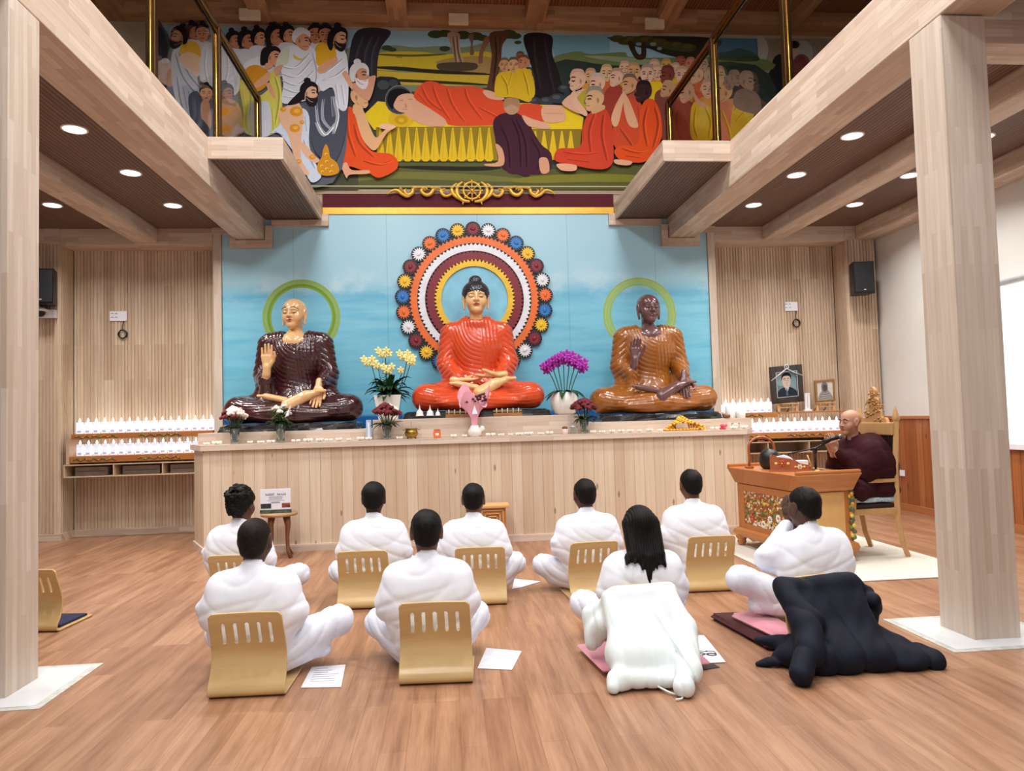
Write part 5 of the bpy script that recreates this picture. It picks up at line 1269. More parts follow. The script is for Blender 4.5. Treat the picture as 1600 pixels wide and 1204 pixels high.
def fchair(px, py, rz, label, pad=False, tilt=0):
    p_ = at(px, py, Z=0.0)
    r_ = empty('floor_chair', (p_[0], p_[1], 0.001), PI+rz, label, 'chair', 'legless bent plywood floor chairs')
    mobj('seat_shell', CHM, m_ply, r_)
    mb = MB(); mb.box(-.17, .17, -.34, -.03, .0125, .032, bev=.012)
    if pad: mb.build('seat_pad', m_navy, r_)
    return r_
G2 = 'legless bent plywood floor chairs'
fchair(388, 1086, -.03, 'slotted plywood floor chair behind the man with shaved hair, nearest on the left')
fchair(682, 1066, -.06, 'slotted plywood floor chair in the front, second from the left')
fchair(569, 950, -.05, 'slotted plywood floor chair of the man with tall black hair')
fchair(752, 944, -.05, 'slotted plywood floor chair of the man before the small cabinet')
fchair(929, 934, .08, 'slotted plywood floor chair of the man with his left knee out')
fchair(1113, 923, -.02, 'slotted plywood floor chair nearest the carved desk')
fchair(368, 957, -.12, 'slotted plywood floor chair of the curly haired man')
fchair(1006, 1030, .0, 'plywood floor chair mostly hidden under the white coat')
fchair(1280, 1012, .14, 'plywood floor chair hidden under the navy coat')
fchair(52, 986, -.12, 'empty plywood floor chair beside the left column with navy pad', pad=True)
# ------------------------------------------------------------------ stone footings done; rug
m_rug = mat_plain('cream_rug', (214, 210, 198), 0.95, var=.05, nscale=60, bump=.2)
o = MB().box(2.36, 4.03, 5.48, 7.75, 0.0, 0.012, bev=.005).build('rug', m_rug); tag(o, 'cream rug on the floor under the carved desk and the tall chair', 'rug')

# ------------------------------------------------------------------ carved desk
m_desk = mat_wood('orange_lacquered_wood', (190, 122, 64), (176, 108, 54), 'Y', 3.0, .4, .14, rough=.3, mort=0, spec=.5)
m_deskx = mat_wood('orange_lacquered_wood_x', (196, 128, 70), (182, 112, 58), 'X', 3.0, .4, .14, rough=.3, mort=0, spec=.5)
m_desklt = mat_plain('pale_desk_panel', (214, 170, 110), .35, var=.05)
PAL = [(222, 190, 150), (206, 150, 60), (190, 70, 40), (110, 130, 60), (232, 226, 210), (160, 110, 60), (86, 96, 70), (220, 200, 90)]
m_carv = [mat_plain('carving_paint_%s' % n, c, .4) for n, c in zip(('cream', 'gold', 'red', 'green', 'white', 'brown', 'olive', 'yellow'), PAL)]
DP, DZ = (2.75, 6.12), .115
D = empty('carved_desk', (DP[0], DP[1], 0.0125), DZ, 'orange wood desk with painted carved panel and flared top before the speaker', 'desk')
DL_, DW = 1.10, .51                                                  # length along y, width along x
def ring_prism(mb, prof, x0, x1, y0, y1):
    """prof: (outset, z) loops around a rectangle"""
    vs = []
    for o_, z in prof: vs += [(x0-o_, y0-o_, z), (x1+o_, y0-o_, z), (x1+o_, y1+o_, z), (x0-o_, y1+o_, z)]
    n = len(prof); fs = [(4*i+k, 4*i+(k+1) % 4, 4*i+4+(k+1) % 4, 4*i+4+k) for i in range(n-1) for k in range(4)]
    fs += [(3, 2, 1, 0), tuple(4*(n-1)+k for k in range(4))]; mb.add(vs, fs)
mb = MB(); ring_prism(mb, [(-.01, .635), (.015, .645), (.025, .67), (.045, .73), (.065, .78), (.072, .795), (.06, .804)], 0, DW, 0, DL_); mb.build('desk_top', m_deskx, D)
for yy in (-.05, DL_+.05): MB().box(-.07, DW+.07, yy-.02, yy+.02, .80, .832, bev=.012).build('raised_end', m_deskx, D)
mb = MB()
for x_ in (0, DW-.055):
    for y_ in (0, DL_-.055): mb2 = MB().box(x_, x_+.055, y_, y_+.055, 0.17, .64, bev=.006); mb2.build('corner_post', m_desk, D)
MB().box(.02, .035, .05, DL_-.05, 0.17, .64).build('side_panel', m_desk, D)
MB().box(.05, DW-.05, .012, .028, .2, .63, bev=.01).build('end_panel', m_desklt, D); MB().box(.05, DW-.05, DL_-.03, DL_-.015, .2, .63).build('end_panel', m_desklt, D)
# framed carving on the long side
mb = MB(); mb.box(-.004, .02, .06, .13, .18, .635, bev=.006); mb.box(-.004, .02, DL_-.13, DL_-.06, .18, .635, bev=.006); mb.box(-.004, .02, .13, DL_-.13, .565, .635, bev=.006); mb.box(-.004, .02, .13, DL_-.13, .18, .235, bev=.006)
mb.build('panel_frame', m_desk, D)
rg = random.Random(5); mb = MB(); mb.box(.006, .02, .13, DL_-.13, .235, .575, mi=5)
for k in range(420):
    y_ = .14+rg.random()*(DL_-.28); z_ = .24+rg.random()*.33; t = (z_-.24)/.33
    mi = rg.choice([4, 4, 0, 4] if t < .12 else [0, 4, 0, 2, 5] if t > .88 else [0, 1, 2, 3, 4, 5, 6, 7, 3, 5])
    r__ = .008+rg.random()*.011; a_ = rg.random()*PI; c_, s_ = math.cos(a_), math.sin(a_)
    mb.ball((.004, y_, z_), (.010, r__*(1+.8*rg.random()), r__*.75), 8, mi, Matrix.Rotation(a_, 3, 'X'))
for y_, z_ in ((.24, .30), (.36, .36), (.82, .30), (.62, .27), (.5, .33)):
    for k in range(9):
        a_ = 2*PI*k/9; mb.ball((-.003, y_+.026*math.cos(a_), z_+.026*math.sin(a_)), (.009, .016, .011), 8, 4 if y_ < .7 else 2, Matrix.Rotation(a_, 3, 'X'))
mb.build('painted_carving', m_carv, D)
# base skirt with scroll feet
mb = MB(); ring_prism(mb, [(-.0, .09), (.03, .10), (.045, .13), (.035, .165), (.005, .185)], 0, DW, 0, DL_); mb.build('base_moulding', m_desk, D)
for x_, sx in ((.03, -1), (DW-.03, 1)):
    for y_, sy in ((.05, -1), (DL_-.05, 1)):
        MB().tube([(x_, y_, .12), (x_+sx*.03, y_+sy*.02, .075), (x_+sx*.015, y_+sy*.01, .035), (x_+sx*.035, y_+sy*.03, .012)], [.065, .055, .038, .045], 12).build('foot', m_desk, D)
# scalloped apron
for s_ in (0,):
    P = [(.06, .12)]; n = 24
    for k in range(n+1):
        t = k/n; P.append((.06+t*(DL_-.12), .075+.028*abs(math.sin(t*PI*4))*(1-abs(2*t-1)*.2)))
    P.append((DL_-.06, .12)); x_ = -.025 if s_ == 0 else DW+.01
    MB().prism(P, 0, .015, T=lambda u, v, w_: (x_+w_, u, v)).build('apron', m_desk, D)
# carved corner vines at the near right post
mb = MB()
for k in range(26):
    t = k/25; mb.ball((DW-.0+.012*math.sin(k*1.9), -.006+.012*math.cos(k*2.3), .20+.44*t), (.02, .018, .022), 8, [6, 3, 7, 1, 6][k % 5])
mb.build('carved_vine', m_carv, D)
mb = MB()
for k in range(14): mb.ball((.0+.01*math.sin(k*2), -.008, .42+.018*k), (.018, .014, .016), 8, [1, 2, 5][k % 3])
mb.build('carved_vine', m_carv, D)
DR = rot(0, 0, DZ)
def dpt(x, y, z=0.0): v = DR@np.array((x, y, 0.)); return (DP[0]+v[0], DP[1]+v[1], .0125+.8045+z)
# tissue holder with painted flowers
m_brownw = mat_plain('red_brown_lacquer', (160, 84, 44), .3, var=.1, coat=.3)
r_ = empty('carved_box', dpt(.15, .36), -.5, 'brown carved box holder with painted red and blue flowers on the desk', 'box')
mb = MB()
vs = []; a, b = .19, .10
for z, kx, top in ((0.0, 1, 0), (.02, .96, 0)): vs += [(-a*kx, -b*kx, z), (a*kx, -b*kx, z), (a*kx, b*kx, z), (-a*kx, b*kx, z)]
mb.add(vs, [(3, 2, 1, 0), (0, 1, 5, 4), (1, 2, 6, 5), (2, 3, 7, 6), (3, 0, 4, 7), (4, 5, 6, 7)]); mb.build('base', m_brownw, r_)
P = [(-.17, .02), (.17, .02), (.19, .045), (.08, .065), (.01, .12), (-.16, .145)]
for y_ in (-.09, .08): MB().prism(P, 0, .012, T=lambda u, v, w_: (u, y_+w_, v)).build('side_board', m_brownw, r_)
MB().box(-.178, -.165, -.09, .09, .02, .15, bev=.003).build('end_board', m_brownw, r_); MB().box(.165, .178, -.09, .09, .02, .05, bev=.003).build('end_board', m_brownw, r_)
mb = MB()
for cx, cz, ci, r0 in ((-.07, .075, 2, .028), (.085, .045, 4, .02)):
    for k in range(6): a_ = 2*PI*k/6; mb.ball((cx+r0*.8*math.cos(a_), -.094, cz+r0*.8*math.sin(a_)), (r0*.45, .006, r0*.35), 8, ci)
    mb.ball((cx, -.097, cz), r0*.4, 8, 1)
    for q in (-1, 1): mb.ball((cx+q*r0*1.9, -.094, cz), (r0*.55, .005, r0*.5), 8, 7)
mb.build('painted_flowers', m_carv, r_)
cx = MB()
for q in (-.045, .045):
    for k in range(6): a_ = 2*PI*k/6; cx.ball((-.181, q*.0+.026*math.cos(a_), .08+.026*math.sin(a_)), (.005, .014, .012), 8, 2)
cx.build('painted_flowers', m_carv, r_)
G = MB().prism([(-.14, .10), (-.13, .13), (-.06, .15), (.0, .125), (.02, .10)], -.06, .06, T=lambda u, v, w_: (u, w_, v)); G.build('white_tissue', m_white, r_)
# arch stand with hanging bar, dark bowl
r_ = empty('arch_stand', dpt(.14, .84), .0, 'brown wooden arch stand with a small hanging bar on the desk', 'stand')
pts = [(-.135, 0, 0), (-.13, 0, .10), (-.135, 0, .2)]+[(-.135*math.cos(a), 0, .2+.11*math.sin(a)) for a in [PI*k/12 for k in range(1, 12)]]+[(.135, 0, .2), (.13, 0, .1), (.135, 0, 0)]
MB().tube(pts, .013, 10).build('arch', m_brownw, r_)
for q in (-1, 1): MB().box(q*.135-.03, q*.135+.03, -.05, .05, 0, .022, bev=.01).build('foot', m_brownw, r_)
MB().box(-.035, .035, -.008, .008, .262, .276, bev=.003).tube([(-.02, 0, .27), (-.02, 0, .305)], .003, 6).tube([(.02, 0, .27), (.02, 0, .305)], .003, 6).build('hanging_bar', m_brownw, r_)
m_black = mat_plain('black_plastic', (18, 18, 20), .4, var=.2)
o = MB().lathe([(0.06, 0), (.085, .02), (.10, .07), (.098, .12), (.085, .16), (.055, .19), (.0001, .2)], n=28).build('round_bell', m_black, None, dpt(.13, .68)); tag(o, 'round black bell standing below the wooden arch on the desk', 'bell')
# microphone on its stand
r_ = empty('microphone_stand', dpt(.32, .22), 0, 'short black microphone stand with slanting boom on the desk', 'stand')
MB().lathe([(.085, 0), (.085, .008), (.06, .016), (.02, .022), (.012, .024)], n=28).build('base', m_black, r_)
MB().tube([(0, 0, .01), (0, 0, .22)], .010, 10).box(-.016, .016, -.016, .016, .17, .215, bev=.004).build('pole', m_black, r_)
MB().tube([(-.26, .02, .165), (.0, 0, .215), (.15, -.005, .275)], .007, 8).ball((-.2, .017, .177), .014, 8).build('boom', m_black, r_)
r_ = empty('microphone', tuple(np.array(dpt(.32, .22))+np.array((.15, -.005, .275))), 0, 'black microphone pointing at the mouth of the monk', 'microphone')
MB().tube([(-.075, .0, .0), (.0, 0, .018), (.075, 0, .036)], [.014, .018, .022], 12).build('handle', m_black, r_)
MB().ball((.10, 0, .042), (.030, .024, .024), 14).build('grille', mat_plain('mic_grille', (120, 120, 124), .4, metal=.8), r_)
r_ = empty('white_box', dpt(.36, .50), .2, 'small white box with blue lower edge on the desk beside the microphone stand', 'box')
MB().box(-.05, .05, -.04, .04, .03, .085, bev=.004).build('body', m_white, r_); MB().box(-.051, .051, -.041, .041, 0, .03, bev=.003).build('blue_band', mat_plain('blue_label', (96, 128, 170), .5), r_)
o = MB().tube([(0, 0, .0), (-.05, .0, .14)], .006, 8).build('wooden_stick', m_desklt, None, dpt(.40, .38)); tag(o, 'thin pale stick leaning beside the microphone stand', 'stick')
o = MB()
for k in range(9): o.ball((.018*math.cos(k*2.4)*(k/9), .018*math.sin(k*2.4)*(k/9), .012+.004*(k % 3)), (.015, .013, .010), 8)
o = o.build('marigold', mat_plain('marigold_orange', (236, 170, 40), .6), None, dpt(.22, .06)); tag(o, 'orange yellow flower head lying on the desk', 'flower')

# ------------------------------------------------------------------ tall chair of the speaker
m_chair = mat_wood('pale_oak', (206, 164, 112), (190, 146, 96), 'Z', 3.0, .3, .16, rough=.4, mort=0)
m_seat = mat_plain('dark_leather', (46, 26, 28), .4, var=.15)
T_ = empty('tall_chair', (3.74, 6.53, 0.0125), -PI/2+.05, 'tall carved oak throne chair with dark leather seat on the rug', 'chair')
# local: front is -y, so the back stands at y=0
for q in (-1, 1):
    MB().tube([(q*.27, .085, 0), (q*.27, .03, .15), (q*.27, .0, .35), (q*.27, .0, .8), (q*.27, .03, 1.26)], [.026, .028, .032, .030, .030], 4, smooth=False).build('rear_leg', m_chair, T_)
    MB().tube([(q*.27, -.50, 0), (q*.27, -.49, .2), (q*.27, -.48, .42)], [.026, .028, .032], 4, smooth=False).build('front_leg', m_chair, T_)
    MB().lathe([(.03, 0), (.034, .02), (.026, .05), (.018, .09), (.0001, .14)], c=(q*.27, .03, 1.26), n=12).build('spire', m_chair, T_)
    MB().box(q*.27-.022, q*.27+.022, -.46, .0, .69, .725, bev=.008).build('armrest', m_chair, T_)
    MB().tube([(q*.27, -.44, .42), (q*.27, -.42, .70)], .02, 8).build('arm_post', m_chair, T_)
mb = MB(); mb.box(-.28, .28, -.03, .03, 1.12, 1.24, bev=.01); mb.build('top_rail', m_chair, T_)
MB().box(-.29, .29, -.50, .0, .40, .455, bev=.008).build('seat_frame', m_chair, T_)
MB().box(-.27, .27, -.49, -.02, .455, .50, bev=.022).build('seat_cushion', m_seat, T_)
MB().box(-.25, .25, -.012, .02, .58, 1.12, bev=.01).build('back_panel', m_seat, T_)
mb = MB(); P = smooth_pts([(-.20, 0), (-.17, .05), (-.12, .05), (-.10, .12), (-.06, .13), (-.065, .22), (-.03, .25), (-.035, .31), (0, .35), (.035, .31), (.03, .25), (.065, .22), (.06, .13), (.10, .12), (.12, .05), (.17, .05), (.20, 0)], False, 4)
mb.prism(P, -.012, .02, T=lambda u, v, w_: (u, w_, 1.235+v))
rg = random.Random(3)
for k in range(60):
    v = rg.random()*.30; wmax = .15*(1-v/.33)+.012; u = (rg.random()*2-1)*wmax
    mb.tube([(u-.012, .024, 1.245+v), (u, .03, 1.257+v), (u+.012, .024, 1.247+v+.01)], .006, 6); mb.tube([(u-.012, -.016, 1.245+v), (u, -.022, 1.257+v), (u+.012, -.016, 1.247+v+.01)], .006, 6)
mb.build('carved_crest', m_chair, T_)
m_flor = NT('floral_cloth'); v_, x_, y_, z_ = m_flor.xyz(); vo = m_flor.node('ShaderNodeTexVoronoi'); vo.inputs['Scale'].default_value = 26; m_flor.link(v_, vo.inputs['Vector'])
m_flor.link(m_flor.ramp(vo.outputs['Distance'], [(.15, lin((70, 90, 120))), (.3, lin((190, 208, 214))), (.7, lin((150, 178, 196)))]), m_flor.b.inputs['Base Color']); m_flor.b.inputs['Roughness'].default_value = .8; m_flor = m_flor.m
S = Sdf((-.34, -.52, .47), (.36, .08, .62), .008); S.box((0, -.23, .532), (.275, .22, .024), .02, rot(0, 0, 0), 0); S.disp(lambda X, Y, Z: .006*wob(X, Y, Z, 22))
S.plane((0, 0, -1), -.506)
o = mobj('seat_blanket', sdf_mesh('b', [S], None), m_flor, None, (3.74, 6.53, .012), (0, 0, -PI/2+.05)); tag(o, 'folded pale blue patterned cloth on the seat of the tall chair', 'cloth')
o = MB().box(-.006, .006, -.05, .05, -.04, .04, bev=.004).build('wall_socket', m_white, None, (5.715, 9.1, .50)); tag(o, 'white socket on the orange wainscot behind the tall chair', 'socket')

# ------------------------------------------------------------------ coats on the chairs
m_coatw = mat_plain('white_puffer_fabric', (226, 236, 236), .7, spec=.2, var=.02, nscale=8)
m_coatn = mat_plain('navy_coat_fabric', (14, 19, 34), .75, spec=.25, var=.25, nscale=9)
S = Sdf((.22, 3.32, -.02), (1.1, 4.25, .56), .0075)
th = math.atan2(.34, .40)
S.box((.655, 3.765, .225), (.20, .045, .255), .04, rot(-th, 0, .04), 0)
S.cap((.54, 3.925, .395), (.84, 3.93, .41), .042, .042, .05); S.ell((.62, 3.72, .13), (.20, .10, .10), None, .08)
S.cap((.46, 3.60, .05), (.74, 3.585, .045), .042, .042, .03)
S.cap((.46, 3.60, .05), (.43, 3.56, .03), .045, .03, .05)
S.cap((.82, 3.86, .35), (.86, 3.76, .24), .065, .07, .04); S.cap((.86, 3.76, .24), (.82, 3.56, .10), .07, .062, .03); S.cap((.82, 3.56, .10), (.76, 3.47, .05), .062, .052, .02)
S.cap((.53, 3.93, .37), (.42, 4.02, .26), .045, .055, .04); S.cap((.42, 4.02, .27), (.40, 3.96, .13), .055, .04, .03); S.cap((.46, 3.9, .25), (.42, 3.95, .17), .06, .05, .04)
S.plane((0, 0, -1), -.006, .01)
S.disp(lambda X, Y, Z: crease(X*1.0+.12*Z+.02*wob(X, Y, Z, 6), .075, .007)*np.clip((.36-Z)*6+.15, 0, 1)+.004*wob(X, Y, Z, 17)-.02*np.exp(-((X-.71-.42*(.33-Z))/.010)**2)*np.clip((.34-Z)*10, 0, 1))
r_ = empty('white_coat', (0, 0, 0), 0, 'puffy white coat draped over the floor chair behind the woman', 'coat')
mobj('coat_shell', sdf_mesh('c', [S], None), m_coatw, r_)
MB().tube(smooth_pts([(.64, 3.57, .03), (.70, 3.50, .012), (.74, 3.47, .010), (.735, 3.43, .010), (.70, 3.42, .010)], False, 5), .005, 8).build('drawstring', m_coatw, r_)
S = Sdf((1.15, 3.35, -.02), (2.42, 4.3, .55), .0085)
S.box((1.72, 3.80, .215), (.25, .042, .24), .04, rot(-.62, 0, .02), 0)
S.cap((1.50, 3.935, .405), (1.94, 3.945, .405), .042, .042, .05); S.ell((1.72, 3.74, .07), (.33, .16, .10), None, .08)
S.cap((1.51, 3.88, .36), (1.53, 3.74, .25), .06, .075, .03); S.cap((1.55, 3.74, .25), (1.48, 3.60, .13), .075, .06, .03); S.cap((1.46, 3.60, .13), (1.38, 3.51, .055), .06, .055, .05)
S.cap((1.50, 3.78, .05), (1.29, 3.81, .012), .07, .012, .08); S.cap((1.50, 3.88, .10), (1.36, 3.97, .09), .06, .012, .06)
S.cap((1.93, 3.96, .36), (2.03, 3.96, .33), .045, .03, .04); S.cap((2.0, 3.93, .2), (2.05, 3.98, .16), .06, .04, .03); S.cap((2.02, 3.9, .3), (2.07, 3.95, .23), .04, .03, .03)
S.ell((1.98, 3.74, .04), (.24, .15, .06), rot(0, 0, -.3), .08); S.cap((1.95, 3.84, .12), (2.20, 3.70, .03), .07, .045, .06); S.cap((2.0, 3.68, .04), (2.20, 3.63, .035), .045, .042, .05)
S.plane((0, 0, -1), -.006, .008)
S.disp(lambda X, Y, Z: crease(X*1.0-.9*Z*(X-1.7)+.35*Y+.06*wob(X, Y, Z, 5), .17, .016)+.012*wob(X, Y, Z, 9, 1)+.004*wob(X, Y, Z, 30))
o = mobj('navy_coat', sdf_mesh('c', [S], None), m_coatn); tag(o, 'large navy coat draped over a floor chair, spilling onto the floor at right', 'coat')

# ------------------------------------------------------------------ cushions, papers, glasses
m_pink = mat_plain('pink_fleece', (224, 150, 166), .9, var=.05, sheen=.3); m_marc = mat_plain('maroon_cushion_cloth', (72, 24, 28), .85, var=.1)
def cushion(P, z0, z1, mat, label, name='floor_cushion', cat='cushion'):
    c = np.mean(P, axis=0); bm = bmesh.new()
    vs = [bm.verts.new((x-c[0], y-c[1], z)) for z in (z0, z1) for x, y in P]; n = len(P)
    bm.faces.new(vs[:n][::-1]); bm.faces.new(vs[n:])
    for k in range(n): bm.faces.new((vs[k], vs[(k+1) % n], vs[n+(k+1) % n], vs[n+k]))
    bmesh.ops.recalc_face_normals(bm, faces=bm.faces); bmesh.ops.bevel(bm, geom=bm.edges[:], offset=(z1-z0)*.4, segments=3, affect='EDGES')
    me = bpy.data.meshes.new(name); bm.to_mesh(me); bm.free(); me.polygons.foreach_set('use_smooth', [True]*len(me.polygons))
    o = mobj(name, me, mat, None, (c[0], c[1], 0)); tag(o, label, cat); return o
cushion([(1.36, 4.72), (1.45, 4.02), (1.72, 4.08), (1.70, 4.70)], .001, .045, m_marc, 'dark maroon floor cushion under the knee of the man by the navy coat')
cushion([(1.44, 4.55), (1.53, 4.00), (1.70, 4.04), (1.68, 4.62)], .047, .085, m_pink, 'pink blanket on the maroon cushion under the man by the navy coat', 'pink_blanket', 'blanket')
cushion([(.36, 4.22), (.42, 3.78), (1.02, 3.80), (1.02, 4.1), (.98, 4.30)], .0265, .045, m_pink, 'pink mat under the woman and the white coat', 'pink_mat', 'mat')
m_paper = mat_plain('paper', (226, 228, 238), .7, var=.03, nscale=10)
m_ink = mat_plain('ink', (70, 72, 80), .7)
def paper(px, z, label, text=True, mat=None):
    P = [at(x, y, Z=z) for x, y in px]; c = np.mean(P, axis=0)
    mb = MB(); mb.prism([(p_[0]-c[0], p_[1]-c[1]) for p_ in P], 0, .0012)
    o = mb.build('paper_sheet', m_paper if mat is None else mat, None, (c[0], c[1], z)); tag(o, label, 'paper')
    if text and len(P) == 4:
        mb = MB(); P2 = [np.array(p_)-c for p_ in P]; rg = random.Random(int(px[0][0]))
        for k in range(7):
            t = .12+.1*k; a = P2[1]+(P2[0]-P2[1])*t; b = P2[2]+(P2[3]-P2[2])*t; u = .15; 
            w_ = .35+.4*rg.random(); A_ = a+(b-a)*u; B_ = a+(b-a)*(u+w_); d = (P2[0]-P2[1])*.008
            mb.add([(A_[0]-d[0], A_[1]-d[1], .0014), (A_[0]+d[0], A_[1]+d[1], .0014), (B_[0]+d[0], B_[1]+d[1], .0014), (B_[0]-d[0], B_[1]-d[1], .0014)], [(0, 1, 2, 3)])
        mb.build('printed_lines', m_ink, o)
    return o
paper([(470, 1074), (487, 1042), (540, 1038), (533, 1073)], .002, 'white printed sheet on the floor right of the nearest man with shaved hair')
paper([(746, 1044), (760, 1012), (815, 1017), (800, 1046)], .002, 'white sheets on the floor right of the second front man', False)
paper([(800, 920), (804, 904), (845, 908), (815, 917)], .002, 'white sheet on the floor between the two middle men', False)
paper([(1082, 1037), (1080, 992), (1100, 992), (1134, 1034)], .004, 'white sheet with eyeglasses on it beside the woman', False)
paper([(1176, 912), (1172, 899), (1195, 900), (1205, 914)], .24, 'white sheet held on the lap of the man by the navy coat', False)
bpy.data.objects['paper_sheet.004'].location.z = .235
o = MB().box(-.10, .08, -.03, .03, 0.0, .003, bev=.001).build('dark_folder', m_black, None, tuple(at(1100, 1043, Z=0.0)[:2])+(.0005,), (0, 0, .2)); tag(o, 'dark folder under the sheet beside the woman', 'folder')
g0 = at(1103, 1021, Z=.01); r_ = empty('eyeglasses', (g0[0], g0[1], .0062), -.3, 'black rimmed eyeglasses lying on the sheet beside the woman', 'eyeglasses')
for q in (-1, 1): MB().tube([(q*.032+.026*math.cos(a), .018*math.sin(a), .003) for a in [2*PI*k/20 for k in range(21)]], .0026, 6).build('rim', m_black, r_)
MB().tube([(-.008, 0, .004), (.008, 0, .004)], .002, 6).build('bridge', m_black, r_)
MB().tube([(.058, 0, .004), (.05, .05, .004), (.0, .055, .003)], .002, 6).build('temple', m_black, r_); MB().tube([(-.058, 0, .004), (-.04, .045, .004), (.01, .048, .003)], .002, 6).build('temple', m_black, r_)

# ------------------------------------------------------------------ stool, notice, small cabinet before the altar
m_stool = mat_wood('dark_brown_wood', (128, 82, 56), (104, 64, 42), 'Z', 2.0, .2, .25, rough=.4, mort=0)
m_stoolt = mat_wood('pale_stool_top', (176, 140, 104), (160, 124, 90), 'X', 2.0, .2, .2, rough=.4, mort=0)
r_ = empty('round_stool', (-2.17, 7.72, 0), .2, 'small round brown wooden stool carrying the white notice', 'stool')
MB().lathe([(.155, .43), (.185, .435), (.19, .45), (.185, .465), (.0001, .467)], n=32).build('stool_top', m_stoolt, r_)
for k in range(4):
    a = PI/4+PI/2*k; c, s_ = math.cos(a), math.sin(a)
    MB().tube([(.10*c, .10*s_, .44), (.125*c, .125*s_, .33), (.11*c, .11*s_, .2), (.12*c, .12*s_, .08), (.16*c, .16*s_, .0)], [.038, .028, .018, .017, .022], 8).build('leg', m_stool, r_)
r_ = empty('notice_board', (-2.19, 7.66, .468), .03, 'white notice with dark lettering and two small pictures standing on the round stool', 'notice')
MB().box(-.155, .155, -.006, .006, .035, .25, bev=.002).build('board', m_paper, r_)
MB().box(-.16, .16, -.012, .012, 0, .035, bev=.004).build('stand', mat_plain('clear_plastic', (90, 104, 96), .15, trans=.4, var=.5, nscale=30), r_)
mb = MB(); rg = random.Random(2)
def glyphs(mb, x0, x1, z, h, rg, y=-.0075):
    x = x0
    while x < x1:
        w_ = h*(.5+.5*rg.random())
        mb.box(x, x+w_, y-.0004, y, z, z+h*.22); mb.box(x, x+w_*.25, y-.0004, y, z, z+h)
        if rg.random() > .4: mb.box(x+w_*.7, x+w_*.95, y-.0004, y, z, z+h*(.6+.5*rg.random()))
        if rg.random() > .5: mb.box(x, x+w_*.9, y-.0004, y, z+h*.75, z+h*.95)
        x += w_*1.25
glyphs(mb, -.10, -.01, .185, .022, rg); glyphs(mb, .02, .10, .185, .022, rg); glyphs(mb, -.07, .07, .163, .008, rg); glyphs(mb, -.065, .065, .145, .008, rg); glyphs(mb, -.09, .09, .128, .005, rg); glyphs(mb, -.045, .045, .105, .012, rg)
mb.build('lettering', m_ink, r_)
MB().box(-.15, -.045, -.0085, -.006, .05, .10).build('picture', mat_plain('dark_photo', (40, 44, 46), .5, var=.9, nscale=50), r_); MB().box(.065, .15, -.0085, -.006, .055, .10).build('picture', mat_plain('red_photo', (130, 56, 40), .5, var=.8, nscale=40), r_)
r_ = empty('small_cabinet', (.08, 7.76, 0), 0, 'small carved orange wood cabinet against the altar front behind the seated man', 'cabinet')
MB().box(-.15, .145, -.10, .13, 0, .43, bev=.006).build('body', m_deskx, r_); MB().box(-.19, .185, -.13, .15, .43, .462, bev=.008).build('cabinet_top', m_desklt, r_)
mb = MB()
for k, (a, b) in enumerate(((.12, .0), (.085, .035), (.055, .065))):
    for x0, x1, z0, z1 in ((-a, a, .40-b, .41-b), (-a, -a+.012, .06+b, .41-b), (a-.012, a, .06+b, .41-b), (-a, a, .06+b, .07+b)): mb.box(x0, x1, -.112-.004*k, -.098, z0, z1, bev=.002)
mb.build('stepped_frame', m_desklt, r_)
# ------------------------------------------------------------------ lamp shelves in the two niches
m_shelf = mat_wood('shelf_wood', (206, 180, 152), (188, 160, 132), 'X', 1.2, .2, .15, rough=.5, mort=0)
m_shelfo = mat_wood('orange_shelf_edge', (190, 128, 70), (176, 112, 58), 'X', 1.2, .2, .15, rough=.4, mort=0)
m_lampw = NT('lamp_paper'); v_, x_, y_, z_ = m_lampw.xyz()
gc = m_lampw.ramp(m_lampw.noise(v_, 6, 2), [(.3, lin((206, 216, 246))), (.7, lin((238, 242, 255)))])
m_lampw.link(gc, m_lampw.b.inputs['Base Color']); m_lampw.link(gc, m_lampw.b.inputs['Emission Color']); m_lampw.b.inputs['Emission Strength'].default_value = .52; m_lampw = m_lampw.m
m_flame = mat_plain('lamp_flame', (255, 244, 226), .4, emit=2.2)
m_tube = mat_plain('light_strip', (255, 252, 248), .4, emit=2.6)
m_tag = mat_plain('name_tag', (206, 206, 216), .7)
def mini_lamp_proto():
    r_ = empty('memorial_lamp', (0, 0, -5))
    mb = MB(); vs = []
    mb.box(-.038, .038, -.022, .022, 0, .145, bev=.006); mb.build('lamp_body', m_lampw, r_)
    MB().lathe([(.006, .145), (.014, .160), (.010, .178), (.0001, .20)], n=10).build('flame', m_flame, r_)
    MB().box(-.022, .022, -.0235, -.0222, .015, .040).build('name_tag', m_tag, r_)
    return r_
LP = mini_lamp_proto(); first = [True]
def lamps(x0, n, pitch, y, z, where, group):
    for k in range(n):
        o = LP if first[0] else copy_tree(LP); first[0] = False
        o.location = (x0+k*pitch, y, z)
        o['label'] = where; o['category'] = 'lamp'; o['group'] = group
GA, GB, GC_, GD = 'white lamps on the upper left shelf', 'white lamps on the lower left shelf', 'white lamps on the upper right shelf', 'white lamps on the lower right shelf'
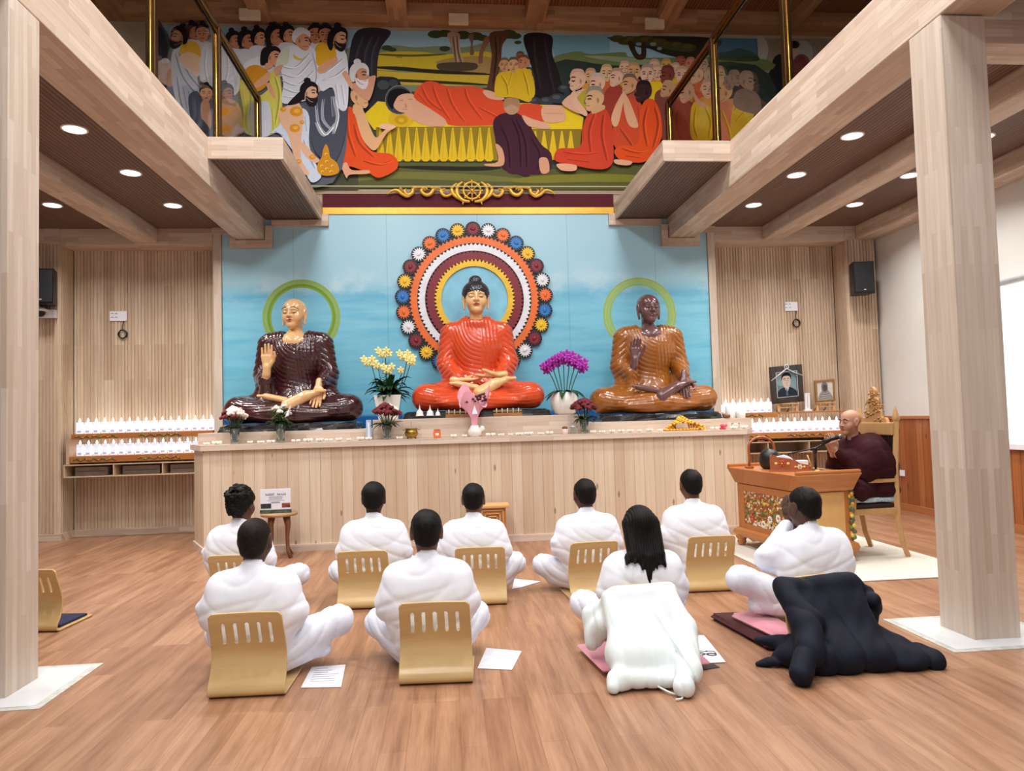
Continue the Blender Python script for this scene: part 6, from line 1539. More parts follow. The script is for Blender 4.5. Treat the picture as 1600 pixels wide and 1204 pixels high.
def shelf_unit(sx, name, label, xa, xb, zU, zL, zc, xu0, xu1):
    r_ = empty(name, (0, 9.4, 0), 0, label, 'shelf')
    # cubby counter
    mb = MB()
    MB().box(xa-.04, xb, .0, .38, zc+.15, zc+.165, bev=.003).build('counter_board', m_shelf, r_); MB().box(xa-.04, xb, .0, .38, zc, zc+.015, bev=.003).build('bottom_board', m_shelf, r_)
    MB().box(xa-.04, xb, .36, .375, zc+.015, zc+.15).build('back_board', m_shelf, r_)
    n = 3
    for k in range(n+1):
        x = xa-.04+(xb-xa+.04-.014)*k/n; MB().box(x, x+.014, .004, .36, zc+.015, zc+.15).build('divider', m_shelf, r_)
    # two lamp shelves with painted carving on the front edge
    rg = random.Random(9+sx)
    for (z0, h, u0, u1, y0) in ((zL-.085, .085, xa+.03, xb, .02), (zU-.07, .07, xu0, xu1, .03)):
        e = MB().box(u0, u1, y0, .37, z0, z0+h-.003, bev=.004).build('lamp_shelf', m_shelfo, r_)
        k = u0+.3
        while k < u1-.2:
            mb = MB()
            for q in range(34):
                u = (q/33-.5)*.5; mb.ball((k+u, y0-.004, z0+h*.45+.012*math.sin(q*.9)), (.014, .006, .010), 6, rg.choice([3, 6, 3, 6, 1, 2]))
            k += .78; mb.build('painted_carving', m_carv, e)
    return r_
r_ = shelf_unit(-1, 'lamp_shelf_unit', 'wooden shelf unit with rows of white lamps in the left wall niche', -5.16, -3.4, 1.34, 1.06, .79, -5.12, -3.39)
MB().box(-5.22+.04, -5.14, .02, .37, .96, 1.27, bev=.003).build('side_board', m_shelf, r_)
shelf_unit(1, 'lamp_shelf_unit', 'wooden shelf unit with rows of white lamps in the right wall niche', 3.44, 5.18, 1.37, 1.09, .80, 3.40, 4.17)
lamps(-5.05, 17, .1015, 9.50, 1.34, 'slim white glowing lamp in the row on the upper left shelf', GA)
lamps(-5.04, 16, .1015, 9.49, 1.06, 'slim white glowing lamp in the row on the lower left shelf', GB)
lamps(3.46, 7, .1015, 9.50, 1.37, 'slim white glowing lamp in the row on the upper right shelf', GC_)
lamps(3.52, 16, .1015, 9.49, 1.09, 'slim white glowing lamp in the row on the lower right shelf', GD)
for (x0, x1, z) in ((-5.1, -3.42, 1.345), (-5.1, -3.42, 1.066), (3.42, 4.15, 1.375), (3.48, 5.12, 1.096)):
    o = MB().box(x0, x1, 9.60, 9.63, z+.02, z+.11).build('light_strip', m_tube)
    tag(o, 'bright white light strip behind the lamps on the %s %s shelf' % ('upper' if z > 1.2 else 'lower', 'left' if x0 < 0 else 'right'), 'light')
    o.location.z = -.0005
    MB().box(x0, x1, 9.625, 9.64, z-.005, z+.02).build('strip_base', m_shelf, o)
# books and boxes in the cubbies
m_box = mat_plain('grey_brown_box', (150, 132, 118), .7, var=.1)
for x0, x1 in ((-5.12, -4.72), (-4.54, -4.08), (-3.95, -3.60)):
    o = MB().box(x0, x1, 9.52, 9.66, .806, .915, bev=.004).build('storage_box', m_box); tag(o, 'low grey brown box in the open cubby under the left lamps', 'box', 'boxes in the left cubbies')
    MB().box(x0+.03, x1-.03, 9.515, 9.5195, .856, .862).build('slot', m_ink, o)

# pictures standing over the right lamps
m_frame = mat_plain('black_brown_frame', (44, 30, 26), .3, coat=.3); m_silver = mat_plain('silver_ribbon', (206, 210, 216), .35, metal=.4); m_goldfr = mat_plain('old_gold_frame', (160, 124, 74), .4, metal=.4)
m_easel = mat_wood('pale_easel_wood', (216, 176, 120), (200, 158, 104), 'Z', 2., .2, .1, rough=.4, mort=0)
def easel(x, w_, z0, label):
    r_ = empty('small_easel', (x, 9.56, z0), 0, label, 'easel')
    for q in (-1, 1): MB().box(q*w_-.014, q*w_+.014, -.03, .0, 0, .15, bev=.003).build('leg', m_easel, r_)
    MB().box(-w_-.03, w_+.03, -.05, .02, .105, .12, bev=.003).build('ledge', m_easel, r_); MB().box(-w_, w_, -.025, -.01, .05, .068, bev=.003).build('crossbar', m_easel, r_)
    for q in (-1, 1): MB().tube([(q*w_*.6, .02, .11), (q*w_*.6, .17, .0)], .009, 6).build('rear_strut', m_easel, r_)
    return r_
def picture(x, z0, w_, h, tilt, lean, frame_m, fw, paint, label, name='portrait_frame'):
    r_ = empty(name, (x, 9.525, z0), 0, label, 'portrait'); r_.rotation_euler = (lean, tilt, 0)
    mb = MB()
    for a in ((-w_/2, -w_/2+fw, 0, h), (w_/2-fw, w_/2, 0, h), (-w_/2+fw, w_/2-fw, 0, fw), (-w_/2+fw, w_/2-fw, h-fw, h)): mb.box(a[0], a[1], -.02, .02, a[2], a[3], bev=.006)
    mb.build('frame', frame_m, r_)
    P = Painter(lambda u, v, o: ((u-.5)*(w_-2*fw), -.006-o, fw+v*(h-2*fw)), .0001); paint(P)
    mobj('picture', P.mesh('picture'), m_paint, r_); MB().box(-w_/2+fw*.8, w_/2-fw*.8, -.005, .01, fw*.8, h-fw*.8).build('backing', m_frame, r_); return r_
def paint_man(P):
    P.rect(0, 0, 1, 1, (110, 136, 146)); P.ell(.25, .75, .3, .3, (140, 164, 172)); P.ell(.8, .4, .3, .4, (128, 152, 160))
    P.poly([(.02, 0), (.08, .25), (.35, .38), (.65, .38), (.94, .22), (1, 0)], (44, 52, 64)); P.poly([(.4, .4), (.5, .12), (.62, .4)], (210, 216, 222), 1); P.poly([(.47, .34), (.52, .34), (.55, .05), (.45, .05)], (90, 110, 130), 1)
    P.poly([(.30, .78), (.32, .50), (.42, .36), (.58, .36), (.68, .50), (.70, .78), (.60, .88), (.40, .88)], (206, 190, 178)); P.poly([(.27, .66), (.28, .86), (.42, .96), (.62, .95), (.73, .84), (.72, .66), (.66, .80), (.50, .84), (.34, .80)], (34, 36, 42))
    for q in (.41, .59): P.stroke([(q-.06, .70), (q, .73), (q+.06, .70)], .025, (50, 46, 48)); P.stroke([(q-.05, .64), (q+.05, .64)], .025, (40, 38, 42))
    P.stroke([(.5, .64), (.53, .55), (.48, .54)], .02, (150, 124, 112)); P.stroke([(.43, .46), (.57, .46)], .022, (140, 92, 88))
def paint_woman(P):
    P.rect(0, 0, 1, 1, (214, 212, 206)); P.poly([(.1, 0), (.15, .3), (.3, .5), (.35, .7), (.65, .7), (.72, .5), (.88, .3), (.95, 0)], (150, 148, 150)); P.poly([(.3, .85), (.32, .5), (.5, .38), (.68, .5), (.68, .85), (.5, .98)], (128, 128, 132))
    P.poly([(.38, .78), (.4, .55), (.5, .46), (.62, .55), (.63, .78), (.5, .84)], (92, 78, 74)); P.stroke([(.42, .68), (.48, .68)], .03, (40, 34, 34)); P.stroke([(.54, .68), (.6, .68)], .03, (40, 34, 34)); P.stroke([(.46, .54), (.56, .54)], .025, (50, 36, 36))
    for a in (.1, .2, .3): P.stroke([(.2, a), (.5, a-.08), (.85, a)], .03, (196, 194, 196)); P.stroke([(.2, a+.05), (.5, a-.03), (.85, a+.05)], .02, (96, 96, 104))
easel(4.37, .13, 1.369, 'small pale easel under the large dark portrait'); easel(4.92, .12, 1.369, 'small pale easel under the small gold framed portrait')
# board carrying the easels
o = MB().box(4.19, 5.2, 9.44, 9.76, 1.345, 1.367, bev=.004).build('display_board', m_shelfo); tag(o, 'thin wooden shelf board above the lower right lamps carrying the portraits', 'shelf')
pf = picture(4.36, 1.495, .47, .52, -.07, .10, m_frame, .085, paint_man, 'large dark framed portrait of a man with a silver ribbon on the right shelf')
mb = MB()
for a in ((-.155, -.148, .08, .44), (.148, .155, .08, .44), (-.155, .155, .08, .087), (-.155, .155, .433, .44)): mb.box(a[0], a[1], -.024, -.018, a[2], a[3])
mb.build('silver_line', m_silver, pf)
MB().tube([(-.23, -.03, .33), (-.10, -.03, .41), (0, -.03, .48), (.10, -.03, .42), (.23, -.03, .36)], .009, 8).tube([(.03*math.cos(a), -.032, .505+.03*math.sin(a)) for a in [2*PI*k/20 for k in range(21)]], .008, 8).ball((0, -.03, .505), .012, 8).build('ribbon', m_silver, pf)
picture(4.91, 1.495, .29, .31, -.06, .10, m_goldfr, .028, paint_woman, 'small gold framed picture of a veiled figure on the right shelf')
r_ = empty('memorial_tablet', (4.665, 9.56, 1.3675), 0, 'narrow white tablet with dark writing between the two portraits', 'tablet')
MB().box(-.055, .055, -.03, .03, 0, .025, bev=.006).build('foot', m_white, r_); MB().box(-.036, .036, -.012, .012, .025, .24, bev=.005).build('plate', m_white, r_); MB().box(-.042, .042, -.016, .016, .235, .255, bev=.004).build('cap', m_white, r_)
mb = MB(); rg = random.Random(8)
for k in range(8): mb.box(-.008, .008, -.0135, -.012, .06+k*.02, .064+k*.02); mb.box(-.002 if k % 2 else -.007, .003 if k % 2 else -.003, -.0135, -.012, .056+k*.02, .07+k*.02)
mb.build('writing', m_ink, r_)

# ------------------------------------------------------------------ speakers, camera, wall boxes
def speaker(x, rz, label):
    r_ = empty('wall_speaker', (x, 9.28, 2.96), rz, label, 'speaker')
    bm = [(-.14, -.11), (.14, -.11), (.10, .11), (-.10, .11)]
    MB().prism(bm, 0, .44).build('cabinet', m_black, r_); MB().box(-.13, .13, -.122, -.108, .02, .42, bev=.006).build('grille', mat_plain('speaker_grille', (24, 27, 34), .6, var=.3, nscale=140), r_)
    MB().box(-.015, .015, -.126, -.12, .045, .06, bev=.003).build('badge', m_silver, r_); MB().tube([(0, .09, .22), (0, .185, .22)], .014, 8).build('bracket', m_black, r_)
    return r_
speaker(-5.36, .12, 'black speaker high on the ribbed pier at the left'); s_ = speaker(5.37, -.12, 'black speaker high on the ribbed pier at the right')
r_ = empty('dome_camera', (-5.42, 9.40, 2.80), 0, 'white dome security camera below the left speaker', 'camera')
MB().box(-.09, .12, -.02, .055, .02, .12, bev=.006).build('mount', m_white, r_); MB().box(-.09, .06, -.14, .0, .09, .12, bev=.01).build('bracket', m_white, r_); MB().ball((-.02, -.075, .07), (.06, .06, .05), 16).build('dome', m_black, r_)
for k in range(4): MB().tube([(-.05+.03*k, .03, .12), (-.055+.035*k, .02, .2)], .004, 6).build('cable', m_black, r_)
for sx, lb in ((-1, 'left'), (1, 'right')):
    x = sx*4.70 if sx < 0 else 4.605
    r_ = empty('outlet_panel', (x, 9.784, 2.82), 0, 'white four socket wall panel on the %s ribbed wall' % lb, 'socket')
    w_ = .11 if sx < 0 else .095
    MB().box(-w_, w_, -.012, .004, 0, .13, bev=.004).build('plate', m_white, r_)
    mb = MB()
    for i in (0, 1):
        for j in (0, 1): mb.tube([(-.075+.05*i+.014*math.cos(a), -.013, .04+.05*j+.012*math.sin(a)) for a in [PI*k/8 for k in range(9)]], .003, 6)
    mb.build('socket_mark', m_ink, r_)
    mb = MB(); cx = (.07 if sx < 0 else .075)
    pts = [(cx, -.008, 0)]+[(cx-.02+.012*math.sin(k), -.012-.002*math.sin(k*.7), -.09-.00*k) for k in range(1)]
    pts += [(cx-.01+(.062-.0035*(k % 7))*math.sin(2*PI*k/16), -.014-.004*math.sin(k*.5), -.18+(.062-.0035*(k % 5))*math.cos(2*PI*k/16)) for k in range(56)]
    mb.tube(pts, .0055, 6); o = mb.build('coiled_cable', m_black, None, (x, 9.782, 2.82)); tag(o, 'dark coiled cable hanging from the %s wall panel' % lb, 'cable')

# ------------------------------------------------------------------ roller screen on the right wall
m_screen = mat_plain('screen_white', (236, 250, 246), .6, emit=.55, var=.01)
r_ = empty('roller_screen', (5.70, 6.3, .9), 0, 'bright white roller screen hanging on the right wall behind the column', 'screen')
MB().box(-.004, .004, -.9, .93, .06, 1.80).build('screen_cloth', m_screen, r_); MB().tube([(0, -.95, 1.82), (0, .96, 1.82)], .035, 14).build('roller_case', m_silver, r_); MB().box(-.012, .012, -.92, .95, .0, .06, bev=.004).build('bottom_bar', m_white, r_)
# ------------------------------------------------------------------ things standing on the altar
m_leaf = mat_plain('dark_leaf', (34, 66, 34), .4, var=.35, nscale=20, spec=.4); m_leafl = mat_plain('light_leaf', (84, 122, 60), .5, var=.3, nscale=20)
m_stem = mat_plain('stem_green', (60, 84, 44), .6); m_ceram = mat_plain('white_ceramic', (232, 230, 224), .2, coat=.4, var=.02)
m_vase = mat_plain('cut_glass', (226, 236, 230), .06, trans=.92, var=.08, nscale=40)
m_rose = mat_plain('dark_red_rose', (104, 16, 30), .6, var=.25, nscale=60); m_wrose = mat_plain('white_flower', (236, 226, 214), .6, var=.06, nscale=60)
m_yflow = mat_plain('pale_yellow_orchid', (236, 226, 150), .5, var=.08, nscale=50); m_purp = mat_plain('purple_orchid', (168, 40, 168), .45, var=.25, nscale=40); m_pinkp = mat_plain('pink_wrap', (238, 170, 186), .45, var=.05)
ZS, ZM, ZR = 1.1875, 1.413, 1.3135       # shelf, middle riser, side riser
def leaf(mb, base, az, length, width, rise, droop, mi=0, n=6):
    """a bending leaf blade with a folded middle"""
    vs = []; fs = []; c, s_ = math.cos(az), math.sin(az)
    for i in range(n+1):
        t = i/n; r__ = length*t; z = rise*math.sin(t*PI*.55)-droop*t*t; w_ = width*math.sin(PI*min(1, .08+t*.92))**.8*(1 if t < .98 else .1)
        for q in (-1, 0, 1): vs.append((base[0]+c*r__-s_*w_*q, base[1]+s_*r__+c*w_*q, base[2]+z+abs(q)*w_*.35))
    for i in range(n):
        for q in (0, 1): a = 3*i+q; fs.append((a, a+1, a+4, a+3))
    m = len(vs); vs += [(x, y, z-.0025) for x, y, z in vs]; fs += [tuple(m+k for k in reversed(f)) for f in fs[:]]
    mb.add(vs, fs, True, mi)
def rose_mesh(r__):
    mb = MB()
    for k in range(12):
        a = k*2.4; rr = r__*(.15+.06*k); mb.ball((rr*math.cos(a), rr*math.sin(a), r__*(.55-.045*k)), (r__*.42, r__*.42, r__*.40), 8, 0, Matrix.Rotation(a, 3, 'Z')@Matrix.Rotation(.5, 3, 'Y'))
    return mb.mesh('bloom')
def orchid_mesh(r__):
    mb = MB()
    for k in range(5):
        a = 2*PI*k/5+.3; mb.ball((r__*.55*math.cos(a), -.002, r__*.55*math.sin(a)), (r__*.52, r__*.14, r__*.34), 8, 0, Matrix.Rotation(-a, 3, 'Y'))
    mb.ball((0, -r__*.25, -r__*.1), (r__*.18, r__*.25, r__*.2), 8); return mb.mesh('bloom')
ROSE = {m: rose_mesh(.04) for m in 'rw'}; ORC = orchid_mesh(.05); ORC2 = orchid_mesh(.05)
ROSE['r'].materials.append(m_rose); ROSE['w'].materials.append(m_wrose); ORC.materials.append(m_yflow); ORC2.materials.append(m_purp)
def bloom(me, parent, loc, s, rz=0, rx=0, name='bloom'):
    o = mobj(name, me, None, parent, loc, (rx, 0, rz)); o.scale = (s, s, s); return o
def glass_vase(r_, h, rb, rt, mat=None):
    MB().lathe([(rb*.9, 0), (rb, .01), (rb*.92, h*.4), (rt, h), (rt*.93, h), (rb*.8, h*.4), (rb*.8, .02), (.0001, .02)], n=24, cap=True).build('vase', mat or m_vase, r_)
def bouquet(loc, label, red, white, h, spread, seed, leaves=14, scale=1.0, vr=(.045, .06), stems=True):
    rg = random.Random(seed); r_ = empty('flower_vase', loc, 0, label, 'flower vase'); glass_vase(r_, h, *vr)
    pts = []
    for k in range(red+white):
        a = k*2.4; rr = spread*math.sqrt((k+.5)/(red+white)); z = h+.10*scale+(.09*scale)*(1-(rr/spread)**2)+rg.random()*.02
        pts.append((rr*math.cos(a), rr*math.sin(a)*.8, z))
    mb = MB()
    for p_ in pts: mb.tube([(p_[0]*.15, p_[1]*.15, .03), (p_[0]*.3, p_[1]*.3, h), p_], .0035, 5)
    mb.build('stems', m_stem, r_)
    order = list(range(len(pts))); order.sort(key=lambda k: pts[k][0]+pts[k][2]*1.5)
    for i, k in enumerate(order):
        wh = i >= red; bloom(ROSE['w' if wh else 'r'], r_, pts[k], scale*(.9+.3*rg.random()), rg.random()*6, (rg.random()-.5)*.8)
    mb = MB()
    for k in range(leaves): leaf(mb, (0, 0, h*.95), k*2.4+rg.random(), spread*(.8+.7*rg.random()), .022, .05, .10*rg.random())
    mb.build('leaves', m_leaf, r_); return r_
bouquet((-2.74, 8.14, ZS), 'glass vase with white and dark red flowers at the left end of the altar', 9, 17, .17, .125, 1, 6, 1.05)
r_ = bouquet((-2.24, 8.14, ZS), 'tall cut glass vase with green foliage and few cream flowers on the altar', 0, 4, .21, .12, 2, 34, .95)
mb = MB()
rg = random.Random(12)
for k in range(26): leaf(mb, (0, 0, .24+.1*rg.random()), rg.random()*6.28, .08+.09*rg.random(), .014, .12*rg.random(), .04)
mb.build('foliage', m_leafl, r_); MB().prism([(.05, .28), (.12, .42), (.09, .30)], -.03, .02, T=lambda u, v, w_: (u, w_, v)).build('wrap', m_white, r_)
bouquet((-1.06, 8.10, ZS), 'glass vase with dark red and white roses left of the brass bowl', 19, 6, .16, .14, 3, 18, 1.1)
bouquet((1.20, 8.14, ZS), 'glass vase with deep red roses in front of the purple orchid', 24, 0, .16, .125, 4, 18, 1.1)
# orchid in square white pot
r_ = empty('orchid_pot', (-1.08, 8.62, ZM), 0, 'pale yellow orchids in a square tapered white pot left of the middle statue', 'potted orchid')
vs = [(-.11, -.11, 0), (.11, -.11, 0), (.11, .11, 0), (-.11, .11, 0), (-.16, -.16, .29), (.16, -.16, .29), (.16, .16, .29), (-.16, .16, .29), (-.145, -.145, .29), (.145, -.145, .29), (.145, .145, .29), (-.145, .145, .29), (-.14, -.14, .25), (.14, -.14, .25), (.14, .14, .25), (-.14, .14, .25)]
fs = [(3, 2, 1, 0)]+[(k, (k+1) % 4, 4+(k+1) % 4, 4+k) for k in range(4)]+[(4+k, 4+(k+1) % 4, 8+(k+1) % 4, 8+k) for k in range(4)]+[(8+k, 8+(k+1) % 4, 12+(k+1) % 4, 12+k) for k in range(4)]+[(12, 13, 14, 15)]
MB().add(vs, fs).build('pot', m_ceram, r_)
mb = MB(); rg = random.Random(21)
for k in range(60): leaf(mb, (0, 0, .27), k*2.4, .14+.17*rg.random(), .04, .05+.24*rg.random(), .03+.13*rg.random())
mb.build('leaves', m_leaf, r_)
for x, y, z, nb in ((-.20, 0, .70, 5), (-.12, .0, .66, 3), (-.03, .03, .80, 5), (.02, -.03, .60, 4), (.24, 0, .76, 6), (.17, .02, .56, 1), (.28, -.02, .70, 3)):
    MB().tube(smooth_pts([(x*.3, y, .27), (x*.7, y, .45), (x, y, z)], False, 4), .005, 6).build('stem', m_stem, r_)
    for k in range(nb): bloom(ORC, r_, (x+(k-nb/2)*.032, y-.03-.01*(k % 2), z+.03*math.cos(k*2)), .95, 0, .2*math.sin(k))
mb = MB()
for k in range(44): a = k*2.4; z = .42+.006*k; leaf(mb, (-.03, 0, z), a, .10-.001*k, .006, .02, .01)
mb.build('needle_foliage', m_leafl, r_)
# purple orchid in round white pot
r_ = empty('orchid_pot', (1.05, 8.55, ZM), 0, 'purple orchids in a round white pot right of the middle statue', 'potted orchid')
MB().lathe([(.09, 0), (.125, .02), (.165, .08), (.178, .15), (.165, .22), (.135, .27), (.125, .275), (.12, .26), (.0001, .25)], n=36).build('pot', m_ceram, r_)
mb = MB()
for k in range(9): leaf(mb, (0, 0, .27), k*.7+.2, .24+.08*rg.random(), .042, .05, .10+.05*rg.random())
mb.build('leaves', m_leaf, r_); rg = random.Random(31)
for k in range(7):
    x = -.22+.073*k; top = .62+.08*math.cos((k-3)*.5)
    MB().tube(smooth_pts([(x*.35, 0, .27), (x*.6, 0, .42), (x*.85, 0, .54), (x, -.02, top)], False, 4), .006, 6).build('stem', m_stem, r_)
    for j in range(7): bloom(ORC2, r_, (x+.05*math.sin(j*2.1), -.05+.03*math.cos(j*1.7), top-.05+.025*j*(1 if j < 5 else .4)-(abs(k-3)*.012)), 1.0, .5*math.sin(j), .2*math.cos(j))
# pink wrapped bouquet in white vase
r_ = empty('wrapped_bouquet', (-.07, 8.14, ZS), 0, 'pink paper wrapped bouquet of dark red buds in a small white vase in the centre', 'bouquet')
MB().lathe([(.05, 0), (.075, .03), (.08, .07), (.05, .11), (.045, .13), (.04, .13), (.0001, .1)], n=28).ball((.085, 0, .09), (.03, .012, .035), 10).build('vase', m_ceram, r_)
mb = MB(); n = 36; prof = [(.035, .12), (.04, .22), (.09, .32), (.17, .42), (.18, .46)]; vs = []; fs = []
for i, (rr, z) in enumerate(prof):
    for k in range(n): a = 2*PI*k/n; w_ = 1+.10*math.sin(a*5)*i/4; vs.append((rr*w_*math.cos(a), rr*w_*.55*math.sin(a), z+(.10*math.sin(a*3.0+1.2)*(i/4)**2)+(.06 if math.sin(a) > 0 else -.03)*(i/4)**2))
for i in range(len(prof)-1):
    for k in range(n): fs.append((i*n+k, i*n+(k+1) % n, (i+1)*n+(k+1) % n, (i+1)*n+k))
mb.add(vs, fs, True); mb.build('pink_paper', m_pinkp, r_)
m_dpurp = mat_plain('dark_bud', (74, 34, 52), .6, var=.3)
mb = MB(); rg = random.Random(40)
for k in range(60): a = rg.random()*6.28; rr = .14*math.sqrt(rg.random()); mb.ball((rr*math.cos(a), rr*.5*math.sin(a)-.03, .36+.10*rg.random()+rr*.3), (.016, .013, .013), 6)
mb.build('buds', m_dpurp, r_); MB().prism([(-.03, .26), (.0, .36), (.035, .26)], -.10, -.095, T=lambda u, v, w_: (u, w_, v)).build('card', m_white, r_)
MB().tube([(0, 0, .05), (0, 0, .34)], .012, 8).build('stems', m_stem, r_)
# brass incense bowl
r_ = empty('brass_bowl', (-.79, 8.12, ZS), 0, 'small brass incense bowl with a single stick on the altar', 'bowl')
mbr = mat_plain('aged_brass', (166, 132, 62), .3, metal=.9, var=.2)
MB().lathe([(.04, .012), (.066, .03), (.078, .06), (.07, .09), (.062, .10), (.075, .115), (.07, .118), (.055, .10), (.0001, .09)], n=32).build('bowl', mbr, r_)
for k in range(3): a = 2*PI*k/3+.5; MB().tube([(.045*math.cos(a), .045*math.sin(a), .02), (.055*math.cos(a), .055*math.sin(a), .0)], .010, 8).build('foot', mbr, r_)
for q in (-1, 1): MB().tube([(q*.07, 0, .10), (q*.095, 0, .10), (q*.095, 0, .125)], .005, 6).build('handle', mbr, r_)
MB().tube([(0, 0, .09), (0, 0, .2)], .0015, 5).build('incense_stick', m_stool, r_)
# orange jar
r_ = empty('candle_jar', (-.50, 8.12, ZS), 0, 'small orange glass candle jar beside the brass bowl', 'jar')
MB().box(-.042, .042, -.035, .035, 0, .085, bev=.008).build('jar', mat_plain('orange_glass', (224, 110, 44), .15, coat=.5), r_); MB().box(-.036, .036, -.03, .03, .085, .10, bev=.006).build('lid', mat_plain('terracotta_lid', (190, 110, 74), .5), r_); MB().box(-.018, .018, -.0365, -.035, .03, .055).build('label', m_paper, r_)
r_ = empty('pink_jar', (.97, 8.12, ZS), 0, 'small pink glass jar left of the deep red roses', 'jar')
MB().lathe([(.035, 0), (.038, .01), (.038, .06), (.0001, .06)], n=20).build('jar', mat_plain('pink_glass', (232, 190, 190), .15, coat=.4), r_); MB().ball((0, 0, .07), (.035, .035, .022), 10).build('wax_flower', m_stool, r_)
r_ = empty('clear_jar', (1.08, 8.16, ZS), 0, 'clear glass jar touching the deep red roses', 'jar')
MB().lathe([(.04, 0), (.045, .01), (.045, .08), (.04, .085), (.0001, .085)], n=20).build('jar', m_vase, r_); MB().lathe([(.047, .08), (.047, .092), (.0001, .094)], n=20).build('lid', m_silver, r_)
r_ = empty('upright_book', (-1.27, 8.17, ZS), 0, 'pale blue and white booklet standing against the step of the altar', 'book')
MB().box(-.03, .03, -.01, .012, 0, .225, bev=.003).build('booklet', mat_plain('blue_white_cover', (176, 196, 222), .5), r_); MB().box(-.012, .012, -.0112, -.01, .02, .2).build('spine_text', m_white, r_)
# stupas on black base
for k, (x, s__) in enumerate(((-.70, 1.05), (-.58, 1.0), (-.49, .7))):
    r_ = empty('small_stupa', (x, 8.347, ZM+.03), 0, ['largest white miniature stupa, left of the three on the black base', 'white miniature stupa in the middle of the three', 'smallest white miniature stupa, right of the three'][k], 'ornament')
    r_.scale = (s__, s__, s__)
    MB().lathe([(.045, 0), (.045, .012), (.038, .014), (.04, .03), (.034, .05), (.018, .066), (.0001, .07)], n=20).build('dome', m_ceram, r_); MB().lathe([(.014, .066), (.012, .08), (.006, .09), (.008, .095), (.0001, .13)], n=12).build('finial', m_ceram, r_)
o = MB().box(-.78, -.42, 8.32, 8.374, ZM, ZM+.029, bev=.004).build('stupa_base', m_black); tag(o, 'thin black base under the three miniature stupas', 'base')
m_rack = mat_wood('rack_wood', (170, 124, 78), (148, 102, 60), 'X', 1., .05, .2, rough=.4, mort=0)
for x, lb in ((-.20, 'left'), (.36, 'right')):
    x -= .03
    r_ = empty('wooden_rack', (x, 8.342, ZM), 0, 'low wooden rack with upright pins at the %s of the pink bouquet' % lb, 'rack')
    MB().box(-.17, .17, -.028, .028, 0, .04, bev=.004).build('base', m_rack, r_); MB().box(-.17, .17, .01, .022, .05, .075, bev=.003).build('rail', m_rack, r_)
    mb = MB()
    for k in range(5): mb.tube([(-.13+.065*k, -.01, .035), (-.13+.065*k, -.01, .095)], .005, 6)
    mb.build('pins', m_ceram, r_)
# garland tray
r_ = empty('garland', (2.39, 8.16, ZS), 0, 'heap of yellow and orange garland on the right part of the altar', 'garland')
rg = random.Random(51); mb = MB()
mgs = [mat_plain('garland_yellow', (236, 196, 50), .6), mat_plain('garland_orange', (226, 130, 34), .6), mat_plain('garland_brown', (140, 84, 40), .6)]
for j in range(7):
    a0 = -.2+.065*j
    for k in range(26): t = k/25; mb.ball((.24*math.cos(PI*t)*(.35+.1*j), -.02*j+.03+.05*math.sin(3*t), .015+(.15-.012*j)*math.sin(PI*t)), .013, 6, [0, 0, 1, 0, 2][(k+j) % 5])
for k in range(70): a = 2*PI*k/70; mb.ball((.235*math.cos(a), .07*math.sin(a), .012), .012, 6, [0, 1][k % 2])
mb.mi = mb.mi; mb.build('strings', mgs, r_); MB().lathe([(.22, 0), (.25, .004), (.0001, .006)], n=40, sy=.3).build('tray', mgs[1], r_)
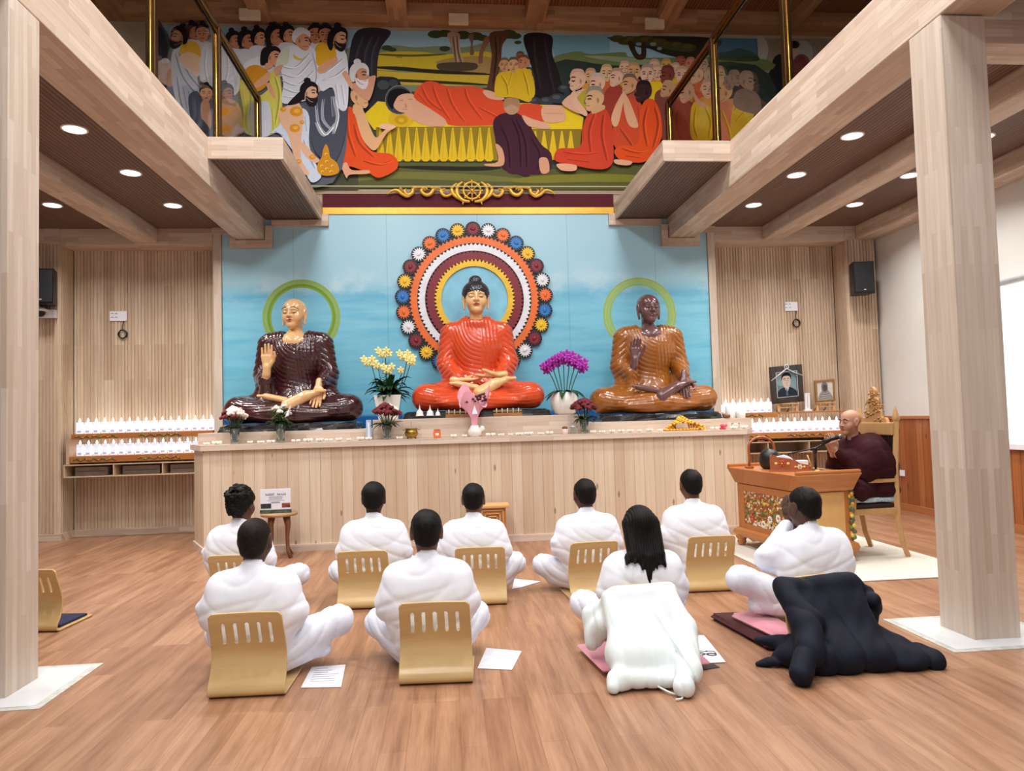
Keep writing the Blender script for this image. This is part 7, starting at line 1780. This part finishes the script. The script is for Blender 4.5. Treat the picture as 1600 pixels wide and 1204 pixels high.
# white cups at the right end
for x, y, lb in ((3.10, 8.6, 'left'), ):
    r_ = empty('white_mug', (x+.02, 8.50, ZR), 0, 'white cylindrical pot beside the ochre statue at the right end of the altar', 'pot')
    MB().lathe([(.066, 0), (.07, .02), (.07, .15), (.063, .15), (.06, .03), (.0001, .02)], n=28).build('pot', m_ceram, r_); MB().box(-.12, .2, -.05, .05, -.0, .012, bev=.004)
r_ = empty('white_mug', (3.20, 8.40, ZR), 0, 'lower white cup right of the white cylindrical pot on the altar end', 'cup')
MB().lathe([(.05, 0), (.055, .02), (.055, .10), (.05, .10), (.048, .03), (.0001, .02)], n=28).build('cup', m_ceram, r_)
for x, lb in ((3.00, 'left of'), (3.262, 'right of')):
    o = MB().lathe([(.03, 0), (.045, .01), (.048, .04), (.04, .045), (.0001, .03)], n=20).build('dark_cup', m_stool, None, (x, 8.36+(.12 if x > 3.1 else 0), ZR)); tag(o, 'small dark brown cup %s the white cups on the altar end' % lb, 'cup')
o = MB()
for k in range(14): a = k*2.4; o.ball((.035*math.sqrt(k/14)*math.cos(a), .03*math.sqrt(k/14)*math.sin(a), .03+.02*math.cos(k)), .016, 8)
o = o.build('pink_posy', mat_plain('pink_red_petals', (222, 70, 100), .6), None, (2.86, 8.12, ZS-.002)); tag(o, 'small pink red posy near the right end of the altar', 'flower')
r_ = empty('clear_jar', (3.02, 8.14, ZS), 0, 'clear glass jar right of the pink red posy', 'jar')
MB().lathe([(.04, 0), (.045, .01), (.045, .07), (.0001, .075)], n=20).build('jar', m_vase, r_)
# row of small white shell lights
m_shell = mat_plain('shell_white', (238, 232, 222), .3, coat=.3, var=.05); m_shelld = mat_plain('shell_grey', (170, 166, 160), .3)
mb = MB()
for k in range(6): a = 2*PI*k/6; mb.ball((.030*math.cos(a), .024*math.sin(a), .016), (.020, .012, .014), 8, 0, Matrix.Rotation(a, 3, 'Z')@Matrix.Rotation(-.5, 3, 'Y'))
mb.ball((0, 0, .014), (.014, .014, .010), 8, 1)
SH = mb.mesh('petal_light'); SH.materials.append(m_shell); SH.materials.append(m_shelld); rg = random.Random(60)
xs = []; x = -3.02
while x < 3.2:
    if not any(abs(x-q) < r__ for q, r__ in ((-2.74, .075), (-2.24, .075), (-1.06, .07), (-.79, .12), (-.5, .07), (-.07, .10), (.97, .06), (1.08, .06), (1.2, .07), (2.39, .27), (2.86, .06), (3.02, .06))): xs.append(x)
    x += .092+.05*rg.random()
for k, x in enumerate(xs):
    zone = 'in front of the maroon statue' if x < -1.25 else 'in front of the middle statue' if x < 1.25 else 'in front of the ochre statue'
    o = mobj('petal_light', SH, None, None, (x, 8.055+.03*rg.random(), ZS), (0, 0, rg.random()*3)); s__ = .85+.5*rg.random(); o.scale = (s__, s__*.8, s__)
    tag(o, 'tiny white petal light on the altar edge ' + zone, 'light', 'petal lights '+zone)
